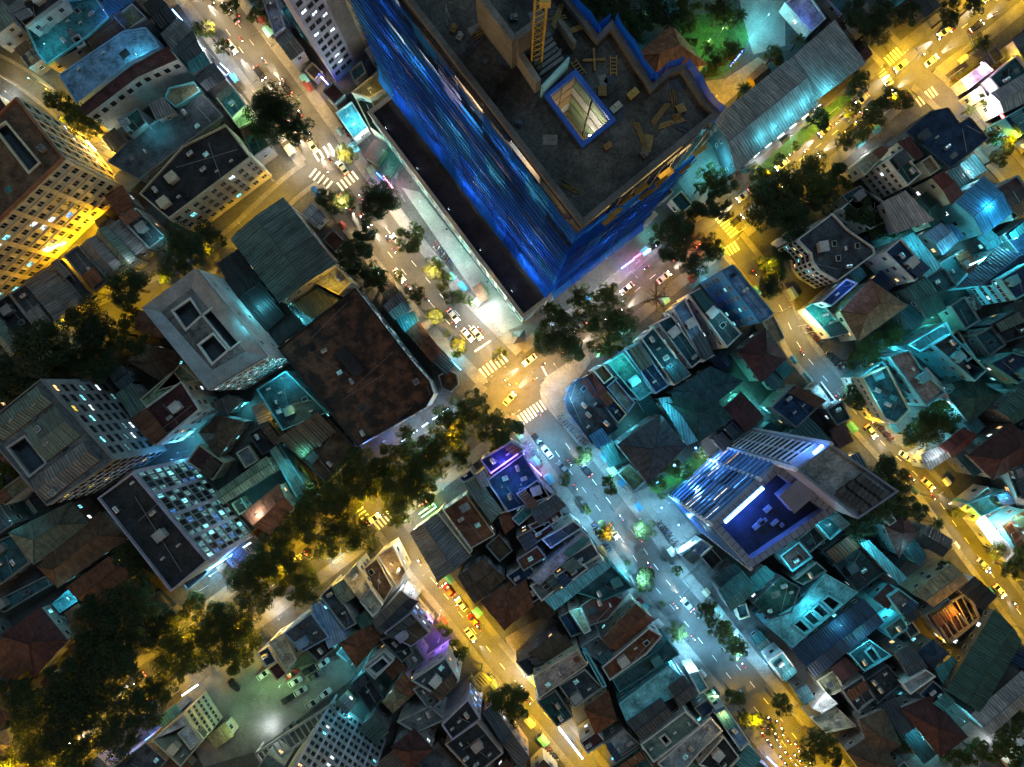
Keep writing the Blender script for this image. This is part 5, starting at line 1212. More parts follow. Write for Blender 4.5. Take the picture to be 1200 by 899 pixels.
# blue wash lights added at the foot of the glass tower to brighten it
for x, y, e in ((790,545,7000),(815,525,7000),(770,565,6000),(775,595,7000),(795,615,7000)):
    p = P(x, y); o = thing("ground_floodlight", "added blue ground floodlight aimed at the glass tower", "flood light", (p.x, p.y, .02), 0, "added blue floodlights at the glass tower")
    b = MB(); b.box((0, 0, .2), (.6, .5, .36)); obj("housing", b.mesh("housing", BLACKM), o); b = MB(); b.box((0, 0, .39), (.5, .4, .02)); obj("lens", b.mesh("lens", glow("lens_blue", (.1, .35, 1), 20)), o)
    tg = Vector((gc.x, gc.y, 26))-p; light('SPOT', o, (0, 0, .6), e*4, (.08, .3, 1), .2, tuple(tg.to_track_quat('-Z', 'Y').to_euler()), 75, .8)

DEB = [paint("debris_%d" % i, c, .9, .5) for i, c in enumerate(((.16, .15, .14), (.22, .15, .06), (.07, .09, .13), (.2, .2, .2)))]
k_ = 0
while k_ < 46:
    u, v = R.uniform(2, 60), R.uniform(2, 27)
    p = TA+U*u+V*v; lp = p-TA
    if not inside(inset(q2, 2.0), lp.x, lp.y) or inside(inset(h2, -1.6), lp.x, lp.y): continue
    k_ += 1; b = MB(); kd = R.randrange(3)
    if kd == 0: [b.box((R.uniform(-.2, .2), -.4+.25*j, .1+.06*(j % 2)), (R.uniform(1.5, 4), .16, .14), 0, R.uniform(-.1, .1)) for j in range(4)]; nm, lab = "timber_stack", "small timber stack lying on the tower roof deck"
    elif kd == 1: b.box((0, 0, .25), (1.2, .9, .5)); b.box((.2, .1, .62), (.8, .6, .22), 0, .3); nm, lab = "block_pile", "small pile of blocks on the tower roof deck"
    else: b.box((0, 0, .03), (R.uniform(1.5, 3.2), R.uniform(1, 2), .06)); b.box((.3, .2, .1), (1.0, .7, .06), 0, .5); nm, lab = "board_sheet", "loose boards lying flat on the tower roof deck"
    tag(obj(nm, b.mesh(nm, R.choice(DEB)), None, (p.x, p.y, ZT+.01), R.uniform(0, 6.3)), lab, "debris", "debris on the tower roof")
# ---------------------------------------------------------------- what stands nearest, for telling look-alikes apart
def edge_dist(x, y, poly):
    best = 1e9; p = Vector((x, y))
    for i in range(len(poly)):
        a, c = Vector(poly[i][:2]), Vector(poly[(i+1) % len(poly)][:2]); d = c-a; t = max(0, min(1, (p-a).dot(d)/max(d.length_squared, 1e-6))); best = min(best, (p-a-d*t).length)
    return best
def near(x, y, skip=("infill",)):
    best = 1e9; lab = ""
    for o, poly, h in BLD:
        if abs(poly[0][0]-x) > 90 or abs(poly[0][1]-y) > 90 or o.name.startswith("hut"): continue
        d = edge_dist(x, y, poly)
        if d < best: best, lab = d, o["label"]
    return lab
TREEPOS = []
def on_road_(rd, s, off):
    l = LINES[rd]; i = max(1, min(len(l)-2, int(s*(len(l)-1)))); d = (l[i+1]-l[i-1]).normalized(); n = Vector((-d.y, d.x)); return l[i]+n*off, math.atan2(d.y, d.x)
# ---------------------------------------------------------------- trees
def leafmat(name, c):
    m, N, Lk, bs = nodes_of(name)
    out = N["Material Output"]; oi = N.new("ShaderNodeObjectInfo"); tc = N.new("ShaderNodeTexCoord"); n = N.new("ShaderNodeTexNoise"); n.inputs["Scale"].default_value = .9; n.inputs["Detail"].default_value = 3
    Lk.new(tc.outputs["Object"], n.inputs[0])
    ad = N.new("ShaderNodeMath"); ad.operation = 'MULTIPLY_ADD'; Lk.new(oi.outputs["Random"], ad.inputs[0]); ad.inputs[1].default_value = .6; Lk.new(n.outputs[0], ad.inputs[2])
    cr = N.new("ShaderNodeMixRGB"); cr.inputs[1].default_value = (c[0]*.45, c[1]*.5, c[2]*.6, 1); cr.inputs[2].default_value = (min(1, c[0]*1.7), c[1]*1.35, c[2]*1.1, 1); Lk.new(ad.outputs[0], cr.inputs[0]); cr.use_clamp = True
    bs.inputs["Roughness"].default_value = .55; bs.inputs["Specular IOR Level"].default_value = .3; Lk.new(cr.outputs[0], bs.inputs["Base Color"])
    tr = N.new("ShaderNodeBsdfTranslucent"); Lk.new(cr.outputs[0], tr.inputs[0]); mx = N.new("ShaderNodeMixShader"); mx.inputs[0].default_value = .52
    Lk.new(bs.outputs[0], mx.inputs[1]); Lk.new(tr.outputs[0], mx.inputs[2]); Lk.new(mx.outputs[0], out.inputs[0])
    return m
LEAF = leafmat("leaves", (.05, .08, .024)); LEAFD = leafmat("leaves_dark", (.03, .06, .028)); BARK = paint("bark", (.07, .05, .035), .95, .5, 1.5)
def crown_mesh(r, n, leaf, mat, seed):
    q = random.Random(seed); b = MB(); lobes = []
    for k in range(int(10+2*r)):
        a, d = q.uniform(0, 2*math.pi), r*math.sqrt(q.random())*.78; lr = q.uniform(.18, .36)*r
        lobes.append((d*math.cos(a), d*math.sin(a), q.uniform(-.15, .32)*r*(1-.5*d/r), lr))
    for k in range(n):
        lx, ly, lz, lr = q.choice(lobes); v = Vector((q.gauss(0, 1), q.gauss(0, 1), abs(q.gauss(0, 1))*.9-.25)).normalized()
        p = Vector((lx, ly, lz))+v*lr*q.uniform(.55, 1.08); p.z *= .75
        s = leaf*q.uniform(.6, 1.3); nrm = (v+Vector((q.gauss(0, .6), q.gauss(0, .6), .5+q.random()*.6))).normalized(); u = nrm.orthogonal().normalized(); w = nrm.cross(u); t = q.uniform(0, 6.3); u, w = u*math.cos(t)+w*math.sin(t), w*math.cos(t)-u*math.sin(t)
        b.face([p-u*s*.5, p-w*s*.32+nrm*s*.08, p+u*s*.5, p+w*s*.32+nrm*s*.08])
    return b.mesh("crown", mat), lobes
def trunk_mesh(r, h, lobes, seed, twigs=False):
    q = random.Random(seed); b = MB(); base = .05*r+.1; fork = Vector((q.uniform(-.2, .2), q.uniform(-.2, .2), h*.55))
    b.tube((0, 0, -.2), tuple(fork*.5), base*1.25, base, 8, cap=False); b.tube(tuple(fork*.5), tuple(fork), base, base*.8, 8)
    for lx, ly, lz, lr in lobes[:9 if not twigs else 14]:
        e = Vector((lx, ly, h+lz*.7)); m = fork.lerp(e, .5)+Vector((q.uniform(-.3, .3), q.uniform(-.3, .3), .25*r*.3))
        b.tube(fork, m, base*.55, base*.35, 6, cap=False); b.tube(m, e, base*.35, base*.12, 5)
        if twigs:
            for _ in range(5):
                f = q.uniform(.2, 1); s = m.lerp(e, f); d = s+Vector((q.gauss(0, .35)*r*.5, q.gauss(0, .35)*r*.5, q.uniform(-.1, .4))); b.tube(s, d, base*.18, base*.06, 4); 
                for __ in range(3): x = s.lerp(d, q.random()); b.tube(x, x+Vector((q.gauss(0, .5), q.gauss(0, .5), .1)), base*.1, base*.04, 3)
    return b.mesh("trunk", BARK)
ARCH = []
for sz, (r, n, leaf, h) in enumerate(((2.2, 900, .36, 4.2), (4.0, 2400, .42, 7.0), (7.0, 6200, .5, 10.5))):
    for v in range(3):
        cm_, lb_ = crown_mesh(r, n, leaf, LEAF, 10*sz+v); cd_ = cm_.copy(); cd_.materials[0] = LEAFD
        ARCH.append((sz, r, h, cm_, cd_, trunk_mesh(r, h, lb_, 50+10*sz+v)))
def tree(t, x, y, rz, label, group, dark=False, z=0.0):
    rm = rz/3.747*K; sz = 0 if rm < 3 else 1 if rm < 5.4 else 2
    s_, r, h, cm_, cd_, tm = ARCH[sz*3+R.randrange(3)]; f = rm/r*1.08
    f = f/(1-(z+h*f*.9)/CAM_H*0.0)
    p = PT(t, x, y, z+h*f); a = R.uniform(0, 6.3)
    k = (CAM_H-(z+h*f))/CAM_H
    TREEPOS.append((p.x, p.y)); kind = ("small", "medium", "broad")[sz]+(" dark" if dark else " leafy")
    o = thing("tree", f"{kind} tree near {near(p.x, p.y)}", "tree", (p.x, p.y, z), a, "trees near "+near(p.x, p.y)); o.scale = (f*k, f*k, f*R.uniform(.9, 1.1))
    obj("trunk", tm, o); obj("crown", cd_ if dark else cm_, o, (0, 0, h))
def trees(label, t, lst, dark=False, z=0.0):
    for i in range(0, len(lst), 3): tree(t, lst[i], lst[i+1], lst[i+2], label, label, dark, z)
trees("young street tree at the head of the avenue", 1, (900,130,52,975,205,36,1010,20,42,1150,440,50,1130,560,40))
trees("dark tree growing between the hotel and the arched windows", 1, (260,450,60,370,535,75,320,500,55,430,570,35), True)
trees("large dark tree overhanging the avenue by the cream block", 2, (55,470,105,175,560,75,60,570,85,120,480,70), True)
trees("street tree at the podium side of the upper avenue", 2, (400,670,48,545,850,75))
trees("yellow lit shrub tree on the avenue's upper verge", 2, (30,30,40,-20,60,35,60,90,30))
trees("bushy dark tree between avenue and grey green hall", 6, (545,70,90,480,195,55,320,60,62,390,60,52,430,285,78,492,375,60,410,320,60,530,405,58), True)
trees("round yellow green tree on the podium pavement", 6, (680,215,70,780,350,50,820,410,42,865,480,46,925,500,32,1065,730,34,640,250,30))
trees("round clipped tree in the avenue's verge by kiosks", 6, (630,390,26,700,470,48,790,570,42,840,640,18,890,700,44))
trees("big dense tree at the boulevard corner of the podium", 7, (300,480,62,180,565,72,225,645,108,330,565,70,420,490,72,452,610,92,440,700,52,505,585,50,140,680,60,370,700,40,270,720,50))
trees("dark tree on the boulevard beyond purple sign", 7, (720,195,88,770,150,60,712,270,70,800,330,68,862,255,62,890,290,40,660,180,40,640,240,40), True)
trees("tree beside the red lit gate on east street corner", 7, (860,80,72,920,100,58,1140,420,54,1165,300,50,1110,330,35), True)
trees("broad tree overhanging the boulevard near the yellow crossing", 4, (120,840,110,255,780,110,380,790,70,560,490,70,640,430,66,500,560,60,420,615,48,60,790,60))
trees("tree on the lawn strip before the warehouse", 4, (290,520,58,470,370,60,440,480,40,120,700,28,200,640,22,30,770,35))
trees("dark tree beyond the yellow crossing", 4, (540,110,92,460,50,62,700,60,60,870,60,62,980,20,50,1010,190,46,600,40,60), True)
trees("tree by the white lit kiosks on the yellow crossing", 4, (1020,440,30,1060,600,45,1120,640,40,1080,700,40,960,480,25))
trees("dark garden tree behind the netted tower", 3, (380,40,82,480,60,92,560,125,66,640,40,82,700,95,58,330,10,60,430,140,50,520,180,40), True)
trees("tree around the green lit lawn", 3, (780,40,62,920,40,70,960,80,48,770,110,38,790,180,30,960,230,60,890,280,50,1150,240,50,860,330,30))
trees("tree beside the teal forecourt of the warehouse", 3, (880,780,66,935,820,58,820,830,30))
trees("dark tree before the white villa on east street", 8, (90,80,118,185,150,96,300,40,88,90,440,50,130,330,58,110,380,40), True)
trees("dark tree in the courtyard behind white villa", 8, (480,110,70,560,170,60,620,190,50,600,620,50), True)
trees("garden tree beside the terracotta hipped roof", 8, (520,720,70,600,660,58,440,760,38,560,770,45))
trees("dense tree on garden street by the white well block", 5, (800,280,108,562,432,100,720,370,48,900,200,58), True)
trees("tree above the yellow lights of garden street", 5, (520,640,72,620,690,58,580,560,58,900,260,40,960,230,40))
trees("dark tree massed on western garden street", 5, (380,610,125,180,705,125,310,765,98,432,770,88,60,840,112,250,830,70), True)
trees("tree at the yellow lit western edge", 9, (40,50,70,20,430,60,10,500,50,60,110,50))
trees("dark tree beside the rusty hall", 9, (560,800,80,630,870,78,650,780,50), True)
trees("tree arching over the boulevard west of the crossroads", 10, (560,430,88,455,400,88,700,432,98,760,322,88,850,232,88,922,150,78,1042,240,88,1110,240,66,640,520,108,722,505,80,900,370,48,970,100,48,1062,292,60,540,500,60,800,400,60,870,310,60,600,340,60,680,350,60,1000,170,50,480,470,60,620,610,60,820,160,40,660,260,45))
trees("tree over the boulevard near the green sign shop", 10, (382,512,88,262,560,88,440,690,88,400,560,80,180,640,88,282,742,80,100,722,88,340,640,70,50,800,80,500,740,40))
trees("small street tree on the avenue facing the curved corner house", 11, (310,350,46,435,480,44,225,455,32,325,590,24,410,680,46,505,825,14))
trees("street tree before the glass tower's forecourt", 11, (585,680,50,725,860,26,660,530,20,580,880,42))
trees("garden tree between slate ribbed roof and glass tower", 11, (690,400,60,640,470,40,760,420,40,820,340,30))
trees("very dark park tree by the maroon roof", 13, (450,230,125,600,180,108,380,480,125,500,480,122,260,640,135,420,640,125,620,640,105,520,760,105,300,780,125,120,620,95,60,560,75,540,330,110,420,350,100,650,300,90,700,230,70,250,520,80,330,560,70), True)
trees("tree over the boulevard beside the dark park", 13, (760,400,105,880,340,86,960,255,86,840,200,68,1000,335,86,1080,92,96,1060,242,96,1130,50,78,700,560,86,800,480,60,740,290,70,860,440,60,1150,160,60,1015,430,62,945,425,48,1075,420,46,1110,340,50))
trees("yellow lit tree at the boulevard's western end", 13, (160,820,105,330,880,86,30,880,60,100,720,60))
trees("tree between boulevard and the cream terrace house", 14, (150,30,88,205,120,80,40,20,78,100,90,60,230,60,50))
trees("big tree on south street by the violet front", 14, (1095,600,86,1050,640,40))
trees("small tree before the purple floodlit facade", 14, (830,290,38,905,400,36,870,360,26))
trees("street tree on the lower avenue pavement", 15, (590,90,50,725,310,46,660,185,18))
trees("street tree opposite the rust fronted houses", 15, (860,215,52,905,282,56,980,372,56,945,330,40))
trees("street tree beside the traffic jam", 15, (975,590,46,1050,690,48,1182,612,38,1010,680,30,1130,730,30))
trees("leafy tree at the lamp on south street", 15, (28,622,70,0,700,40))
trees("tree below the cream dotted terrace", 16, (300,800,78,135,640,44,360,850,50,250,850,40))
trees("tree at the yard beside the dark green hall", 16, (980,830,60,1120,770,70,900,870,68,1180,700,48,1150,850,60,1060,840,50))
trees("tree beside the dark red hipped roof", 16, (630,760,48,690,810,30,610,830,40), True)
trees("pool garden tree hung with cyan lights", 12, (800,200,88,760,245,68,880,205,55,700,260,50,830,150,50))
trees("dark tree behind the glass tower on east street", 12, (600,440,98,540,560,88,680,585,68,482,640,88,740,600,40,450,95,58,640,500,60), True)
trees("tree on the lit eastern kerb of east street", 12, (1150,850,56,1080,770,40,1199,800,60,900,600,30,850,850,40))
# the bare tree over the boulevard pavement
p = PT(7, 640, 480, 6); q = random.Random(3)
bt = thing("bare_tree", "bare branched tree over the orange lit boulevard pavement", "tree", (p.x, p.y, 0))
obj("trunk", trunk_mesh(6.2, 6.5, [(math.cos(k*.9)*q.uniform(2, 6), math.sin(k*.9)*q.uniform(2, 6), q.uniform(-.5, 1), 1) for k in range(14)], 77, True), bt)
# palms
def palm_mesh():
    b = MB()
    for k in range(14):
        a = 2*math.pi*k/14+.1*(k % 3); d = Vector((math.cos(a), math.sin(a), 0)); s = Vector((-d.y, d.x, 0)); prev = Vector((0, 0, 0))
        for j in range(1, 6):
            f = j/5; e = d*(2.6*f)+Vector((0, 0, .8*math.sin(f*2.2)-.9*f*f)); w0, w1 = .32*(1-abs((j-1)/5-.4)), .32*(1-abs(f-.4))*(j < 5)
            b.face([prev-s*w0, e-s*w1, e+s*w1, prev+s*w0] if w1 else [prev-s*w0, e, prev+s*w0]); prev = e
    return b.mesh("crown", LEAF)
PALM = palm_mesh(); b = MB(); b.tube((0, 0, -.2), (.15, .1, 6), .24, .15, 7); PTR = b.mesh("trunk", BARK)
for t, x, y, l in ((3,1000,70,"palm beside the green lit lawn"),(3,860,210,"palm beside the green lit lawn"),(3,1020,395,"palm at the yellow lit yard by the warehouse"),(12,815,650,"palm leaning over east street"),(12,640,700,"palm behind the maroon villa"),(4,210,180,"palm beside the teal yard"),(8,640,640,"palm beside terracotta hipped roof")):
    p = PT(t, x, y, 6); o = thing("palm_tree", l, "palm tree", (p.x, p.y, 0), R.uniform(0, 6), "palms"); obj("trunk", PTR, o); obj("crown", PALM, o, (.15, .1, 6))

# ---------------------------------------------------------------- infill houses in the gaps between the larger ones
CELL = .7; GX, GY = 440, 330
occ = bytearray(GX*GY)
def cell(x, y): return int(math.floor(x/CELL))+GX//2, int(math.floor(y/CELL))+GY//2
def stamp(poly):
    xs = [p[0] for p in poly]; ys = [p[1] for p in poly]; i0, j0 = cell(min(xs), min(ys)); i1, j1 = cell(max(xs), max(ys))
    for j in range(max(0, j0), min(GY-1, j1)+1):
        for i in range(max(0, i0), min(GX-1, i1)+1):
            if not occ[j*GX+i] and inside(poly, (i-GX//2+.5)*CELL, (j-GY//2+.5)*CELL): occ[j*GX+i] = 1
for o, poly, h in BLD: stamp(inset([(p[0], p[1]) for p in poly], -.35))
for q in PATCHES: stamp(q if area(q) > 0 else q[::-1])
stamp([(p.x, p.y) for p in POD]); stamp(inset([(q[0]+TA.x, q[1]+TA.y) for q in q2], -2) if False else [(p.x, p.y) for p in POD])
for k, (px, hw, pw, dash) in ROADS.items():
    l = LINES[k]; nr = normals(l); w = hw+pw+.2
    for j in range(len(l)-1):
        d = (l[j+1]-l[j])*.1; q = [l[j]-nr[j]*w-d, l[j+1]-nr[j+1]*w+d, l[j+1]+nr[j+1]*w+d, l[j]+nr[j]*w-d]; q = [(v.x, v.y) for v in q]; stamp(q if area(q) > 0 else q[::-1])
for x, y in TREEPOS:
    i, j = cell(x, y)
    for dj in (-2, -1, 0, 1, 2):
        for di in (-2, -1, 0, 1, 2):
            if 0 <= i+di < GX and 0 <= j+dj < GY: occ[(j+dj)*GX+i+di] = 1
def free(x, y, w, l, ca, sa):
    nu, nv = int(w/.6)+1, int(l/.6)+1
    for i in range(nu+1):
        for j in range(nv+1):
            a, c = -w/2+w*i/nu, -l/2+l*j/nv; ci, cj = cell(x+a*ca-c*sa, y+a*sa+c*ca)
            if not (0 <= ci < GX and 0 <= cj < GY) or occ[cj*GX+ci]: return False
    return True
ninf = 0; INF = []
for w, l in ((8, 10), (6, 9), (5, 8), (5, 6), (4, 5), (3.2, 4)):
    for gy in range(-110, 112, 3):
        for gx in range(-150, 152, 3):
            if ninf >= 190: break
            x, y = gx+R.uniform(-1, 1), gy+R.uniform(-1, 1); i, j = cell(x, y)
            if not (0 <= i < GX and 0 <= j < GY) or occ[j*GX+i]: continue
            if sum((x-a)**2+(y-c)**2 < 36 for a, c in TREEPOS) > 1: continue        # under the park trees
            best = min(BLD, key=lambda e: (e[1][0][0]-x)**2+(e[1][0][1]-y)**2); a, c = best[1][0], best[1][1]; ang = math.atan2(c[1]-a[1], c[0]-a[0]); ca, sa = math.cos(ang), math.sin(ang)
            if not free(x, y, w+.5, l+.5, ca, sa): continue
            h = R.uniform(3.2, 6.5) if w < 5 else R.uniform(5, 8.5); f = (CAM_H/(CAM_H-h))/K
            q = []
            for u, v in ((-w/2, -l/2), (w/2, -l/2), (w/2, l/2), (-w/2, l/2)):
                X, Y = x+u*ca-v*sa, y+u*sa+v*ca; q += [600+X*f, 449.5-Y*f]
            east = x > 10
            rf = R.choice(('flat', 'gable', 'shed', 'gable', 'flat', 'shed')); rc = R.choice(('dteal', 'teal', 'navy', 'slate', 'dgreen', 'maroon', 'dark', 'dteal') if east else ('slate', 'grey', 'brown', 'dark', 'green', 'rust', 'maroon', 'lgrey'))  # teal light cast of the east put into these roof colours
            nl = near(x, y)
            bld(f"{RCN[rc]} {rf} roofed hut by {nl}", h, 0, q, rf, rc, R.choice(('grey', 'lgrey', 'slate', 'cream')), r=R.randrange(2), rise=.7, name='hut', cat='hut', clutter=0); BLD[-1][0]['group'] = 'huts by '+nl
            ninf += 1; p4 = [(p[0], p[1]) for p in BLD[-1][1]]; stamp(inset(p4 if area(p4) > 0 else p4[::-1], -.3))
# ---------------------------------------------------------------- stall canopies and planters on the pavements
def canopy(p, ang, col, w, l, h, lab):
    o = thing("stall_canopy", lab, "canopy", (p[0], p[1], .15), ang, "stall canopies on the pavements")
    b = MB(); b.face([(-w/2, -l/2, h), (w/2, -l/2, h), (w/2, 0, h+.45), (-w/2, 0, h+.45)]); b.face([(-w/2, 0, h+.45), (w/2, 0, h+.45), (w/2, l/2, h), (-w/2, l/2, h)])
    b.face([(-w/2, -l/2, h), (-w/2, 0, h+.45), (-w/2, l/2, h)]); b.face([(w/2, -l/2, h), (w/2, l/2, h), (w/2, 0, h+.45)]); obj("cover", b.mesh("cover", wallm(col)), o)
    for x in (-w/2+.1, w/2-.1):
        for y in (-l/2+.1, l/2-.1): b = MB(); b.box((x, y, h/2), (.06, .06, h)); obj("post", b.mesh("post", METALGREY), o)
nst = 0
for rd, s0, s1, n in (('avenue', .02, .45, 26), ('avenue', .55, .86, 20), ('boulevard', .55, .67, 6), ('boulevard', .7, .97, 10), ('south_street', .1, .95, 12), ('east_street', .05, .95, 14)):
    hw, pw = ROADS[rd][1:3]
    for k in range(n):
        sd = R.choice((-1, 1)); p, a = on_road_(rd, s0+(s1-s0)*(k+R.random())/n, sd*(hw+pw*R.uniform(.6, .9)))
        if any(dist_line(p, LINES[q]) < ROADS[q][1]+1 for q in ROADS if q != rd): continue
        if any(abs(pl[0][0]-p.x) < 60 and inside([(v[0], v[1]) for v in pl], p.x, p.y) for _, pl, _h in BLD): continue
        col = R.choice(('blue', 'cyan', 'dred', 'white', 'teal', 'green', 'lgrey', 'cream', 'navy'))
        canopy(p, a, col, R.uniform(1.8, 3.6), R.uniform(1.5, 2.4), 2.3, f"{RCN[col]} stall canopy near {near(p.x, p.y)}")
# ---------------------------------------------------------------- vehicles
GLASSV = paint("car_glass", (.012, .015, .018), .08, .1); TYRE = paint("tyre", (.015, .015, .015), .9, .2)
HEADG = glow("headlight_glow", (1, .95, .82), 40); TAILG = glow("taillight_glow", (1, .03, .01), 14); UNLIT = paint("lamp_glass", (.4, .4, .4), .2, .1)
def car_meshes(col):
    pm = paint("car_paint_%d%d%d" % tuple(int(c*99) for c in col), col, .25, .12, .5, var=.05)
    b = MB(); st = [(-2.15, .72, .35, .62), (-2.05, .82, .28, .86), (-1.3, .87, .22, .95), (0, .88, .2, .95), (1.1, .87, .22, .9), (1.9, .82, .28, .76), (2.2, .66, .36, .6)]
    rings = []
    for x, w, z0, z1 in st: rings.append([(x, -w*.92, z0), (x, -w, z0+.15), (x, -w, z1-.12), (x, -w*.86, z1), (x, w*.86, z1), (x, w, z1-.12), (x, w, z0+.15), (x, w*.92, z0)])
    for a, c in zip(rings, rings[1:]):
        for k in range(8): b.face([a[k], c[k], c[(k+1) % 8], a[(k+1) % 8]][::-1])
    b.face(rings[0]); b.face(rings[-1][::-1]); body = b.mesh("body", pm)
    b = MB(); cab = [(-1.75, .72, .93, .93), (-1.1, .74, .93, 1.42), (.15, .74, .93, 1.45), (1.05, .74, .9, .92)]
    gl = MB(); rf = MB()
    T = [(x, w*.82 if z1 > 1 else w, z1) for x, w, z0, z1 in cab]
    gl.face([(T[0][0], -T[0][1], T[0][2]), (T[1][0], -T[1][1], T[1][2]), (T[1][0], T[1][1], T[1][2]), (T[0][0], T[0][1], T[0][2])][::-1])
    gl.face([(T[2][0], -T[2][1], T[2][2]), (T[3][0], -T[3][1], T[3][2]), (T[3][0], T[3][1], T[3][2]), (T[2][0], T[2][1], T[2][2])][::-1])
    for s in (-1, 1): gl.face([(T[0][0], s*.74, .93), (T[3][0], s*.74, .91), (T[2][0], s*T[2][1], T[2][2]), (T[1][0], s*T[1][1], T[1][2])][::-s])
    rf.box((-.47, 0, 1.46), (1.3, 1.26, .05)); rf.box((-.47, 0, 1.435), (1.36, 1.32, .03))
    w = MB(); w.tube((0, -.1, 0), (0, .1, 0), .32, .32, 12); w.tube((0, -.11, 0), (0, .11, 0), .18, .18, 8)
    h = MB(); h.box((0, 0, 0), (.1, .32, .14)); m = MB(); m.box((0, 0, 0), (.16, .2, .14))
    return body, gl.mesh("window", GLASSV), rf.mesh("roof_panel", pm), w.mesh("wheel", TYRE), h, m.mesh("mirror", pm)
CARM = {}
HB = MB(); HB.box((0, 0, 0), (.1, .34, .15)); HON, HOFF, TON = HB.mesh("headlight", HEADG), HB.mesh("headlight", UNLIT), HB.mesh("taillight", TAILG)
TOFF = HB.mesh("taillight", paint("tail_glass", (.2, .01, .01), .2, .1))
def car(p, ang, col, label, on=True, group=None, beam=700, z=.05):
    k = tuple(col)
    if k not in CARM: CARM[k] = car_meshes(col)
    bd, gl, rf, wh, _, mi = CARM[k]
    o = thing("car", label, "car", (p[0], p[1], z), ang, group)
    obj("body", bd, o); obj("window", gl, o); obj("roof_panel", rf, o)
    for x in (-1.35, 1.35):
        for y in (-.78, .78): obj("wheel", wh, o, (x, y, .32))
    for y in (-.58, .58): obj("headlight", HON if on else HOFF, o, (2.14, y, .6)); obj("taillight", TON if on else TOFF, o, (-2.13, y, .7))
    for y in (-.95, .95): obj("mirror", mi, o, (.7, y, .92))
    if on: light('SPOT', o, (2.35, 0, .75), beam*11, (1, .9, .72), .1, (0, math.radians(-81.5), 0), 30, .8)
    return o
CARC = dict(white=(.6, .6, .6), silver=(.35, .36, .38), black=(.02, .02, .024), red=(.35, .02, .02), blue=(.03, .07, .3), taxi=(.55, .5, .3), grey=(.12, .12, .13), green=(.04, .25, .12))
def carpx(t, x, y, x2, y2, col, label, on=True, beam=700):
    a, c = PT(t, x, y), PT(t, x2, y2); d = c-a; car(((a.x+c.x)/2, (a.y+c.y)/2), math.atan2(d.y, d.x), CARC[col], label, on, None, beam)
carpx(6, 845,535,890,590, 'white', "white car queuing behind pair at the avenue stop line")
carpx(6, 905,620,955,675, 'white', "white car at the stop line beside the kiosk side kerb")
carpx(6, 945,612,992,668, 'taxi', "cream taxi at the stop line beside the podium side kerb")
carpx(11, 130,305,90,255, 'black', "black car waiting by the purple terrace corner", False)
carpx(11, 178,365,132,308, 'white', "white car parked behind the black car by purple terrace", False)
carpx(11, 240,420,205,385, 'grey', "grey car parked third from the crossroads by purple terrace", False)
carpx(14, 870,145,825,95, 'red', "red car with glowing tail lights on south street")
carpx(14, 922,205,885,158, 'white', "white car following the red car on south street")
carpx(14, 975,275,935,225, 'red', "dark red car under the orange red gable", False)
carpx(12, 745,450,798,502, 'taxi', "cream taxi in the yellow light of east street")
carpx(12, 880,758,835,705, 'black', "black car parked before the bent driveway", False)
carpx(12, 985,798,1042,858, 'silver', "silver car driving past the white lit canopy")
carpx(12, 645,335,700,372, 'white', "white car half hidden below the pool garden", False)
carpx(12, 500,215,545,275, 'taxi', "cream taxi with bright headlights beside the moped row")
carpx(16, 1050,80,1120,165, 'white', "white car with bright beam past the beige panelled roof")
for x, y, x2, y2, c, l in ((140,500,180,475,'red',"orange red car parked by the maroon box roof"),(150,535,200,505,'white',"white car parked beside the orange red car"),(170,575,225,545,'silver',"silver car parked beside the white parked car"),(120,610,170,580,'black',"black car at the open end of the parked row"),
                        (215,480,260,455,'black',"black car parked under the slate blue wall"),(240,505,285,478,'grey',"grey car parked beside the black car by slate blue wall"),(280,590,328,555,'white',"white car parked along the steel pergola"),(225,630,272,600,'silver',"silver car parked along the steel pergola"),
                        (20,500,52,475,'white',"white car parked by the cream plain house"),(455,555,492,595,'silver',"silver car in the dark passage yard"),(130,735,175,705,'grey',"grey car at the lower end of steel pergola"),(280,450,310,430,'white',"white car nosed against the black sunken roof")):
    carpx(14, x, y, x2, y2, c, l, False)
carpx(13, 1010,510,1055,560, 'black', "black car parked near round headed windows", False)
for x, y, l in ((1010,330,"dark"),(940,410,"other")): pass
def on_road(rd, s, off):
    l = LINES[rd]; i = max(1, min(len(l)-2, int(s*(len(l)-1)))); d = (l[i+1]-l[i-1]).normalized(); n = Vector((-d.y, d.x)); p = l[i]+n*off
    return p, math.atan2(d.y, d.x)
cc = [CARC[k] for k in ('white', 'silver', 'taxi', 'grey', 'black', 'white')]
for rd, lst, l in (('avenue', (.02,.045,.075,.1,.13,.16,.19,.22,.25,.28,.31,.34,.37), "car with headlights driving down the upper avenue"),('boulevard', (.495,.525,.55,.57,.59,.61,.635,.66), "car with headlights on the boulevard beside the podium"),
                   ('boulevard', (.70,.718,.736,.754,.772,.79,.808,.826,.844,.862,.88,.9,.92,.94,.96,.98), "car with headlights on the boulevard by the yellow crossing"),('boulevard', (.10,.17,.24,.31,.37,.42), "car on the tree covered part of the boulevard")):
    for k, s in enumerate(lst):
        off = (-3.6, -1.6, 2.0)[k % 3] if rd == 'avenue' else (-2.2, 2.2)[k % 2]
        p, a = on_road(rd, s, off); kc = R.choice(('white', 'silver', 'taxi', 'grey', 'black', 'white')); car(p, a if off < 0 else a+math.pi, CARC[kc], f"{'cream' if kc == 'taxi' else kc} car with headlights on near {near(*p)}", True, l, 1700)
for s, off in ((.62,2.2),(.68,-2.6),(.78,2.0)):
    p, a = on_road('avenue', s, off); car(p, a if off < 0 else a+math.pi, R.choice(cc), "car driving on the cool lit lower avenue", True, "cars on the lower avenue", 900)
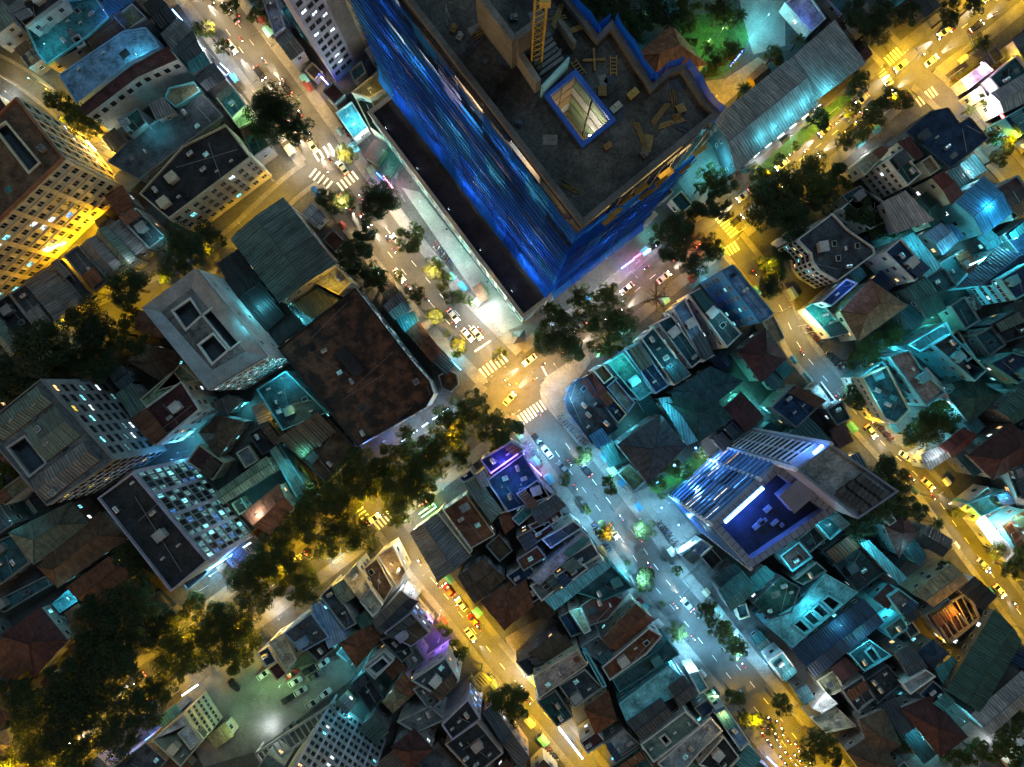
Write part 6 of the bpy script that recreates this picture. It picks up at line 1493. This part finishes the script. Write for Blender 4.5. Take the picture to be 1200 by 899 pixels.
for s, off in ((.45,-1.3),(.8,1.3)):
    p, a = on_road('south_street', s, off); car(p, a if off < 0 else a+math.pi, R.choice(cc), "car driving on yellow lit south street", True, "cars on south street", 700)
# motorbikes with riders
def bike_meshes(col):
    pm = paint("bike_paint_%d%d" % (int(col[0]*99), int(col[2]*99)), col, .3, .15)
    b = MB(); b.box((-.45, 0, .62), (.75, .26, .3)); b.box((0, 0, .4), (.5, .22, .2)); b.box((.42, 0, .72), (.14, .34, .6)); b.box((.62, 0, .78), (.1, .28, .25)); body = b.mesh("body", pm)
    b = MB(); b.box((-.4, 0, .81), (.75, .24, .09)); seat = b.mesh("seat", TYRE)
    b = MB(); b.tube((0, -.05, 0), (0, .05, 0), .29, .29, 10); wh = b.mesh("wheel", TYRE)
    b = MB(); b.tube((.4, -.34, 1.05), (.4, .34, 1.05), .025, .025, 5); hb = b.mesh("handlebar", BLACKM)
    return body, seat, wh, hb
BIK = [bike_meshes(c) for c in ((.3, .02, .02), (.02, .05, .25), (.03, .03, .03), (.4, .4, .4))]
HB = MB(); HB.box((0, 0, 0), (.06, .2, .14)); BH, BT, BHO = HB.mesh("headlight", glow("bike_head_glow", (1, .93, .8), 30)), HB.mesh("taillight", TAILG), HB.mesh("headlight", UNLIT)
def skin(verts, edges, radii, mat, nm):
    me = bpy.data.meshes.new(nm); me.from_pydata(verts, edges, []); o = bpy.data.objects.new(nm, me); COL.objects.link(o)
    m = o.modifiers.new("s", 'SKIN'); m.use_smooth_shade = True
    for i, r in enumerate(radii): me.skin_vertices[0].data[i].radius = (r, r)
    me.skin_vertices[0].data[0].use_root = True
    o.modifiers.new("d", 'SUBSURF').levels = 1
    bpy.context.view_layer.update(); dg = bpy.context.evaluated_depsgraph_get(); r = bpy.data.meshes.new_from_object(o.evaluated_get(dg)); r.name = nm
    bpy.data.objects.remove(o); r.materials.clear(); r.materials.append(mat); return r
RV = [(-.3,0,.92),(-.27,0,1.12),(-.2,0,1.36),(-.15,0,1.48),(-.12,0,1.56),(-.1,0,1.68),(-.2,.18,1.4),(-.06,.3,1.2),(.2,.3,1.1),(.37,.28,1.09),(-.2,-.18,1.4),(-.06,-.3,1.2),(.2,-.3,1.1),(.37,-.28,1.09),
      (-.25,.1,.9),(.12,.2,.84),(.08,.2,.45),(.2,.2,.36),(-.25,-.1,.9),(.12,-.2,.84),(.08,-.2,.45),(.2,-.2,.36)]
RE = [(0,1),(1,2),(2,3),(3,4),(4,5),(2,6),(6,7),(7,8),(8,9),(2,10),(10,11),(11,12),(12,13),(0,14),(14,15),(15,16),(16,17),(0,18),(18,19),(19,20),(20,21)]
RR = [.15,.14,.16,.07,.07,.1,.08,.06,.045,.04,.08,.06,.045,.04,.1,.09,.06,.05,.1,.09,.06,.05]
RIDER = [skin(RV, RE, RR, paint("clothes_%d" % i, c, .9, .3), "person") for i, c in enumerate(((.3, .3, .32), (.04, .06, .14), (.25, .05, .05), (.1, .1, .1), (.35, .3, .2)))]
b = MB(); n = 10
for i in range(4):
    for k in range(n):
        f = lambda a, c: (-.1+.15*math.cos(a)*math.cos(c), .14*math.cos(a)*math.sin(c), 1.68+.15*math.sin(a))
        a0, a1, c0_, c1_ = -.2+i*.44, -.2+(i+1)*.44, 2*math.pi*k/n, 2*math.pi*(k+1)/n; b.face([f(a0, c0_), f(a0, c1_), f(a1, c1_), f(a1, c0_)])
HELM = [b.mesh("helmet", paint("helmet_%d" % i, c, .25, .1)) for i, c in enumerate(((.5, .5, .5), (.3, .02, .02), (.02, .04, .2), (.03, .03, .03)))]
def bike(p, ang, label, group, rider=True, on=True, beam=0, z=.06):
    o = thing("motorbike", label, "motorbike", (p[0], p[1], z), ang, group); bm = R.choice(BIK)
    obj("body", bm[0], o); obj("seat", bm[1], o); obj("wheel", bm[2], o, (-.62, 0, .29)); obj("wheel", bm[2], o, (.66, 0, .29)); obj("handlebar", bm[3], o)
    obj("headlight", BH if on else BHO, o, (.7, 0, .88)); obj("taillight", BT, o, (-.86, 0, .7)) if on else None
    if beam: light('SPOT', o, (.8, 0, .9), beam, (1, .93, .8), .08, (0, math.radians(-72), 0), 70, .9)
    if rider:
        w = obj("person", R.choice(RIDER), None, (p[0], p[1], z), ang); tag(w, "person in helmet riding "+label, "person", "riders: "+group); obj("helmet", R.choice(HELM), w)
n_ = 0
for k in range(420):                                                   # the jam on the lower avenue
    s = R.uniform(.905, 1.0); off = R.uniform(-5.2, .9); p, a = on_road('avenue', s, off)
    if any((p-q).length < 1.55 for q in BP) if 'BP' in globals() else False: continue
    if n_ == 0: BP = []
    BP.append(p); n_ += 1
    bike(p, a+R.uniform(-.15, .15)+math.pi, "motorbike in the dense jam on the lower avenue", "motorbikes in the traffic jam", True, True, 60 if n_ % 3 == 0 else 0)
    if n_ >= 75: break
for rd, s0, s1, n, off, l in (('avenue', .02, .47, 20, (-4.6, 4.6), "motorbike on the upper avenue"),('boulevard', .5, .67, 10, (-3.4, 3.4), "motorbike on the boulevard beside the podium"),('boulevard', .72, .99, 16, (-3.4, 3.4), "motorbike on the boulevard by the yellow crossing"),
                           ('avenue', .5, .88, 10, (-4.2, 4.2), "motorbike on the cool lit lower avenue"),('south_street', .1, .9, 7, (-2.2, 2.2), "motorbike on yellow lit south street"),('east_street', .1, .95, 8, (-2, 2), "motorbike on east street")):
    for k in range(n):
        f = R.uniform(*off); p, a = on_road(rd, s0+(s1-s0)*(k+R.random())/n, f); bike(p, a if f < 0 else a+math.pi, l, l+" group", True, True, 160)
def parked(label, t, x0, y0, x1, y1, n, z=.16):
    a, c = PT(t, x0, y0), PT(t, x1, y1); d = c-a; an = math.atan2(d.y, d.x)+math.pi/2
    for k in range(n):
        p = a.lerp(c, (k+.5)/n); bike((p.x+R.uniform(-.2, .2), p.y+R.uniform(-.2, .2)), an+R.uniform(-.25, .25), label, label, False, False, 0, z)
parked("parked motorbike in the row beside teal courtyard", 8, 240,610,310,690, 14); parked("parked motorbike in the row below teal courtyard", 8, 330,720,400,800, 14)
parked("parked motorbike beside the pool garden kerb", 12, 520,180,620,290, 16); parked("parked motorbike outside striped teal shop", 2, 390,560,450,650, 8); parked("parked motorbike on the podium pavement", 6, 780,240,860,340, 10)
parked("parked motorbike at the curved corner house", 11, 200,170,330,310, 12); parked("parked motorbike under the glass tower's gate building", 11, 640,640,720,740, 9); parked("parked motorbike on the lower avenue pavement", 11, 350,640,430,770, 12)
parked("parked motorbike on south street kerb", 15, 130,780,200,870, 8); parked("parked motorbike by the white kiosks", 4, 880,350,940,420, 8); parked("parked motorbike by the purple terrace", 11, 60,290,140,400, 9)
# ---------------------------------------------------------------- street lamps and lit signs, each with its own light
YEL_ = (1, .57, .004); AMB = (1, .52, .04); WARM = (1, .66, .24); COOL = (.25, .68, 1); CYAN = (.12, .75, .9); WHT = (.85, .95, 1); TEAL = (.1, .85, .7); GRN = (.45, 1, .35); PUR = (.3, .12, 1); BLU = (.08, .25, 1); MAG = (.9, .3, .8)
b = MB(); b.tube((0, 0, 0), (0, 0, 8.6), .11, .06, 7); b.box((0, 0, .15), (.4, .4, .3)); POLE = b.mesh("pole", METALGREY)
b = MB(); b.tube((0, 0, 8.5), (2.0, 0, 9.1), .05, .04, 6); ARM = b.mesh("arm", METALGREY)
b = MB(); b.box((2.3, 0, 9.1), (.8, .3, .14)); HEAD = b.mesh("lamp_head", METALGREY)
LENS = {}
def lens(c):
    if c not in LENS:
        b = MB(); b.box((2.3, 0, 9.015), (.66, .24, .03)); LENS[c] = b.mesh("lens", glow("lens_%d_%d_%d" % tuple(int(x*100) for x in c), c, 25))
    return LENS[c]
CN = {YEL_: "yellow", AMB: "amber", WARM: "warm white", COOL: "cool white", CYAN: "cyan", WHT: "white", TEAL: "teal"}
def street_lamp(p, ang, c, e, where, under=False):
    l = f"{CN[c]} street lamp near {near(p[0], p[1])}"
    o = thing("street_lamp", l, "street lamp", (p[0], p[1], .1), ang, "street lamps near "+near(p[0], p[1])); obj("pole", POLE, o); obj("arm", ARM, o); h = obj("lamp_head", HEAD, o); obj("lens", lens(c), h)
    if under: light('POINT', o, (2.3, 0, 8.85), e, c, .25)
    else: light('SPOT', o, (2.3, 0, 8.9), e*1.15, c, .25, None, 138, .75)
LP = 1.55
def lamps(rd, s0, s1, n, c, e, where, both=True):
    hw = ROADS[rd][1]
    for k in range(n):
        sd = 1 if (k % 2 or not both) else -1; p, a = on_road(rd, s0+(s1-s0)*(k+.5)/n, sd*(hw+.6)); street_lamp(p, a-math.pi/2*sd, c, e*LP, where, 'trees' in where)
lamps('avenue', 0, .44, 13, WARM, 7000, "along the upper avenue"); lamps('avenue', .445, .545, 5, AMB, 6000, "near the crossroads")
lamps('avenue', .66, .68, 1, AMB, 5000, "amid the cool lower avenue lamps"); lamps('avenue', .56, .85, 8, COOL, 9000, "along the lower avenue"); lamps('avenue', .87, 1, 4, YEL_, 9000, "above the traffic jam")
lamps('boulevard', .02, .47, 12, YEL_, 9000, "under the boulevard trees"); lamps('boulevard', .475, .55, 3, AMB, 5500, "on the boulevard side of the crossroads")
lamps('boulevard', .56, .67, 3, AMB, 3500, "beside the podium"); lamps('boulevard', .68, .98, 9, YEL_, 11000, "around the yellow crossing")
lamps('south_street', .06, .98, 8, YEL_, 9000, "along south street"); lamps('east_street', .03, .3, 4, YEL_, 5500, "on the upper end of east street"); lamps('east_street', .36, .4, 1, COOL, 5000, "by the moped row"); lamps('east_street', .43, .97, 7, YEL_, 6000, "on the lower end of east street")
lamps('corner_street', .2, .95, 5, YEL_, 6500, "along the corner street"); lamps('garden_street', .08, .75, 6, YEL_, 5200, "along garden street"); lamps('west_lane', .2, .95, 4, YEL_, 2200, "beside the hotel")
def roof_at(x, y):
    best = 0; host = None
    for o, poly, h in BLD:
        w = P(x, y, h)
        if h > best and inside([(p[0], p[1]) for p in poly], w.x, w.y): best, host = h, o
    return best, host
CNAME = {id(v): k for k, v in ()}
def pole_lamp(t, x, y, c, e, up=3.2, nm="lamp"):  # set at visible glows; cyan and teal ones also added to tint roofs
    sx, sy = src(t, (x, y))[0]; h, host = roof_at(sx, sy); zb = h if h else 0
    p = P(sx, sy, zb+up); cn = {CYAN: "cyan", TEAL: "teal", WHT: "white", YEL_: "yellow", AMB: "amber", BLU: "blue", PUR: "purple", GRN: "green", COOL: "cool white", WARM: "warm", MAG: "violet"}[c]
    lab = f"{cn} lamp on "+host["label"] if host else f"{cn} yard lamp near "+near(p.x, p.y)
    z0 = zb-1.2 if h else 0
    if not h and e >= 1500 and up < 6: up = 6.5; p = P(sx, sy, up)
    o = thing("pole_lamp", lab, "lamp", (p.x, p.y, z0), 0, "pole lamps"); H = zb+up-z0
    b = MB(); b.tube((0, 0, 0), (0, 0, H), .07, .05, 6); b.tube((0, 0, H), (0, 0, H+.12), .3, .22, 8); obj("pole", b.mesh("pole", METALGREY), o)
    b = MB(); b.tube((0, 0, H-.2), (0, 0, H-.02), .16, .24, 8); obj("bulb_cover", b.mesh("bulb_cover", glow("bulb_"+cn.replace(" ", "_"), c, 18)), o)
    light('POINT', o, (0, 0, H-.4), e*(1.5 if c in (CYAN, TEAL, COOL, WHT) else 1), c, .2)
for a in ((8,1170,220,CYAN,9000,6),(8,640,210,CYAN,900),(8,735,250,CYAN,700),(8,930,155,CYAN,700),(8,910,290,CYAN,1200),(8,1060,80,CYAN,1500),(8,1080,580,CYAN,900),(8,440,425,BLU,700),(8,300,570,TEAL,1500),(8,250,600,WHT,1500),(8,440,640,CYAN,700),(8,800,570,TEAL,800),(8,850,610,CYAN,1000),(8,720,690,CYAN,1200),(8,560,780,CYAN,900),(8,630,730,CYAN,900),(8,1120,830,CYAN,900),(8,980,500,CYAN,900),
          (12,640,300,COOL,1500),(12,720,180,CYAN,1500),(12,850,160,CYAN,2000),(12,1050,610,WHT,4000),(12,1090,700,WHT,3500),(12,1130,540,CYAN,1500),(12,1170,620,AMB,1500),(12,500,540,TEAL,900),(12,530,760,CYAN,1200),(12,340,660,CYAN,700),(12,200,830,CYAN,900),(12,60,150,CYAN,700),(12,130,190,CYAN,700),(12,490,20,CYAN,1500),(12,560,110,CYAN,900),(12,830,350,WHT,700),(12,690,760,CYAN,700),
          (16,160,470,WHT,900),(16,320,610,WHT,1800),(16,655,585,CYAN,900),(16,690,600,YEL_,300),(16,790,860,CYAN,900),(16,760,780,CYAN,600),(16,940,700,CYAN,1500),(16,850,350,AMB,1800),(16,920,230,AMB,1500),(16,780,270,YEL_,1200),(16,530,370,CYAN,900),(16,270,220,CYAN,900),(16,640,250,CYAN,900),(16,580,200,CYAN,800),(16,1080,800,WHT,1200),(16,400,280,CYAN,500),(16,100,100,CYAN,600),
          (11,990,90,TEAL,1800),(11,1040,110,TEAL,900),(11,860,350,WHT,1500),(11,740,440,TEAL,1200),(11,640,600,COOL,2500),(11,760,740,COOL,3500),(11,690,560,CYAN,1500),(11,450,440,CYAN,1800),(11,430,300,CYAN,1200),(11,690,160,CYAN,600),(11,620,180,CYAN,500),(11,520,220,CYAN,500),(11,250,80,COOL,3000),(11,320,260,COOL,3000),(11,60,330,PUR,900),(11,130,430,MAG,700),(11,40,480,BLU,700),(11,170,740,BLU,500),
          (7,850,400,CYAN,900),(7,900,375,CYAN,900),(7,450,380,WHT,2500),(7,560,320,PUR,2500),(7,760,480,AMB,2500),(7,690,500,AMB,2500),(7,500,640,TEAL,600),(7,560,860,CYAN,400),(7,480,760,TEAL,900),(7,850,640,CYAN,400),(7,700,770,CYAN,500),(7,940,590,CYAN,400),(7,960,900,TEAL,500),(7,600,200,TEAL,900),(7,380,740,COOL,1800),(7,350,470,WHT,1800),(7,230,560,WHT,1800),(7,160,870,COOL,2200),(7,20,860,AMB,2000),
          (3,870,170,GRN,2500),(3,930,120,GRN,1500),(3,1130,60,CYAN,3500),(3,1050,150,CYAN,1200),(3,900,420,YEL_,3500),(3,1000,330,YEL_,3500),(3,830,440,YEL_,1500),(3,900,720,CYAN,2500),(3,830,760,CYAN,1500),(3,540,220,CYAN,400),
          (4,60,600,CYAN,500),(4,120,555,CYAN,500),(4,190,500,CYAN,500),(4,260,440,CYAN,500),(4,360,375,CYAN,1200),(4,30,680,WHT,1200),(4,180,590,WHT,1200),(4,510,660,WHT,900),(4,230,80,BLU,900),(4,960,340,MAG,2000),(4,1000,420,WHT,2500),(4,1060,490,WHT,2000),(4,1080,620,CYAN,2500),(4,960,750,WHT,1200),(4,1150,250,YEL_,1500),
          (1,20,400,WHT,1200),(1,200,390,YEL_,2500),(1,120,340,CYAN,1500),(1,450,620,CYAN,500),(1,660,560,CYAN,600),(1,860,380,WHT,500),(1,1060,510,GRN,900),(1,900,210,WHT,2500),(1,1000,300,WHT,2500),(1,450,40,BLU,600),(1,190,190,CYAN,500),(1,590,230,CYAN,900),(1,520,420,CYAN,900),
          (2,210,130,TEAL,1200),(2,330,240,COOL,1800),(2,420,520,CYAN,1500),(2,480,590,WHT,1500),(2,560,790,BLU,900),(2,590,800,MAG,900),(2,640,860,WHT,1800),(2,360,640,WHT,1800),(2,160,700,WHT,2500),(2,500,400,YEL_,500),(2,560,660,TEAL,1500),(2,280,330,WARM,1500),
          (6,650,120,WHT,2500),(6,780,260,WHT,3000),(6,880,390,WHT,3000),(6,970,500,WHT,3500),(6,1020,575,WHT,5000),(6,880,730,CYAN,2500),(6,720,60,TEAL,1800),(6,900,260,TEAL,1500),(6,1010,470,TEAL,1500),(6,1110,590,TEAL,1500),(6,200,570,CYAN,900),(6,330,430,YEL_,900),(6,660,590,CYAN,600),
          (5,1060,600,CYAN,700),(5,700,220,CYAN,700),(5,560,320,WHT,700),(5,290,680,CYAN,500),(5,1130,520,CYAN,900),(5,1150,830,CYAN,900),(5,430,60,YEL_,700),
          (9,750,370,BLU,2500),(9,780,340,CYAN,1500),(9,930,840,COOL,4000),(9,1000,800,BLU,2500),(9,1070,130,CYAN,900),(9,1120,610,WHT,900),(9,1060,560,CYAN,600),(9,830,270,CYAN,600),(9,40,640,CYAN,200),
          (10,60,180,AMB,500),(10,170,150,AMB,300),(10,110,10,CYAN,1200),(10,200,340,TEAL,500),(10,120,430,CYAN,500),(10,730,260,COOL,2500),(10,830,170,COOL,2500),(10,560,290,BLU,1200),(10,820,500,COOL,1800),(10,760,580,GRN,1500),(10,680,650,WHT,2500),(10,1090,380,PUR,1300),(10,1180,330,PUR,900),(10,340,820,COOL,1000),(10,1080,490,CYAN,400),
          (13,1120,600,GRN,1800),(13,560,800,BLU,1800),(13,660,750,BLU,1200),(13,870,130,CYAN,1800),(13,920,60,COOL,2500),(13,290,160,CYAN,700),(13,470,870,CYAN,700),(13,1010,760,GRN,900),(13,1180,200,WHT,800),
          (14,50,740,WHT,1000),(14,100,550,GRN,2000),(14,420,450,CYAN,1800),(14,370,380,CYAN,900),(14,410,670,CYAN,900),(14,530,280,CYAN,700),(14,770,250,PUR,1500),(14,800,350,PUR,1200),(14,950,560,PUR,1500),(14,870,430,PUR,700),(14,680,80,WHT,3000),(14,600,40,WARM,1500),(14,440,120,WARM,500),(14,100,250,WHT,900),(14,480,830,CYAN,700),(14,640,110,WHT,1200),(14,1180,500,WHT,1200),
          (15,790,455,COOL,4500),(15,750,450,COOL,2500),(15,890,580,GRN,900),(15,940,690,WARM,900),(15,1000,310,COOL,1800),(15,1120,450,COOL,1200),(15,500,40,CYAN,900),(15,370,450,CYAN,500),(15,620,500,CYAN,900),(15,60,500,WHT,1500),(15,300,230,CYAN,400),(15,690,690,WARM,300),(15,930,260,COOL,2500)):
    pole_lamp(*a)
# glowing sign boxes and tubes
def sign(label, t, x0, y0, x1, y1, c, e, z=3.6, hgt=.8, s=8, cat="sign", w=.3):
    a, d = PT(t, x0, y0, z), PT(t, x1, y1, z); v = d-a; m = (a+d)/2; an = math.atan2(v.y, v.x)
    o = thing("shop_sign", label, cat, (m.x, m.y, 0), an)
    b = MB(); b.box((0, 0, z), (v.length, w, hgt)); obj("light_box", b.mesh("light_box", glow("sign_%d_%d_%d_%d" % (*[int(q*100) for q in c], s), c, s)), o)
    b = MB(); b.box((-v.length/2+.1, 0, z/2-.2), (.12, .12, z-.4)); b.box((v.length/2-.1, 0, z/2-.2), (.12, .12, z-.4)); obj("post", b.mesh("post", BLACKM), o)
    b = MB(); b.box((0, 0, z+hgt/2+.03), (v.length+.1, w*.6, .06)); obj("cap", b.mesh("cap", BLACKM), o) if w > .5 else None
    if e: light('POINT', o, (0, 0, z-hgt), e, c, .4)
sign("long blue white neon tube over the shophouse row", 1, 757,42,830,125, (.2,.45,1), 900, 5, .25, 12)
sign("bright blue awning box on the avenue pavement", 1, 960,285,1000,325, (.02,.12,.8), 200, 3, .5, 2, w=1.6)
sign("deep blue light strip below the white tower block", 2, 275,325,370,430, (.02,.08,1), 900, 5, .3, 8)
sign("pink and blue screen over the podium pavement", 2, 560,775,600,825, (1,.2,.35), 700, 5, 1.2, 6)
sign("blue edge light beside the pink screen", 2, 530,760,560,790, (.05,.2,1), 400, 5, 1, 5)
sign("red glowing sign end of boulevard light row", 7, 535,310,565,290, (1,.05,.1), 400, 4, .9, 6)
sign("blue violet sign in the boulevard light row", 7, 480,355,535,315, (.15,.2,1), 700, 4, .9, 7)
sign("white sign end near the boulevard trees", 7, 580,290,640,250, (.7,.8,1), 700, 4, .9, 7)
sign("green sign box on the rounded corner shop", 10, 722,615,785,570, (.05,1,.25), 900, 4, 1, 4, w=1.4)
sign("red sign beside the green sign box", 10, 715,575,760,545, (1,.05,.05), 300, 4, .6, 5)
sign("white tube light row on south street", 15, 205,725,310,862, (.7,.85,1), 1500, 4, .5, 10)
sign("blue shop light under the dark park trees", 13, 640,780,680,755, (.03,.2,1), 900, 3.5, .6, 8)
sign("white tube beside round headed windows", 13, 800,585,868,538, (.8,.9,1), 700, 6, .25, 9)
sign("violet sign strip on the purple corner terrace", 10, 1030,430,1150,345, (.2,.1,1), 1500, 13.6, .5, 6)
sign("violet sign strip along the avenue side of purple terrace", 11, 40,350,130,440, (.35,.15,1), 1000, 6, .5, 6)
sign("blue lit entrance strip of the glass front office", 9, 890,870,1040,775, (.1,.4,1), 1800, 4, .5, 8)
sign("white lit entrance strip beside the glass front office", 9, 1000,800,1100,735, (.5,.8,1), 900, 3.5, .4, 7)
for k_, nm_ in enumerate(("first", "second", "third", "fourth", "fifth")):
    sign(f"{nm_} cool white shop sign on the market hall pavement", 10, 640+45*k_,290-32*k_,664+45*k_,273-32*k_, (.6,.75,1), 500, 3.6, .7, 4)
sign("blue light strip along the market hall eaves", 10, 470,300,735,125, (.15,.35,1), 500, 11.5, .2, 2)
for k_, nm_ in enumerate(("first", "second", "third", "fourth", "fifth", "sixth")):
    sign(f"{nm_} low white light strip along the warehouse walk", 4, 10+54*k_,690-42*k_,36+54*k_,670-42*k_, (.7,.95,1), 250, 1.2, .3, 4)
sign("cyan light bar by the glass tower gate", 11, 735,765,785,730, (.4,.75,1), 1500, 6.8, .5, 10)
sign("white lit hotel entrance strip", 5, 115,325,260,250, (1,.9,.6), 900, 6, .4, 6)
sign("white tube on the hotel's lane side", 1, 380,620,420,662, (1,.97,.9), 500, 8, .3, 9)
sign("blue strip at the traffic jam pavement", 15, 1120,855,1165,899, (.1,.3,1), 600, 3.5, .4, 8)
sign("red lit gate box on the east street corner", 7, 805,262,835,245, (1,.08,.03), 900, 2.5, .7, 8)
sign("red sign panel on the pale grey shop", 4, 1070,455,1110,520, (1,.05,.05), 400, 6, .8, 5)
sign("magenta edged white canopy light", 4, 1010,275,1060,310, (.9,.5,1), 700, 6, .5, 6)
sign("blue night cafe light string by the teal yard", 3, 960,290,1020,215, (.1,.15,1), 300, 4, .2, 8)
sign("cyan tube light behind the dark hall", 8, 960,340,1085,285, (.5,.95,1), 900, 9.5, .2, 6)
sign("white light row on the dark park lane", 13, 480,475,515,455, (.7,.85,1), 100, 4, .2, 5)
sign("long cyan light strip by the market hall corner", 6, 820,725,900,800, (.1,.6,1), 900, 3.5, .4, 4)
# uplights that wash the hotel yellow
for x, y in ((150,240),(120,270),(90,300),(60,330),(30,358),(170,205),(140,180),(110,150)):
    p = P(x, y); o = thing("ground_floodlight", "small yellow floodlight at the foot of the cream hotel", "flood light", (p.x, p.y, .05), 0, "floodlights washing the hotel")
    b = MB(); b.box((0, 0, .2), (.5, .4, .35)); obj("housing", b.mesh("housing", BLACKM), o); b = MB(); b.box((0, 0, .39), (.4, .3, .02)); obj("lens", b.mesh("lens", glow("lens_hotel", (1, .7, .1), 20)), o)
    light('POINT', o, (0, 0, 3.2), 9500, (1, .5, .01), .2)
# overhead cables at the crossroads
for i, (x0, y0, x1, y1) in enumerate(((660,500,610,415),(700,585,745,565),(720,600,735,575))):
    a, c = P(x0, y0, 9), P(x1, y1, 9); b = MB(); n_ = 8; d = c-a
    for k in range(n_):
        f0, f1 = k/n_, (k+1)/n_; b.tube(d*f0+Vector((0, 0, -4*f0*(1-f0)*.6)), d*f1+Vector((0, 0, -4*f1*(1-f1)*.6)), .04, .04, 4, cap=False)
    for e_ in (Vector(), d): b.tube((e_.x, e_.y, -9), (e_.x, e_.y, .1), .1, .07, 6)
    tag(obj("overhead_cable", b.mesh("overhead_cable", BLACKM), None, a), ["overhead cable with posts spanning the crossroads", "overhead cable over the lower avenue's yellow patch", "short overhead cable beside the lower avenue"][i], "cable")
